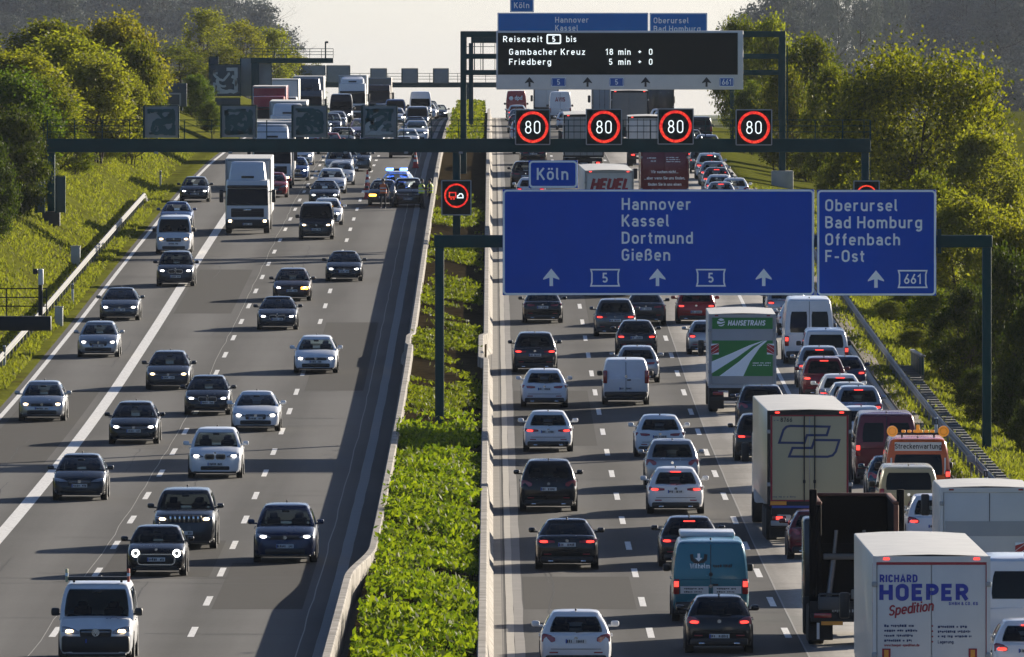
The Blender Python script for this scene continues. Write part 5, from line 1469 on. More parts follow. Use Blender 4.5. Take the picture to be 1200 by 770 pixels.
rear_truck('box_lorry', 'green and white box lorry lettered Hansetrans on its rear', x_of_u(870, 499), 499.0, 9.5, 2.62, 3.86, 1.0, side=M['boxwhite'], door=M['boxgrey'], frame=M['boxgrey'], split=False, bars=0, deco=deco_green, lit=0)
# white box lorry on the right edge
def deco_white(t_, W, H, fl):
    obj('seam', MB().box((.10, -.037, H - .55), (.02, .014, .8)), M['chassis'], t_, 0)
    obj('grey_band', MB().box((0, -.037, H - 1.15), (W * .9, .014, .42)), M['boxgrey'], t_, 0)
    for s in (-1, 1): chev(t_, s * W * .38, H - 1.75, s)
    mb = MB(); fine_print(mb, .5, H - 2.62, .45, .09, 1, -.037, 9); obj('lettering', mb, grey_l, t_, 0)
rear_truck('box_lorry', 'white box lorry with grey band and warning plates at the right edge', 13.95, 361.0, 8.5, 2.56, 3.0, 1.0, split=False, bars=0, frame=M['boxwhite'], deco=deco_white, lit=0)
# HEUEL and maroon lorries between the gantries
def deco_heuel(t_, W, H, fl):
    letter(t_, 'HEUEL', 0, H - 1.05, .62, red_l, .26, .12, .25, 'c', wx=1.0)
rear_truck('trailer_lorry', 'white trailer lorry lettered Heuel behind the top edge of the blue sign', 6.35, 690.0, 14.5, 2.62, 4.05, 1.15, deco=deco_heuel, bars=0, yaw=1.3, frame=M['boxgrey'], door=M['boxwhite'])
def deco_maroon(t_, W, H, fl):
    w_ = M['signwhite']
    for i, s in enumerate(('Wir suchen nicht...', '...aber wenn Sie uns finden,', 'finden Sie in uns einen', 'Top Dienstleister')):
        letter(t_, s, 0, H - 1.62 - .36 * i, .165, w_, .17, .12, 0, 'c', y=-.04)
    for a_ in ((-1.0, H - .42, .4, .09, 1, -.037, 1), (-1.0, H - .80, .5, .10, 1, -.037, 2), (-.8, H - .98, .4, .10, 1, -.037, 4), (.1, H - .75, .85, .06, 1, -.037, 3), (.1, H - .87, .85, .06, 1, -.037, 5), (.1, H - .99, .85, .06, 1, -.037, 6)):
        mb = MB(); fine_print(mb, *a_); obj('lettering', mb, w_, t_, 0)
rear_truck('trailer_lorry', 'maroon trailer lorry with white slogan lines on its doors', 9.95, 735.0, 14.5, 2.72, 4.25, 1.0, side=paint('maroon'), door=paint('maroon'), frame=paint('maroon'), deco=deco_maroon, bars=0, lit=0, cab='maroon')
rear_truck('trailer_lorry', 'pale grey trailer lorry with dark bars, partly behind the second 80 display', x_of_u(684, 833), 833.0, 14, 2.6, 3.9, 1.15, door=M['boxgrey'], side=M['boxwhite'], bars=4, split=True)
rear_truck('box_lorry', 'white box lorry half hidden behind the maroon trailer lorry', x_of_u(758, 857), 857.0, 9, 2.55, 3.35, 1.1, bars=4)
rear_truck('trailer_lorry', 'grey boxy trailer lorry below the right half of the travel time board', x_of_u(738, 937), 937.0, 14, 2.72, 4.1, 1.1, door=mat('drab_door', (.22, .21, .19), .6), side=M['boxgrey'], bars=0)
rear_truck('trailer_lorry', 'dark lorry beyond the grey trailer lorry near the right trees', x_of_u(772, 1075), 1075.0, 14, 2.55, 3.9, 1.1, door=paint('dark'), side=paint('dark'), roofm=M['chassis'], bars=0, lit=0)
rear_truck('trailer_lorry', 'far white lorry beside the van with red lettering', x_of_u(640, 1290), 1290.0, 14, 2.5, 3.9, 1.1, bars=0, lit=0)
rear_truck('trailer_lorry', 'far grey trailer lorry between the lettered white van and the grey trailer', x_of_u(712, 1080), 1085.0, 14, 2.5, 3.9, 1.1, door=M['boxgrey'], bars=4, lit=0)

# skip lorry with tall poles
def skip_lorry():
    x, y = x_of_u(1003, 331), 331.0
    t_ = thing('skip_lorry', 'dark skip lorry with open rusty-rimmed container and tall rear poles beside the Hoeper trailer', 'lorry', (x, y, zr(y) + .004), (math.atan(slope(y + 4)), 0, 0))
    dk = mat('skip_dark', (.004, .0035, .004), .85, 0, 0, .4, 3., spec=.1); rust = mat('skip_rust', (.16, .055, .03), .7, 0, 0, .5, 4.)
    mb = MB()
    xl, xr_, zb, zt_, L = -.98, 1.06, 1.2, 3.66, 6.2
    mb.box((xl + .03, L / 2, (zb + zt_) / 2), (.06, L, zt_ - zb)).box((xr_ - .03, L / 2, (zb + zt_) / 2), (.06, L, zt_ - zb)).box(((xl + xr_) / 2, L, (zb + zt_) / 2), (xr_ - xl, .06, zt_ - zb)).box(((xl + xr_) / 2, L / 2, zb), (xr_ - xl - .13, L, .06))
    k = obj('container', mb, dk, t_, 0)
    obj('container_rim', MB().cbox((xl + .03, L / 2, zt_ + .04), (.14, L, .09), .03).cbox((xr_ - .03, L / 2, zt_ + .04), (.14, L, .09), .03).cbox(((xl + xr_) / 2, L - .02, zt_ + .04), (xr_ - xl - .16, .14, .09), .03), rust, k)
    obj('container_post', MB().cbox((xl + .02, -.03, (zb + zt_) / 2), (.13, .12, zt_ - zb), .03), dk, k)
    obj('container_post', MB().cbox((xr_ - .02, -.03, (zb + zt_) / 2), (.13, .12, zt_ - zb), .03), rust, k)
    obj('tailgate', MB().box(((xl + xr_) / 2, .15, zb + .75), (xr_ - xl - .14, .06, 1.4)).box(((xl + xr_) / 2, .10, zb + .2), (xr_ - xl - .2, .08, .1)), dk, k, 0)
    for px in (-1.10, 1.16):
        obj('pole', MB().cbox((px, .25, 2.3), (.20, .22, 3.5), .03), dk, t_)
        obj('lift_arm', MB().cbox((px * .97, .5, 2.2), (.16, .5, 1.2), .04).tube((px * .95, .1, 1.3), (px * .95, .9, 2.9), .07), dk, t_)
    obj('tow_hook', MB().cbox((.02, -.12, 1.35), (.3, .14, .25), .04).tube((.15, -.12, 1.4), (.15, -.12, 1.75), .05), M['steel'], t_)
    for px in (-.72, .30): obj('hydraulic_ram', MB().tube((px, -.02, 1.15), (px * .8, .06, 2.25), .075).tube((px * .8, .06, 2.25), (px * .7, .08, 3.0), .045), mat('ram_steel', (.16, .15, .15), .4, .6), t_)
    obj('toolbox', MB().cbox((-.70, -.10, 1.12), (.55, .22, .34), .03), mat('toolbox_grey', (.05, .055, .06), .5), t_)
    obj('glint_box', MB().cbox((.42, -.14, 1.60), (.14, .10, .12), .02), M['chrome'], t_)  # chrome box added as a painted glint on the dark rear
    obj('step_rail', MB().tube((-.95, -.10, 1.35), (.95, -.10, 1.35), .03).tube((-.95, -.10, 1.35), (-.95, -.10, 1.0), .03), mat('toolbox_grey', (.05, .055, .06)), t_)
    mb = MB(); fine_print(mb, -.62, .88, 1.0, .09, 1, -.125, 31); obj('lettering', mb, M['boxgrey'], t_, 0)  # pale marks added as small glints low on the dark rear
    obj('crossbar', MB().cbox((.1, -.06, 2.32), (1.9, .12, .16), .03), mat('worn_bar', (.10, .095, .09), .5, .4), t_)
    obj('chassis', MB().box((0, 3.2, .85), (1.0, 6.6, .32)).box((0, .1, .95), (2.36, .22, .42)), M['chassis'], t_, 0)
    obj('light_bar', MB().cbox((0, -.05, .74), (2.34, .10, .22), .03), M['chassis'], t_)
    for s in (-1, 1):
        q = obj('taillight', MB().cbox((s * .86, -.11, .80), (.46, .05, .13), .02), M['tail'], t_)
        obj('amber_plate', MB().box((s * .62, -.115, .60), (.56, .012, .10)), M['amber'], t_, 0)
        obj('mudflap', MB().box((s * .9, .3, .42), (.62, .03, .55)), M['rubber'], t_, 0)
        obj('white_plate', MB().box((s * .98, -.12, .40), (.07, .012, .42)), M['plate'], t_, 0)
        for yy in (1.3, 2.7, 6.6):
            mb = MB(); truck_wheel(mb, s * 1.0, yy, .5, .42); obj('wheel', mb, M['rubber'], t_)
    plate_obj(t_, .25, -.13, .58, 'R', 33)
    obj('cab', MB().cbox((0, 7.6, 1.85), (2.4, 1.9, 2.4), .1), paint('dark'), t_)
skip_lorry()

# oncoming lorries (left carriageway)
def front_truck(label, x, y, col='white', L=12., Hb=4.0, hc=3.0, box=None, spoiler=True, cabw=2.46, lights=1, name='box_lorry'):
    t_ = thing(name, label, 'lorry', (x, y, zr(y) + .004), (-math.atan(slope(y + L / 2)), 0, math.pi))
    pm = paint(col)
    hw = cabw / 2
    def rg(z, y0, w_): return [(-w_, -2.2, z), (w_, -2.2, z), (w_, y0 - .25, z), (w_ * .93, y0 - .06, z), (w_ * .5, y0, z), (-w_ * .5, y0, z), (-w_ * .93, y0 - .06, z), (-w_, y0 - .25, z)]
    obj('cab', MB().loft([rg(.42, -.02, hw * .98), rg(.9, .0, hw), rg(1.5, -.01, hw), rg(2.5, -.16, hw * .985), rg(hc - .06, -.30, hw * .96), rg(hc, -.5, hw * .9)]), pm, t_, 35)
    ws = MB(); rows = []
    for z, yy, w_ in ((1.58, -.012, hw * .93), (2.05, -.085, hw * .92), (2.50, -.16, hw * .90)):
        rows.append([(-w_, yy - .05, z), (-w_ * .5, yy + .016, z), (w_ * .5, yy + .016, z), (w_, yy - .05, z)])
    ws.loft(rows, cap=False, closed=False)
    q = obj('windscreen', ws, M['glass'], t_)
    mb = MB()
    for xx in (-.5, .35): mb.tube((xx, .02, 1.60), (xx + .55, .0, 1.72), .014, n=5)
    obj('wiper', mb, M['plastic'], q)
    obj('sun_visor', MB().cbox((0, -.05, 2.62), (cabw * .92, .22, .16), .05), M['plastic'], t_)
    obj('grille', MB().cbox((0, -.02, 1.18), (cabw * .74, .09, .48), .04), M['plastic'], t_)
    g = MB()
    for k in range(4): g.cbox((0, .03, 1.0 + k * .12), (cabw * .70, .02, .025), .006)
    obj('grille_bar', g, M['darkrim'], t_)
    obj('badge', MB().cbox((0, .035, 1.33), (.42, .02, .08), .02), M['chrome'], t_)
    obj('bumper', MB().cbox((0, -.03, .55), (cabw * .99, .14, .52), .06), M['plastic'] if col == 'white' else pm, t_)
    for s in (-1, 1):
        h = obj('headlight', MB().cbox((s * hw * .78, .03, .72), (.40, .10, .22), .04), M['lens'], t_)
        if lights: obj('lit_bulb', MB().cbox((s * hw * .78, .085, .72), (.17, .02, .12), .02), M['lampw'], h)
        m_ = obj('door_mirror', MB().cbox((s * (hw + .22), -.28, 2.1), (.22, .16, .72), .05).tube((s * hw * .98, -.35, 2.35), (s * (hw + .2), -.28, 2.35), .03), M['plastic'], t_)
        obj('side_window', MB().box((s * (hw + .003), -.95, 2.0), (.012, .95, .75)), M['glass'], t_, 0)
        for yy in (-1.3, -L + 3.2):
            mb = MB(); truck_wheel(mb, s * (hw - .18), yy, .5, .34); obj('wheel', mb, M['rubber'], t_)
    plate_obj(t_, 0, .05, .55, 'F', int(y))
    if spoiler:
        obj('roof_spoiler', MB().loft([rg(hc + .004, -.55, hw * .84), rg(hc + .35, -.75, hw * .82), rg(Hb - .2, -1.45, hw * .76), rg(Hb - .12, -1.7, hw * .66)]), pm, t_, 35)
        obj('roof_lamp', MB().cbox((0, -.60, hc + .14), (.7, .1, .12), .03), M['plastic'], t_)
    if box is not None:
        obj('cargo_box', MB().cbox((0, -2.45 - (L - 2.6) / 2, 1.0 + (Hb - 1.0) / 2), (2.55, L - 2.6, Hb - 1.0), .04), box, t_)
        obj('box_trim', MB().box((-1.22, -2.44, 1.0 + (Hb - 1) / 2), (.10, .04, Hb - 1.1)).box((1.22, -2.44, 1.0 + (Hb - 1) / 2), (.10, .04, Hb - 1.1)).box((0, -2.44, Hb - .08), (2.3, .04, .10)), M['ledframe'], t_, 0)
        obj('roof', MB().box((0, -2.5 - (L - 2.7) / 2, Hb + .006), (2.5, L - 2.7, .02)), M['tarp'], t_, 0)
    obj('chassis', MB().box((0, -L / 2 - .5, .8), (.9, L - 1.6, .3)), M['chassis'], t_, 0)
    return t_
front_truck('white box lorry with roof spoiler driving in the left carriageway, nearest oncoming lorry', x_of_u(290, 709), 709., 'white', 11., 4.1, 3.0, M['boxwhite'])
front_truck('white lorry directly behind the nearest oncoming lorry, crossing under the walkway gantry', x_of_u(319, 795), 795., 'white', 12., 4.1, 3.1, M['boxwhite'], lights=1)
front_truck('white lorry second behind the nearest oncoming lorry, seen over the walkway gantry', x_of_u(337, 872), 872., 'white', 12., 4.1, 3.2, M['boxwhite'], lights=0)
front_truck('red oncoming lorry with red cab and box above the walkway gantry', x_of_u(315, 958), 958., 'red', 12., 4.2, 3.5, paint('red'), spoiler=False)
front_truck('white box lorry just behind the red oncoming lorry', x_of_u(331, 1034), 1034., 'white', 12., 4.2, 2.8, M['boxwhite'], spoiler=False)
front_truck('dark lorry with rounded roof spoiler beside the far white box lorry', x_of_u(361, 1062), 1062., 'grey', 13., 4.3, 3.2, M['boxgrey'])
front_truck('far white lorry with tall windscreen below the most distant gantry', x_of_u(413, 1140), 1140., 'white', 13., 4.1, 3.4, M['boxwhite'], spoiler=True)
front_truck('farthest brownish lorry in the oncoming queue', x_of_u(443, 1235), 1235., 'brown', 13., 3.9, 3.2, mat('drab_box', (.20, .18, .15), .6), spoiler=False, lights=0)

# ------------------------------------------------------------------ cars: left carriageway (towards us)
def LC(kind, col, u, v, label, lights=1, y=None, group=None, yaw=0., sc=1.):
    y = y or y_of_v(v)
    return place_car(kind, col, 'F', x_of_u(u, y), y, label, group, lights, yaw, sc)
def RC(kind, col, u, v, label, lights=1, y=None, group=None, yaw=0., sc=1.):
    y = y or y_of_v(v)
    return place_car(kind, col, 'R', x_of_u(u, y), y, label, group, lights, yaw, sc)
vw1 = LC('transporter', 'white', 112, 783, 'white van with roof light bar, signal flags and dark bumper, nearest oncoming vehicle', 2, y=322.)
def van_extras(o):
    p = KINDS['transporter']; yf = p['L'] / 2
    bar = obj('roof_bar', MB().cbox((0, yf - 1.75, p['H'] + .09), (1.5, .28, .10), .03).box((-.6, yf - 1.75, p['H'] + .03), (.06, .1, .08)).box((.6, yf - 1.75, p['H'] + .03), (.06, .1, .08)), M['plastic'], o)
    for s, m in ((-1, mat('flag_red', (.55, .10, .06), .6)), (1, mat('flag_pale', (.5, .5, .3), .6))):
        f = obj('signal_flag', MB().cbox((s * .78, yf - 1.7, p['H'] + .17), (.07, .10, .34), .02), m, o)
        obj('flag_band', MB().box((s * .78, yf - 1.7, p['H'] + .19), (.076, .11, .08)), M['signwhite'], f, 0)
    # hood signature (unreadable script) and dark lower bumper
    mb = MB(); r = random.Random(4)
    pts = [(-.52 + i * .028, .04 * math.sin(i * 1.9) + .05 * math.sin(i * .7)) for i in range(17)]
    fn = lambda q: (-.02 + q[0] * -1 - .75 + .0, yf - .40 + q[1] * 1.4 - .0, p['hood'] - .045 + (-.25) * q[1] + .03)
    ribbon(mb, pts, .012, 0, fn=fn); ribbon(mb, [(-.55, -.14), (-.1, -.10)], .012, 0, fn=fn)
    obj('hood_script', mb, navy_l, o, 0, False)
    obj('dark_bumper', MB().cbox((0, yf - .06, .48), (1.72, .19, .42), .07), M['plastic'], o)
    mb = MB(); ribbon(mb, A(0, 0, .085, .085, 0, 360, 24), .010, 0, fn=lambda q: (q[0], yf + .036, .77 + q[1])); ribbon(mb, [(-.05, .06), (0, -.01), (.05, .06)], .010, 0, fn=lambda q: (q[0], yf + .036, .77 + q[1])); ribbon(mb, [(-.065, .02), (-.03, -.065), (0, .0), (.03, -.065), (.065, .02)], .010, 0, fn=lambda q: (q[0], yf + .038, .77 + q[1]))
    obj('round_emblem', mb, M['chrome'], o, 0, False)
van_extras(vw1)
LC('mini', 'black', 183, 676, 'small black car with round glowing daylight rings, behind the white flagged van')
LC('jeep', 'dark', 216, 644, 'large dark off-road car with bright slotted grille, just behind the small round-lamped car', 2)
LC('suv', 'navy', 334, 660, 'dark blue crossover alone in the lane nearest the median')
LC('hatch', 'dark', 93, 587, 'dark hatchback on the thick white line, left of the off-road car', 0)
LC('suv', 'white', 252, 561, 'white sport utility car with large dark double grille, mid carriageway')
LC('wagon', 'black', 156.5, 521, 'black estate car just right of the thick white line, below the grey exit lane car')
LC('hatch', 'silver', 49, 494, 'silver grey hatchback in the exit lane at the left edge', 2)
LC('sedan', 'white', 299.5, 506, 'white saloon with double kidney grille, below right of the black hatchback')
LC('hatch', 'black', 243, 487, 'black hatchback beside the white double grille saloon')
LC('wagon', 'dark', 197, 457, 'dark estate car with roof rails right of the thick white line, above the black hatchback', 2)
LC('wagon', 'white', 370, 438, 'white estate car alone in the median side lane, above the blue crossover')
LC('hatch', 'silver', 115, 419, 'silver hatchback in the exit lane above the silver grey one')
LC('sedan', 'dark', 325, 387, 'dark saloon below the car with orange indicator')
LC('sedan', 'grey', 140, 376, 'dark grey saloon in the exit lane, third from the bottom')
LC('wagon', 'brown', 342, 353, 'dark brown estate car with glowing orange indicator').name = 'estate_car'
LC('sedan', 'black', 403, 330, 'black saloon with two bright headlamps near the median shadow')
LC('suv', 'dark', 205.5, 336, 'dark sport utility car in the exit lane below the white van')
LC('transporter', 'white', 203.5, 298, 'white van in the exit lane with warm headlamps', 2)
LC('sedan', 'blue', 206, 268, 'blue grey car half hidden behind the exit lane white van', 0)
LC('hatch', 'dark', 228, 237, 'dark hatchback near the guard rail end, left of the nearest oncoming lorry', 1)
LC('transporter', 'dark', 370.5, 281, 'dark van with warm headlamps leading the oncoming queue under the gantry', 2)
LC('hatch', 'white', 383, 264, 'white hatchback directly behind the dark leading van', 1)
LC('sedan', 'dark', 380, 241, 'dark saloon second behind the dark leading van', 1)
LC('wagon', 'white', 388, 227, 'white estate car third behind the dark leading van', 0)
LC('hatch', 'white', 399, 217, 'white hatchback beside the white estate car, fourth behind the dark van', 0)
LC('suv', 'silver', 397, 206, 'silver sport utility car just under the walkway gantry beam', 0)
LC('suv', 'grey', 418.5, 201, 'grey sport utility car nearest the traffic cone under the gantry beam', 0)
LC('hatch', 'red', 320, 235, 'red hatchback hidden between the two oncoming white lorries', 0, y=776.)
LC('hatch', 'blue', 345.5, 212, 'blue hatchback peeping out right of the second white lorry', 1)
LC('hatch', 'white', 352, 194, 'white hatchback with lit lamps right of the second white lorry, just below the beam', 1)
# beyond the walkway gantry
LC('hatch', 'silver', 409, 0, 'white roofed hatchback right above the walkway gantry beam, middle lane', 0, y=872.)
LC('suv', 'dark', 401, 0, 'dark sport utility car behind the white roofed hatchback beyond the gantry', 0, y=918.)
LC('hatch', 'red', 386, 0, 'red hatchback right of the looping scrawl display back', 0, y=905.)
LC('suv', 'grey', 386.5, 0, 'grey sport utility car beside the far white lorries', 0, y=1010.)
LC('hatch', 'silver', 394, 0, 'silver hatchback in front of the far dark van', 0, y=1056.)
LC('sprinter', 'dark', 399.5, 0, 'far dark tall van with lit lamps before the white lorry', 1, y=1096.)
LC('wagon', 'white', 437, 0, 'white estate car, first of three stacked white roofs far left of the median', 0, y=1000.)
LC('hatch', 'silver', 439, 0, 'silver hatchback, second of the stacked roofs far left of the median', 0, y=1050.)
LC('sedan', 'white', 442, 0, 'white saloon, third of the stacked roofs far left of the median', 0, y=1105.)
LC('transporter', 'blue', 463, 0, 'far blue van near the brownish lorry', 0, y=1150.)
LC('hatch', 'grey', 471, 0, 'grey hatchback right of the pale angular graffiti panel', 0, y=888.)
LC('suv', 'white', 488, 0, 'white sport utility car next to the median beyond the walkway gantry', 1, y=958.)
LC('transporter', 'silver', 489, 0, 'silver van behind the white sport utility car next to the median', 0, y=1042.)
LC('sprinter', 'white', 492.5, 0, 'white tall van with dark windscreen next to the median, far back', 0, y=1150.)
LC('hatch', 'dark', 503, 0, 'dark hatchback at the far median side beyond the white tall van', 1, y=1215.)
LC('wagon', 'black', 514, 0, 'black estate car, last visible car next to the median on the crest', 1, y=1290.)
LC('hatch', 'white', 463, 0, 'white hatchback with lamps lit in front of the far blue van', 1, y=1095.)
LC('wagon', 'grey', 436, 0, 'grey estate car low behind the gantry railing, middle lane', 0, y=930.)

for i, (k, c_, X, Y, l) in enumerate((
    ('hatch', 'white', -6.1, 925, 'white hatchback near the median, second row beyond the walkway gantry'), ('sedan', 'dark', -6.0, 1005, 'dark saloon between the white sport utility car and the silver van'),
    ('wagon', 'silver', -9.7, 842, 'silver estate car hidden low behind the walkway gantry beam'), ('suv', 'white', -9.8, 968, 'white sport utility car in the middle lane, mid queue beyond the gantry'),
    ('hatch', 'dark', -9.6, 1030, 'dark hatchback in the middle lane beside the stacked roofs'), ('suv', 'silver', -9.7, 1080, 'silver sport utility car far back in the middle lane'), ('hatch', 'white', -9.8, 1130, 'white hatchback far back in the middle lane'),
    ('sedan', 'grey', -6.2, 1100, 'grey saloon far back in the median lane'), ('hatch', 'white', -6.0, 1200, 'white hatchback near the crest in the median lane'), ('wagon', 'silver', -13.2, 928, 'silver estate car beside the red oncoming lorry'),
    ('hatch', 'dark', -13.1, 975, 'dark hatchback right of the red oncoming lorry'), ('suv', 'white', -13.3, 1010, 'white sport utility car right of the far white box lorry'), ('hatch', 'silver', -9.9, 1180, 'silver hatchback near the crest in the middle lane'),
    ('suv', 'dark', -6.1, 1250, 'dark sport utility car near the crest beside the median'))):
    place_car(k, c_, 'F', X, float(Y), l, None, 1 if i % 2 else 0)
# ------------------------------------------------------------------ cars: right carriageway (away from us)
RC('hatch', 'white', 675, 0, 'white rounded hatchback at the bottom edge, left lane of the right carriageway', 0, y=318.)
RC('sedan', 'black', 664.5, 668, 'black saloon second from the bottom in the lane beside the median', 1)
RC('suv', 'black', 643, 600, 'black sport utility car with roof rails, third from the bottom beside the median', 0)
RC('hatch', 'white', 642.5, 530, 'white hatchback fourth from the bottom beside the median', 1)
RC('wagon', 'white', 638, 478, 'white estate car fifth from the bottom beside the median', 0)
RC('suv', 'dark', 627, 437, 'dark sport utility car, sixth from the bottom beside the median', 1)
RC('sedan', 'black', 636, 379, 'black saloon whose roof is cut by the wide blue sign', 0)
RC('wagon', 'white', 792, 603, 'white estate car with three lit brake lamps, left of the cream trailer', 2)
RC('suv', 'silver', 788, 574, 'silver car right ahead of the white braking estate', 0)
RC('wagon', 'white', 773.5, 536, 'white estate car with roof rails in the middle lane, ahead of the silver car', 0)
RC('kangoo', 'white', 733.5, 475, 'white panel van with split rear doors in the middle lane', 0)
RC('wagon', 'silver', 747, 449, 'silver roofed estate car partly behind the white split-door van', 0)
RC('hatch', 'dark', 746, 416, 'dark hatchback ahead of the silver roofed estate', 1)
RC('suv', 'grey', 721, 395, 'grey off-road car with roof rails just below the blue sign', 1)
RC('sedan', 'dark', 757, 381, 'dark saloon right of the grey off-road car, below the blue sign', 0)
RC('mpv', 'red', 816, 380, 'red car with lit lamps below the blue sign, left of the green lorry', 2)
RC('small', 'silver', 829, 416, 'silver small car half hidden left of the green lorry', 1)
teal = RC('lowvan', 'teal', 833, 729, 'teal panel van with white arrow logo on its rear doors', 1)
def teal_extras(o):
    yr = -KINDS['lowvan']['L'] / 2
    w_ = M['signwhite']
    c = Car('lowvan')
    yy = lambda z: c.P('B', 0, max(0, min(1, (z - 1.12) / (c.top - 1.12)))).y - .016
    mb = MB(); q = yy(1.75)
    ribbon(mb, [(-.52, 1.82), (-.50, 1.68), (-.40, 1.60), (-.25, 1.60), (-.15, 1.68), (-.13, 1.82)], .045, q)
    obj('logo', mb, M['black'], o, 0)
    mb = MB(); mb.add([(-.36, q - .01, 1.84), (-.29, q - .01, 1.84), (-.29, q - .01, 1.72), (-.23, q - .01, 1.72), (-.325, q - .01, 1.62), (-.42, q - .01, 1.72), (-.36, q - .01, 1.72)], [(0, 1, 2, 6), (2, 3, 4), (2, 4, 6), (4, 5, 6)]); obj('logo_arrow', mb, w_, o, 0)
    mb = MB(); text(mb, 'Wilhelm', -.56, 1.44, .13, yy(1.5), .17, .13); obj('lettering', mb, w_, o, 0)
    mb = MB(); fine_print(mb, .06, 1.45, .62, .11, 1, yy(1.5), 7); obj('lettering', mb, M['black'], o, 0)
    obj('door_lock', MB().disc((0, 1.28), .055, yy(1.3)), M['black'], o, 0)
    for sx in (-1, 1):
        s_ = obj('white_strip', MB().box((sx * .44, yr - .012, .86), (.76, .012, .20)), M['boxwhite'], o, 0)
        mb = MB(); fine_print(mb, sx * .44 - .28, .87, .6, .05, 2, yr - .02, 12); obj('lettering', mb, M['ink'], s_, 0)
    obj('roof_hatch', MB().cbox((-.05, .9, KINDS['lowvan']['H'] + .05), (1.5, 2.2, .14), .05), paint('white'), o)
teal_extras(teal)
RC('small', 'black', 843, 766, 'black small car close behind the teal van at the bottom edge', 1)
RC('hatch', 'black', 808, 665, 'black hatchback with red high brake lamp ahead of the teal van', 2)
RC('suv', 'dark', 893, 0, 'dark sport utility car with roof rails right behind the green lorry', 0, y=484.)
RC('suv', 'black', 892, 541, 'black car with lit lamps squeezed left of the cream trailer', 1)
RC('small', 'maroon', 957, 656, 'maroon car between the cream trailer and the skip lorry', 0)
# queue in the right lane
RC('sprinter_window', 'white', 948.5, 0, 'tall white van with two rear windows in the queue beside the green lorry', 1, y=545., sc=1.06)
RC('transporter', 'white', 968, 0, 'white minibus van just behind the tall white van in the queue', 1, y=533.)
RC('suv', 'silver', 960.5, 0, 'silver car behind the white minibus van in the queue', 2, y=522.5)
RC('mpv', 'maroon', 966, 0, 'maroon people carrier with red high brake lamp in the queue', 2, y=512.)
RC('small', 'navy', 991, 0, 'dark blue small car at the kerb beside the maroon people carrier', 1, y=518.)
RC('hatch', 'white', 985, 0, 'white hatchback behind the maroon people carrier in the queue', 2, y=499.5)
RC('small', 'cream', 996, 0, 'cream small car with dark rear window in the queue, second behind the maroon one', 1, y=492.)
RC('suv', 'silver', 1006.5, 0, 'silver sport utility car with lit high brake lamp in the queue', 2, y=483.)
RC('wagon', 'white', 1010, 0, 'white estate car directly ahead of the dark red van', 0, y=468.)
RC('transit', 'maroon', 1039, 0, 'dark red van with glazed rear doors ahead of the road maintenance van', 1, y=437., sc=1.05)
RC('small', 'petrol', 1046, 0, 'small dark teal car squeezed left of the road maintenance van', 0, y=425.)
orng = RC('transit', 'orange', 1076, 0, 'orange road maintenance van with round amber beacons and Streckenwartung sign', 1, y=415.5, sc=1.04)
def orange_extras(o):
    p = KINDS['transit']; yr = -p['L'] / 2; c = Car('transit')
    for n in [q for q in o.children if q.name.startswith(('rear_window', 'door_gap'))]: drop_tree(n)
    obj('rear_window', c.patch('B', -.80, .80, .02, .62, ins=.03), M['glass'], o)
    z = 2.08; q = c.P('B', 0, .80).y - .02
    s_ = obj('sign_plate', MB().box((0, q, z), (1.46, .014, .27)), M['boxwhite'], o, 0)
    mb = MB(); text(mb, 'Streckenwartung', 0, z - .07, .165, q - .010, .15, .11, align='c'); obj('lettering', mb, M['black'], s_, 0)
    bar = obj('beacon_bar', MB().cbox((0, yr + .30, p['H'] + .12), (1.9, .10, .07), .02).box((-.5, yr + .3, p['H'] + .05), (.05, .08, .10)).box((.5, yr + .3, p['H'] + .05), (.05, .08, .10)), M['plastic'], o)
    for s in (-1, 1):
        b = obj('round_beacon', MB().tube((s * .80, yr + .22, p['H'] + .20), (s * .80, yr + .38, p['H'] + .20), .17, n=24), M['orange_beacon'], bar)
        obj('beacon_ring', MB().loft([[(s * .80 + r_ * math.cos(2 * math.pi * i / 24), yr + y_, p['H'] + .20 + r_ * math.sin(2 * math.pi * i / 24)) for i in range(24)] for y_, r_ in ((.21, .10), (.205, .11), (.21, .12))], cap=False), M['amber'], bar)
    mb = MB()
    for k in range(6): mb.cbox((-.45 + .18 * k, yr + .28, p['H'] + .20), (.13, .1, .09), .03)
    obj('amber_lamp', mb, M['orange_beacon'], bar)
    obj('top_beacon', MB().tube((0, yr + .3, p['H'] + .15), (0, yr + .3, p['H'] + .40), .06, .05, n=12), M['orange_beacon'], bar)
    for s in (-1, 1): obj('white_marker', MB().box((s * .84, c.P('B', 0, .3).y - .012, 1.48), (.05, .012, .5)), M['boxwhite'], o, 0)
orange_extras(orng)
RC('transporter', 'beige', 1065, 0, 'beige van with dark rear window behind the road maintenance van', 0, y=404.5)
RC('suv', 'white', 1098, 0, 'white car with bright red lamp glimpsed left of the white box lorry', 1, y=389.)
edge_van = RC('transit', 'white', 1202, 0, 'white van with wide dark rear window at the right edge beside the Hoeper trailer', 0, y=323., sc=1.12)
for n in [q for q in edge_van.children if q.name.startswith(('rear_window', 'door_gap'))]: drop_tree(n)
obj('rear_window', Car('transit').patch('B', -.82, .82, .22, .80, ins=.03), M['glass'], edge_van)
RC('hatch', 'white', 1206, 0, 'white hatchback with lit red lamps in the bottom right corner', 2, y=313.)
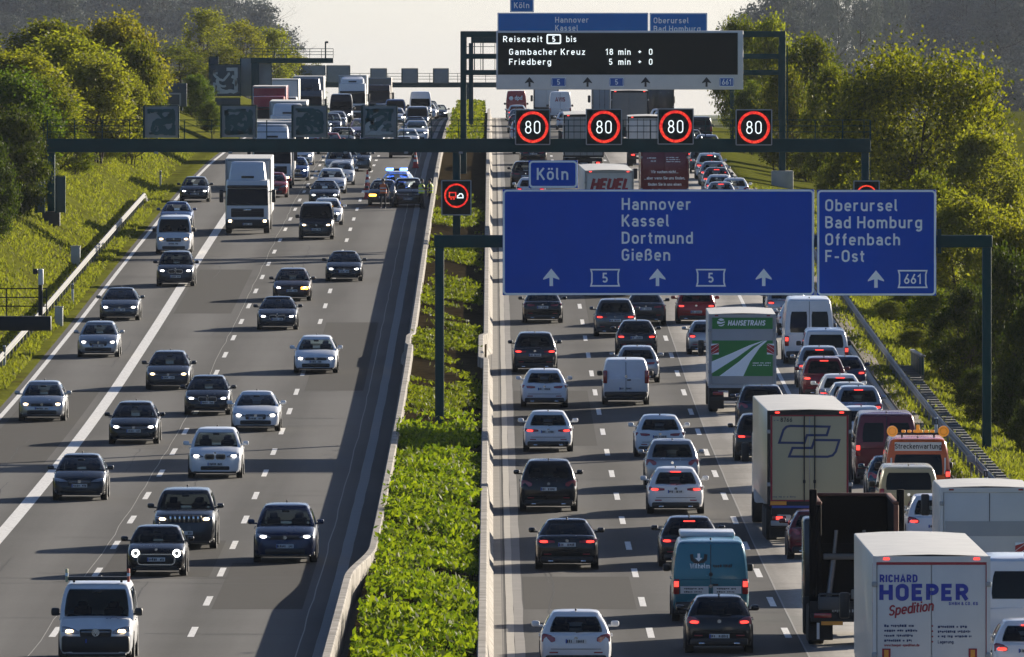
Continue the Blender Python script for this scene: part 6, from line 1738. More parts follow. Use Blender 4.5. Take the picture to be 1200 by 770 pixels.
# between and beyond the gantries
RC('suv', 'brown', 616, 0, 'dark brown sport utility car beside the small Köln sign', 0, y=797.)
RC('hatch', 'white', 622, 0, 'white hatchback half hidden behind the small Köln sign', 1, y=766.)
RC('sedan', 'black', 625, 0, 'black saloon just below the beam near the first 80 display', 0, y=862.)
g = 'queue of cars by the far right guard rail'
for i, (k, c_, u, y, l) in enumerate((('hatch', 'silver', 845, 757, 'silver car at the near end of the far kerbside queue'), ('small', 'white', 843, 773, 'white car second from the near end of the far kerbside queue'),
        ('hatch', 'grey', 840, 789, 'grey car third from the near end of the far kerbside queue'), ('wagon', 'silver', 836.5, 804, 'silver estate car fourth from the near end of the far kerbside queue'),
        ('suv', 'white', 832, 820, 'white sport utility car fifth from the near end of the far kerbside queue'), ('mpv', 'petrol', 823.5, 838, 'dark teal people carrier at the far end of the kerbside queue'))):
    RC(k, c_, u, 0, l, 2 if i % 2 == 0 else 1, y=float(y), group=g)
RC('small', 'white', 861.5, 0, 'white small car at the outer kerb beside the near end of the far queue', 0, y=766.)
RC('suv', 'silver', 829, 0, 'silver sport utility car right of the third 80 display', 0, y=884.)
RC('transporter', 'dark', 820, 0, 'dark van behind the third 80 display', 0, y=958.)
RC('suv', 'white', 778, 0, 'white car roof beyond the grey trailer, below the travel time board', 0, y=1030.)
RC('hatch', 'blue', 786, 0, 'blue hatchback beyond the grey trailer near the right verge', 0, y=985.)
RC('hatch', 'white', 700, 0, 'white hatchback tucked beside the grey trailer lorries far back', 1, y=1000.)
RC('hatch', 'white', 606, 0, 'white car between the red lettered van and the first 80 display', 1, y=1140.)
for i, (k, c_, X, Y, l) in enumerate((
    ('hatch', 'grey', 2.4, 905, 'grey hatchback beside the median behind the gantry railing'), ('suv', 'white', 2.3, 960, 'white sport utility car beside the median, left of the first 80 display'), ('wagon', 'dark', 2.2, 1020, 'dark estate car beside the median far back'), ('hatch', 'silver', 2.3, 1080, 'silver hatchback beside the median far back'),
    ('suv', 'black', 6.0, 930, 'black sport utility car ahead of the pale grey trailer lorry'), ('hatch', 'white', 6.2, 1050, 'white hatchback ahead of the pale grey trailer, middle lane'), ('hatch', 'silver', 13.9, 860, 'silver hatchback ahead of the kerbside queue'), ('suv', 'grey', 14.1, 908, 'grey sport utility car in the outer lane below the third 80 display'),
    ('hatch', 'white', 14.0, 932, 'white hatchback in the outer lane behind the third 80 display'), ('sedan', 'silver', 14.2, 1005, 'silver saloon in the outer lane far back'), ('mpv', 'white', 14.0, 1060, 'white people carrier in the outer lane far back'), ('hatch', 'dark', 13.9, 1110, 'dark hatchback in the outer lane near the crest'),
    ('wagon', 'silver', 6.1, 620, 'silver estate car hidden just behind the wide blue sign'), ('hatch', 'dark', 2.3, 640, 'dark hatchback hidden behind the left end of the wide blue sign'), ('hatch', 'white', 13.8, 575, 'white hatchback in the queue ahead of the tall white van'), ('suv', 'silver', 13.6, 590, 'silver sport utility car in the queue, just below the sign edge'), ('sedan', 'dark', 13.9, 608, 'dark saloon in the queue partly behind the Oberursel sign'))):
    place_car(k, c_, 'R', X, float(Y), l, None, 2 if i % 3 == 0 else 0)
def far_van(col, u, y, label, s, m, sz, th=.18, lowz=1.75, dx=0):
    o = RC('sprinter', col, u, 0, label, 0, y=y)
    c = Car('sprinter'); mb = MB(); text(mb, s, dx, lowz, sz, c.P('B', 0, .45).y - .03, th, .12, align='c'); obj('lettering', mb, m, o, 0)
    return o, c
o_, c_ = far_van('red', 605, 1250., 'far dark red van lettered dpd beyond the first 80 display', 'dpd', M['signwhite'], .40, dx=.22)
obj('logo_cube', MB().disc((-.50, 1.90), .22, c_.P('B', 0, .45).y - .03, 6), M['signwhite'], o_, 0)
far_van('white', 656.5, 1145., 'far white van lettered Avis in dark red below the travel time board', 'AVIS', red_l, .38)

# indicator on the brown estate
for o in list(SC.objects):
    if o.get('label', '').startswith('dark brown estate car'):
        p = KINDS['wagon']
        obj('lit_indicator', MB().cbox((-.66 * p['W'] / 2, p['L'] / 2 - .02, p['nose'] - .16), (.34, .06, .11), .02), M['indic'], o)

# ------------------------------------------------------------------ incident: police car, stopped cars, people, cones
pol = place_car('wagon', 'white', 'F', x_of_u(465, 774), 774., 'pale police car with flashing blue roof lights by the median', None, 1, -4., 1.06)
def police(o):
    p = KINDS['wagon']
    b = obj('light_bar', MB().cbox((0, .15, p['H'] + .10), (1.25, .32, .13), .04), M['plastic'], o)
    for s in (-1, 1): obj('blue_lamp', MB().cbox((s * .40, .19, p['H'] + .12), (.42, .34, .14), .04), M['bluelight'], b)
    obj('blue_stripe', MB().box((0, p['L'] / 2 - .62, p['hood'] - .03), (1.1, .5, .03), Matrix.Rotation(R(-7), 3, 'X')), mat('police_blue', (.01, .05, .35), .4), o, 0)
    obj('grille_lamp', MB().cbox((.30, p['L'] / 2 + .01, p['nose'] - .22), (.16, .05, .06), .015), M['bluelight'], o)
police(pol)
LC('suv', 'black', 478, 243, 'black sport utility car stopped in front of the police car', 0)
LC('hatch', 'dark', 449, 241, 'dark car with orange lamp stopped left of the police car', 0)
for o in list(SC.objects):
    if o.get('label', '').startswith('dark car with orange lamp'):
        obj('lit_indicator', MB().cbox((.62, KINDS['hatch']['L'] / 2 + .03, .62), (.42, .06, .12), .02), M['indic'], o)
def cone(u, v, label, h=1.0):
    y = y_of_v(v); x = x_of_u(u, y)
    t_ = thing('traffic_cone', label, 'cone', (x, y, zr(y) + .004))
    rd = mat('cone_red', (.55, .035, .03), .6)
    obj('foot', MB().cbox((0, 0, .04), (.46, .46, .08), .02), rd, t_)
    obj('cone_body', MB().tube((0, 0, .08), (0, 0, h), .19, .04, n=14), rd, t_)
    for a, b in ((.38, .52), (.66, .78)):
        obj('white_band', MB().tube((0, 0, h * a), (0, 0, h * b), .193 - .15 * (h * a - .08) / (h - .08), .193 - .15 * (h * b - .08) / (h - .08), n=14, cap=False), M['reflect'], t_)
cone(430.5, 223, 'red and white traffic cone left of the police car, upper one', 1.25)
cone(430.5, 233, 'red and white traffic cone left of the police car, lower one', 1.0)
cone(487, 197, 'red and white traffic cone behind the police car near the barrier', 1.1)

def person(x, y, rz, label, vest, pose, hat=False, sc=1.0):
    t_ = thing('person', label, 'person', (x, y, zr(y) + .005), (0, 0, rz)); t_.scale = (sc, sc, sc)
    bm = bmesh.new(); sk = bm.verts.layers.skin.verify()
    V = []
    def v(co, r, root=False):
        q = bm.verts.new(co); q[sk].radius = (r, r); q[sk].use_root = root; V.append(q); return q
    def e(a, b): bm.edges.new((a, b))
    pel = v((0, 0, .95), .145, True); w_ = v((0, .0, 1.10), .135); ch = v((0, .01, 1.32), .155); nk = v((0, .0, 1.47), .06); hd0 = v((0, .03, 1.55), .07); hd = v((0, .035, 1.65), .098); hd2 = v((0, .02, 1.74), .075)
    for a, b in ((pel, w_), (w_, ch), (ch, nk), (nk, hd0), (hd0, hd), (hd, hd2)): e(a, b)
    ns = v((0, .135, 1.64), .016); e(hd, ns)
    for s in (-1, 1):
        hip = v((s * .10, 0, .88), .095); kn = v((s * .115, .03 + .03 * s, .49), .062); an = v((s * .12, -.01 + .05 * s, .10), .042); ft = v((s * .13, .14 + .05 * s, .04), .038)
        for a, b in ((pel, hip), (hip, kn), (kn, an), (an, ft)): e(a, b)
        sh = v((s * .20, .0, 1.40), .066); el, wr = pose[s]
        el_ = v((s * el[0], el[1], el[2]), .046); wr_ = v((s * wr[0], wr[1], wr[2]), .030)
        d = (wr_.co - el_.co).normalized(); hn = v(wr_.co + d * .075, .034)
        for a, b in ((ch, sh), (sh, el_), (el_, wr_), (wr_, hn)): e(a, b)
        side = d.cross(Vector((0, 1, .3))).normalized()
        for k in range(4):
            f1 = v(hn.co + d * .045 + side * (k - 1.5) * .020, .0095); f2 = v(f1.co + d * (.045 + .008 * (1.5 - abs(k - 1.5))) + Vector((0, .012, 0)), .008); e(hn, f1); e(f1, f2)
        th = v(hn.co + side * .045 + d * .01, .011); t2 = v(th.co + d * .035, .009); e(hn, th); e(th, t2)
    me = bpy.data.meshes.new('person_base'); bm.to_mesh(me); bm.free()
    o = bpy.data.objects.new('person_base', me); C.objects.link(o)
    o.modifiers.new('s', 'SKIN'); m2 = o.modifiers.new('d', 'SUBSURF'); m2.levels = 1; m2.render_levels = 1
    dg = bpy.context.evaluated_depsgraph_get(); dg.update()
    ev = bpy.data.meshes.new_from_object(o.evaluated_get(dg)); bpy.data.objects.remove(o)
    ev.name = 'body'; ev.materials.clear()
    for m in (M['skin'], M['jacket'], M['trousers'], M['hair']): ev.materials.append(m)
    for p_ in ev.polygons:
        z, yy, xx = p_.center.z, p_.center.y, abs(p_.center.x)
        p_.material_index = 2 if z < 1.0 and xx < .22 else 0
        if 1.0 <= z < 1.47: p_.material_index = 1
        if z <= .09: p_.material_index = 3
        p_.use_smooth = True
    handz = {s: pose[s][1][2] for s in (-1, 1)}
    for p_ in ev.polygons:
        s = 1 if p_.center.x > 0 else -1
        w3 = Vector((s * pose[s][1][0], pose[s][1][1], pose[s][1][2]))
        if (p_.center - w3).length < .22 and (p_.center.y > .16 or abs(p_.center.x) > .26) and (p_.center - Vector((s * pose[s][0][0], pose[s][0][1], pose[s][0][2]))).length > .2: p_.material_index = 0
    b = bpy.data.objects.new('body', ev); C.objects.link(b); b.parent = t_
    # vest shell and hair
    def rg(z, rx, ry, cy=0): return [(rx * math.cos(2 * math.pi * i / 18), cy + ry * math.sin(2 * math.pi * i / 18), z) for i in range(18)]
    vs = obj('safety_vest', MB().loft([rg(.92, .205, .175), rg(1.05, .20, .17), rg(1.2, .205, .175), rg(1.34, .215, .185), rg(1.43, .185, .14), rg(1.475, .10, .09)], cap=False), vest, t_)
    obj('reflective_band', MB().loft([rg(1.03, .206, .176), rg(1.09, .206, .176)], cap=False).loft([rg(1.20, .211, .181), rg(1.26, .214, .184)], cap=False), M['reflect'], vs)
    obj('hair', MB().loft([rg(1.62, .104, .104, .0), rg(1.70, .108, .112, .008), rg(1.77, .075, .08, .01), rg(1.80, .02, .02, .01)]), M['hair'] if not hat else M['jacket'], t_)
    fc = MB()
    for s in (-1, 1): fc.ell((s * .036, .118, 1.665), (.013, .010, .009), 8, 5)
    obj('eyes', fc, M['ink'], t_); obj('mouth', MB().cbox((0, .118, 1.585), (.05, .012, .012), .004), mat('lips', (.3, .1, .08)), t_)
    for s in (-1, 1): obj('ear', MB().ell((s * .098, .02, 1.645), (.016, .026, .036), 8, 6), M['skin'], t_)
    return t_
down = ((.29, -.02, 1.12), (.30, .08, .88)); fold = ((.28, .02, 1.14), (.10, .24, 1.12)); point = ((.31, .08, 1.18), (.26, .33, 1.22))
yp = y_of_v(245)
person(x_of_u(449, yp) , yp, R(165), 'person in orange safety vest and dark trousers standing beside the stopped cars', M['vest_o'], {-1: down, 1: point})
person(x_of_u(494, yp), yp, R(-70), 'person in yellow safety vest, left one of the pair by the median barrier', M['vest_y'], {-1: fold, 1: point}, True)
person(x_of_u(504, yp), yp + .6, R(80), 'person in yellow safety vest, right one of the pair against the barrier', M['vest_y'], {-1: down, 1: fold}, True)
def motorbike():
    y = y_of_v(243); x = x_of_u(462, y)
    t_ = thing('motorcycle', 'grey motorcycle standing between the orange vested person and the black car', 'motorcycle', (x, y, zr(y) + .004), (0, 0, R(168)))
    for yy in (-.70, .70):
        w_ = MB(); n = 20; prof = [(-.06, .22), (-.06, .28), (-.03, .31), (.03, .31), (.06, .28), (.06, .22)]
        w_.loft([[(a, yy + q * math.cos(2 * math.pi * i / n), .31 + q * math.sin(2 * math.pi * i / n)) for i in range(n)] for a, q in prof]); o = obj('wheel', w_, M['rubber'], t_)
        obj('rim', MB().tube((-.05, yy, .31), (.05, yy, .31), .2, n=16), M['darkrim'], o)
    g_ = paint('silver')
    obj('fairing', MB().loft([[(-.12, .55, .62), (.12, .55, .62), (.10, .75, .95), (-.10, .75, .95)], [(-.20, .50, .9), (.20, .50, .9), (.16, .62, 1.1), (-.16, .62, 1.1)], [(-.12, .30, 1.2), (.12, .30, 1.2), (.1, .38, 1.3), (-.1, .38, 1.3)]]), g_, t_)
    obj('tank', MB().ell((0, .15, .88), (.17, .33, .16)), g_, t_)
    obj('seat', MB().cbox((0, -.42, .84), (.26, .75, .12), .05), M['rubber'], t_)
    obj('engine', MB().cbox((0, .05, .48), (.34, .55, .40), .06), M['darkrim'], t_)
    obj('fork', MB().tube((-.09, .70, .31), (-.09, .45, 1.0), .03).tube((.09, .70, .31), (.09, .45, 1.0), .03), M['steel'], t_)
    obj('handlebar', MB().tube((-.38, .28, 1.06), (.38, .28, 1.06), .018), M['plastic'], t_)
    for s in (-1, 1): obj('pannier', MB().cbox((s * .32, -.62, .68), (.22, .5, .42), .06), M['boxgrey'], t_)
    obj('headlight', MB().ell((0, .72, .88), (.09, .06, .08)), M['lens'], t_)
motorbike()
# ------------------------------------------------------------------ vegetation
def leaf_mat(name, dark, light, trans=.45, gloss=.65):
    m = bpy.data.materials.new(name); m.use_nodes = True; t = m.node_tree
    t.nodes.remove(t.nodes['Principled BSDF']); out = t.nodes['Material Output']
    N, L_ = t.nodes.new, t.links.new
    g_ = N('ShaderNodeNewGeometry')
    rp = N('ShaderNodeValToRGB'); rp.color_ramp.elements[0].color = tuple(dark) + (1,); rp.color_ramp.elements[1].color = tuple(light) + (1,)
    oi = N('ShaderNodeObjectInfo')
    hs = N('ShaderNodeHueSaturation')
    mr = N('ShaderNodeMapRange'); mr.inputs[3].default_value = .482; mr.inputs[4].default_value = .515; L_(oi.outputs['Random'], mr.inputs[0])
    L_(g_.outputs['Random Per Island'], rp.inputs[0]); L_(rp.outputs[0], hs.inputs['Color']); L_(mr.outputs[0], hs.inputs['Hue'])
    p = N('ShaderNodeBsdfPrincipled'); p.inputs['Roughness'].default_value = gloss; p.inputs['Specular IOR Level'].default_value = .12
    tr = N('ShaderNodeBsdfTranslucent'); mx = N('ShaderNodeMixShader'); mx.inputs[0].default_value = trans
    L_(hs.outputs[0], p.inputs['Base Color'])
    b = N('ShaderNodeMix'); b.data_type = 'RGBA'; b.blend_type = 'MULTIPLY'; b.inputs['Factor'].default_value = 1; b.inputs['B'].default_value = (1.35, 1.5, .6, 1)
    L_(hs.outputs[0], b.inputs['A']); L_(b.outputs['Result'], tr.inputs[0])
    L_(p.outputs[0], mx.inputs[1]); L_(tr.outputs[0], mx.inputs[2]); L_(mx.outputs[0], out.inputs[0])
    return m
LM = dict(
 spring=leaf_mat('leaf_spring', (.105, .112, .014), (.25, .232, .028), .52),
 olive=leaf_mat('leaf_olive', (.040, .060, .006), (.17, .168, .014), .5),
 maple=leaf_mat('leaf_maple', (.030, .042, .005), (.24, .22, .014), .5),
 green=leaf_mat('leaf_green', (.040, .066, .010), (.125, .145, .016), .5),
 dark=leaf_mat('leaf_shade', (.022, .038, .008), (.070, .085, .012), .42),  # darker leaf copy: shade in the tree masses is put into its colour
 bare=leaf_mat('twig_haze', (.105, .118, .116), (.155, .168, .162), .05, .9),  # bare twig grey with pale blue distance haze mixed into the colour
 blossom=leaf_mat('blossom', (.35, .33, .24), (.6, .58, .46), .4),
 cover=leaf_mat('leaf_cover', (.050, .090, .006), (.215, .250, .014), .45, .62),
 coverfar=leaf_mat('leaf_cover_far', (.055, .075, .006), (.17, .185, .014), .45, .6),
 grass=leaf_mat('grass_blade', (.105, .112, .020), (.215, .205, .034), .45, .8),
)
bark = mat('bark', (.045, .034, .024), .95, 0, 0, .4, 5., bump=.5)
NPR = np.random.default_rng(5)
def quads_mesh(name, cen, size, m, up=0., asp=.62, tilt=None):
    """many small leaf-shaped faces (pointed quads) at the given centres"""
    n = len(cen)
    d = NPR.normal(size=(n, 3)); d[:, 2] += up; d /= np.linalg.norm(d, axis=1)[:, None]
    r = NPR.normal(size=(n, 3)); s = np.cross(d, r); s /= np.linalg.norm(s, axis=1)[:, None]
    sz = (size * NPR.uniform(.65, 1.35, n))[:, None]
    a = cen - d * sz * .5; b = cen + s * sz * asp * .5; c = cen + d * sz * .5; e = cen - s * sz * asp * .5
    v = np.stack([a, b, c, e], 1).reshape(-1, 3)
    me = bpy.data.meshes.new(name)
    me.vertices.add(4 * n); me.vertices.foreach_set('co', v.astype(np.float32).ravel())
    me.loops.add(4 * n); me.loops.foreach_set('vertex_index', np.arange(4 * n, dtype=np.int32))
    me.polygons.add(n); me.polygons.foreach_set('loop_start', np.arange(0, 4 * n, 4, dtype=np.int32))
    me.update(calc_edges=True); me.validate()
    me.materials.append(m)
    return me
def make_tree(name, h, wd, ntip, per, leaf, lm, low=.15, seed=0, dens=1., bare=False, spread=1., shape='round'):
    """a tree of height h and crown width wd: trunk + limbs, leaves scattered round limb tips"""
    r = random.Random(seed)
    tb = MB(); tips = []
    nst = 1 if shape != 'bush' else 5
    if shape == 'tall': nst = 1
    for s_ in range(nst):
        bx, by = (r.uniform(-.15, .15) * wd, r.uniform(-.15, .15) * wd) if nst > 1 else (0, 0)
        p = Vector((bx, by, -.3)); rad = h * (.020 if nst == 1 else .010)
        top = h * (.82 if shape != 'round' else .62)
        k = 7
        for i in range(k):
            q = Vector((bx + r.uniform(-.03, .03) * wd + (bx * .8) * (i + 1) / k, by + r.uniform(-.03, .03) * wd, -.3 + (top + .3) * (i + 1) / k))
            tb.tube(p, q, rad * (1 - .8 * i / k), rad * (1 - .8 * (i + 1) / k), n=6, cap=False)
            p = q
            if q.z > h * low * .6:
                for b in range(3 if shape != 'tall' else 4):
                    a = r.uniform(0, 6.28); L_ = wd * r.uniform(.26, .5) * (1.0 if shape != 'tall' else .8)
                    f = (q.z / h)
                    L_ *= (1 - .45 * max(0, (f - .5) / .5)) if shape != 'round' else 1
                    e = q + Vector((math.cos(a) * L_, math.sin(a) * L_, r.uniform(.25, .75) * L_))
                    m_ = q.lerp(e, .5) + Vector((0, 0, -.04 * L_))
                    rr_ = rad * (1 - .75 * (i + 1) / k) * .55
                    tb.tube(q, m_, rr_, rr_ * .7, n=5, cap=False); tb.tube(m_, e, rr_ * .7, rr_ * .25, n=5, cap=False)
                    for c_ in range(3):
                        e2 = e + Vector((r.uniform(-1, 1), r.uniform(-1, 1), r.uniform(-.2, .9))) * L_ * .45
                        tb.tube(m_.lerp(e, r.uniform(.3, 1)), e2, rr_ * .3, rr_ * .12, n=4, cap=False)
    # crown volume: lobes on an uneven ellipsoid shell plus filling inside
    lobes = []
    cz = h * (low + (1 - low) * .5); hz = h * (1 - low) * .5
    for i in range(ntip):
        for _ in range(30):
            d = Vector((r.gauss(0, 1), r.gauss(0, 1), r.gauss(0, 1))).normalized()
            q = r.uniform(.35, 1.) ** .5
            w_ = 1.0
            if shape == 'bush': w_ = 1.0 if d.z < 0 else 1 - .25 * d.z
            p = Vector((d.x * wd * .5 * q * w_, d.y * wd * .5 * q * w_, cz + d.z * hz * q))
            n_ = math.sin(p.x * 9 / wd + seed) * math.cos(p.y * 8 / wd + seed * 2) * math.sin(p.z * 10 / h + seed)
            if n_ > -.25: break
        lobes.append((p, r.uniform(.55, 1.25)))
    cen = []
    lr = wd * .058 * spread
    for p, s_ in lobes:
        n = int(per * s_ * dens)
        x = NPR.normal(size=(n, 3)) * np.array([lr, lr, lr * .8]) * s_
        cen.append(x + np.array(p))
    cen = np.concatenate(cen)
    cen = cen[cen[:, 2] > .05]
    crown = quads_mesh('crown', cen, leaf, lm, up=.15)
    trunk = mesh_of('trunk', tb, bark, 60, False)
    return crown, trunk
TP = {}
def tree(kind, x, y, h, wd, label, group=None, name='tree', rz=None):
    key = kind
    if key not in TP:
        kk, lm, var = kind
        base = {'round': (11, 10.5, 300, 115, .23, .20, 'round'), 'bush': (8, 6, 190, 105, .22, .02, 'bush'), 'wood': (20, 12, 170, 110, .42, .03, 'bush'), 'tall': (22, 11, 170, 60, .28, .15, 'tall'), 'far': (18, 10, 150, 60, .42, .05, 'bush'),
                'bare': (24, 10, 150, 34, .42, .25, 'tall'), 'shrub': (3, 3.2, 70, 80, .10, .0, 'bush')}[kk]
        hh, ww, nt_, per, lf, low, shp = base
        TP[key] = (make_tree(kk, hh, ww, nt_, per, lf, LM[lm], low, 17 * var + len(TP), shape=shp, spread=1.1 if kk != 'bare' else .9), hh, ww)
    (cr, tk), hh, ww = TP[key]
    z = ter(x, y)
    t_ = thing(name, label, 'tree' if name != 'shrub' else 'shrub', (x, y, z), (0, 0, rnd.uniform(0, 6.28) if rz is None else rz), group)
    s = (wd / ww, wd / ww, h / hh); t_.scale = s
    obj('crown', cr, None, t_); obj('trunk', tk, None, t_)
    return t_
def T(kind, u, vtop, y, wpx, label, group=None, name='tree'):
    x = x_of_u(u, y); h = z_of_v(vtop, y) - ter(x, y)
    return tree(kind, x, y, max(1.0, h * 1.0), wpx * y / F, label, group, name)
# left bank, sunlit spring foliage
gl = 'sunlit trees on the left bank'
for k, u, vt, y, wpx, l in (
    ('spring', 75, 42, 800, 110, 'tall sunlit yellow green tree in the middle of the left bank clump'), ('spring', 138, 20, 850, 118, 'tallest sunlit tree of the left clump, its top near the hazy wood'),
    ('spring', 22, 62, 760, 110, 'yellow green tree above the dark shrub at the left edge'), ('olive', 160, 48, 830, 66, 'rounded tree at the right end of the left clump, above the crouching scrawl'),
    ('spring', 105, 66, 790, 90, 'lower sunlit tree in front of the left clump, behind the gantry railing'), ('olive', 60, 30, 880, 100, 'olive tree behind the left clump towards the hazy wood'),
    ('green', 10, 88, 700, 90, 'darker green tree at the left edge above the side boards'), ('spring', 150, 88, 815, 60, 'small sunlit tree at the right foot of the left clump'),
    ('olive', 50, 95, 745, 70, 'olive bushy tree near the left end of the walkway gantry')):
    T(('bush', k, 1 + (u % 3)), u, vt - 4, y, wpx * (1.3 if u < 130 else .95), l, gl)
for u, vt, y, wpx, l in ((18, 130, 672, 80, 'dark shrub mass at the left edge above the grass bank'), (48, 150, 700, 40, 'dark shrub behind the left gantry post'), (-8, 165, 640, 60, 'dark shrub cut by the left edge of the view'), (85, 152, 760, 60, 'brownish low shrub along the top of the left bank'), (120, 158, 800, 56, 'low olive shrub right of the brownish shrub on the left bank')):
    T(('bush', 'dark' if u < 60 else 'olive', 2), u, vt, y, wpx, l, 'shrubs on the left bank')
T(('bush', 'olive', 2), 3, 70, 920, 60, 'olive tree behind the dark shrubs at the left edge')
T(('bush', 'green', 3), 229, 88, 1010, 44, 'dark green bush between the roofed sign back and the scrawled sign back')
T(('bush', 'green', 3), 246, 118, 985, 30, 'low green bush under the scrawled sign back')
for u, vt, y, wpx, k, l in ((200, 52, 1200, 80, 'olive', 'hazy grey green tree behind the roofed sign back'), (178, 70, 1150, 50, 'olive', 'hazy tree touching the right end of the left clump'), (240, 8, 1380, 66, 'spring', 'hazy yellow tree high behind the scrawled sign back'),
    (282, 22, 1400, 70, 'spring', 'hazy yellow tree above the slatted sign back'), (318, 30, 1450, 62, 'spring', 'hazy yellow tree left of the sky gap'), (345, 62, 1500, 48, 'spring', 'low hazy yellow tree under the cantilever arm'), (366, 70, 1560, 34, 'olive', 'small hazy tree beside the large distant sign backs'), (262, 50, 1300, 60, 'olive', 'hazy tree directly behind the scrawled sign back')):
    T(('far', k, 1), u, vt, y, wpx, l, 'hazy trees left of the crest')
gf = 'bare hazy wood behind the left trees'
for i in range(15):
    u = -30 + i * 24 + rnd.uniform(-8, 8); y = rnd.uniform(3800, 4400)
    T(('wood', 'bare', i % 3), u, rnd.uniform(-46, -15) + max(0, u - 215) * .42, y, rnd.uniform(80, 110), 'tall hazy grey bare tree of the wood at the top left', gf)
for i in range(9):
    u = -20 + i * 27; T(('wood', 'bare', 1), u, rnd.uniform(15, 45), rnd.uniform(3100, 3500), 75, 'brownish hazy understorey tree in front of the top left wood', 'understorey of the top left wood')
# right side
gr_ = 'sunlit trees right of the carriageway'
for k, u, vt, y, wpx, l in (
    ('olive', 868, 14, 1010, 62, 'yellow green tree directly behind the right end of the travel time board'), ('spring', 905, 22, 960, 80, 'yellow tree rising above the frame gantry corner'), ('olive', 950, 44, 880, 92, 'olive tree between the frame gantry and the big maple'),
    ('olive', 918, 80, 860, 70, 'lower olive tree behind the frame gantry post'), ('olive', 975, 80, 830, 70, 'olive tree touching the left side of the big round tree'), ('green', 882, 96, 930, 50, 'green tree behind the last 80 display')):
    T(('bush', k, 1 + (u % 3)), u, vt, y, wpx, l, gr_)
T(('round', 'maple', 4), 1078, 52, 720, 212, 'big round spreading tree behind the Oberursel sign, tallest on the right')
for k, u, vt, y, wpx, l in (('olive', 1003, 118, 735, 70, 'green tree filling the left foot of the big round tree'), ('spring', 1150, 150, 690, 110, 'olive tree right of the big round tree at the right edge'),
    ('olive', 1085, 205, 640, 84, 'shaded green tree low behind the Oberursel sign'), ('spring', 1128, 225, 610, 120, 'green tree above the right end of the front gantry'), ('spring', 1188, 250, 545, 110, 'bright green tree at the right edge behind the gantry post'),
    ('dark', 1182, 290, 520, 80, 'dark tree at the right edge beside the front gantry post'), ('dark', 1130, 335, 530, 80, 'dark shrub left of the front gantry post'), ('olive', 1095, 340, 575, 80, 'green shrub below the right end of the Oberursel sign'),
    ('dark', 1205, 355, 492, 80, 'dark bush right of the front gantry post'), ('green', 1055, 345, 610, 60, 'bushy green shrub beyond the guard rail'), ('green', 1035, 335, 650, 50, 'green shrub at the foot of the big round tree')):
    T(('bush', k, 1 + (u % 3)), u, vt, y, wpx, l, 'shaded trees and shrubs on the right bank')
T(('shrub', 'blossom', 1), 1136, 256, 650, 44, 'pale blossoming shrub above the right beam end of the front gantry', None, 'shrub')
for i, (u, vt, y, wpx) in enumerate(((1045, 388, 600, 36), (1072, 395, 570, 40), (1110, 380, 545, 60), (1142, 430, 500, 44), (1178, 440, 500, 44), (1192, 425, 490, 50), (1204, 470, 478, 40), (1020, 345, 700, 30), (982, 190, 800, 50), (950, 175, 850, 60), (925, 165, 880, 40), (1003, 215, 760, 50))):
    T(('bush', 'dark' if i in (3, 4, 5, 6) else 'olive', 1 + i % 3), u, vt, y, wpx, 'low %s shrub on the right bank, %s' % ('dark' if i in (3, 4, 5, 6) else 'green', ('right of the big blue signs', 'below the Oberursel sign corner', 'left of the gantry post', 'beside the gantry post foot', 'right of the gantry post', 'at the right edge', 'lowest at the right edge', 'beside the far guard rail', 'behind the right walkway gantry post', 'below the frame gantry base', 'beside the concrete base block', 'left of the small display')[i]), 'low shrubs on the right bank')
gd = 'tall hazy wood at the top right'
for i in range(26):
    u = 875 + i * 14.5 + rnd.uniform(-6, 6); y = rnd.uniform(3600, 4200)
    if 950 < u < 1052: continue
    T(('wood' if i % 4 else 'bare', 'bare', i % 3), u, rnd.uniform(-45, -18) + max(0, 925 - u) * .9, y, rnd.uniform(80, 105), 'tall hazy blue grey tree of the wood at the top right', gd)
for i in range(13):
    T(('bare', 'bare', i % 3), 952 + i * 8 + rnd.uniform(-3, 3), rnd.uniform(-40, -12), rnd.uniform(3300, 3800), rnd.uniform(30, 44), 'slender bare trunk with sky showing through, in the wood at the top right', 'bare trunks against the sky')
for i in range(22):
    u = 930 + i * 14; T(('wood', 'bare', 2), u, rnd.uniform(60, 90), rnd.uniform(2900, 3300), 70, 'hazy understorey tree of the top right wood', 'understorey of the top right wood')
for i, u in enumerate((545, 570, 600)): pass
# clipped hedge on the far median
def hedge():
    cen = []
    n = 9000
    y = NPR.uniform(880, 1300, n); x = NPR.uniform(-3.2, -.6, n)
    z = np.array([zr(a) for a in y]) + .5 + NPR.uniform(0, 1.0, n) * (.9 + .5 * np.sin(y * .05))
    o = bpy.data.objects.new('hedge', quads_mesh('hedge', np.stack([x, y, z], 1), .24, LM['olive'])); C.objects.link(o)
    tag(o, 'brown green hedge on the far part of the planted median', 'hedge')
hedge()
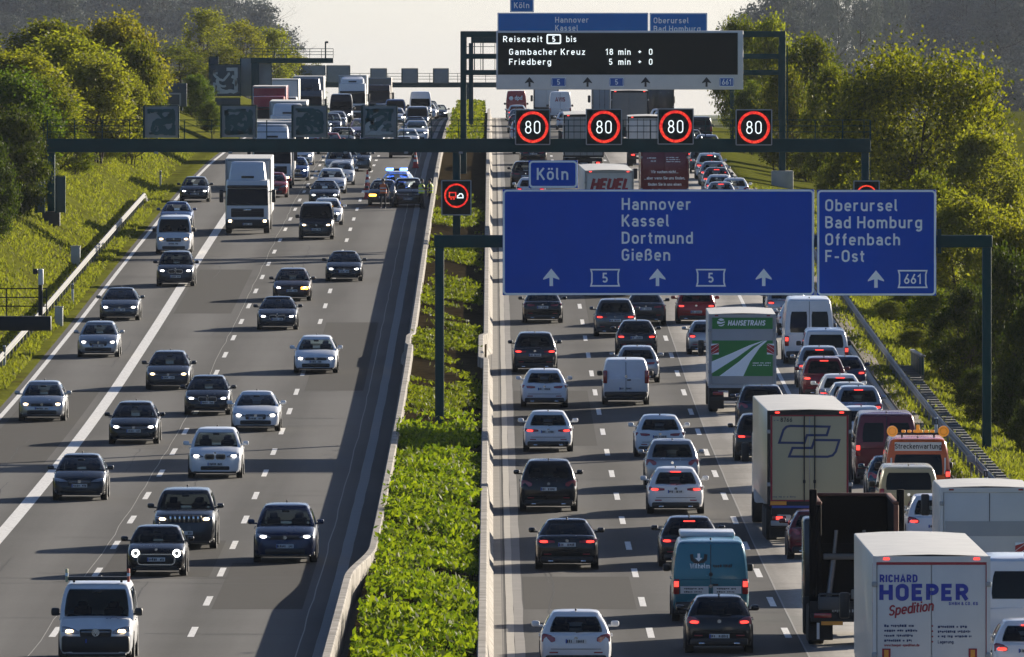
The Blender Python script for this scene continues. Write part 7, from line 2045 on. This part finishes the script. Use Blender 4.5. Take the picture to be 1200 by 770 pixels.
# ------------------------------------------------------------------ ground cover
def cover():
    pts = []
    r = np.random.default_rng(3)
    n = 112000
    y = 296 + (760 - 296) * r.uniform(0, 1, n) ** 1.35; x = r.uniform(-3.42, -.36, n)
    edge = np.minimum(x + 3.42, -.36 - x)
    f = np.sin(x * 2.1 + y * .35) * np.sin(y * .21 + 1.3) + .6 * np.sin(y * .53 + x * 3.1) + .5 * r.normal(size=n) * .5
    thin = np.clip((y - 470) / 25, 0, 1)
    bare = np.sin(y * .115 + .6) * .9
    keep = np.where(y < 470, f > -.62, f + bare > -.25 + .65 * thin)
    keep &= r.uniform(0, 1, n) < .25 + edge * 1.6 + .3 * np.sin(y * .4)
    # gap with bare soil in front of the gantry post
    x, y, f = x[keep], y[keep], f[keep]
    hgt = np.where(y < 480, .62, .32) * (.55 + .45 * np.sin(x * 2.3 + y * .55) * np.sin(y * .27 + x)) * (.8 + .3 * np.sin(y * .083)) + .06
    z = np.interp(y, _yy, _zz) + .50 + hgt * r.uniform(.15, 1.0, len(y)) ** .6 * np.where(r.uniform(0, 1, len(y)) < .04, 1.7, 1.0)
    for sel, lf, m, l in ((y < 482, .21, 'cover', 'dense bright green leafy ground cover filling the near part of the median bed'), (y >= 482, .19, 'coverfar', 'patchy olive green low plants on the brown soil of the far median bed')):
        o = bpy.data.objects.new('ground_cover', quads_mesh('ground_cover', np.stack([x, y, z], 1)[sel], lf, LM[m], up=1.0, asp=.5)); C.objects.link(o)
        tag(o, l, 'plants', kind='stuff')
cover()
def grass():
    r = np.random.default_rng(9)
    cs = []
    for x0, x1, y0, y1, n in ((-28.5, -20.8, 540, 900, 42000), (-20.6, -19.75, 520, 800, 9000), (16.9, 20.5, 400, 800, 30000), (15.95, 16.7, 430, 800, 5000)):
        y = y0 + (y1 - y0) * r.uniform(0, 1, n) ** 1.3; x = r.uniform(x0, x1, n)
        f = np.sin(x * 1.7 + y * .21) + np.sin(y * .13 + x * .6) + r.normal(size=n) * .7
        k = f > -.9; x, y = x[k], y[k]
        z = np.array([ter(a, b) for a, b in zip(x, y)]) + r.uniform(0, .14, len(x))
        cs.append(np.stack([x, y, z], 1))
    o = bpy.data.objects.new('grass', quads_mesh('grass', np.concatenate(cs), .26, LM['grass'], up=1.8, asp=.28)); C.objects.link(o)
    tag(o, 'bright green grass tufts on the banks beside the motorway', 'grass', kind='stuff')
grass()
# ------------------------------------------------------------------ haze
def haze():
    mb = MB().box((0, 9900, 40), (9000, 20400, 150))
    m = bpy.data.materials.new('haze'); m.use_nodes = True; t = m.node_tree
    t.nodes.remove(t.nodes['Principled BSDF'])
    v = t.nodes.new('ShaderNodeVolumePrincipled'); v.inputs['Color'].default_value = (.80, .88, 1, 1); v.inputs['Density'].default_value = HAZE; v.inputs['Anisotropy'].default_value = 0
    t.links.new(v.outputs[0], t.nodes['Material Output'].inputs['Volume'])
    o = obj('haze', mb, m, smooth=0); tag(o, kind='stuff', label='thin pale haze over the far motorway and woods', cat='haze')
HAZE = .000024
if HAZE: haze()
for o in PROTO.values(): drop_tree(o)
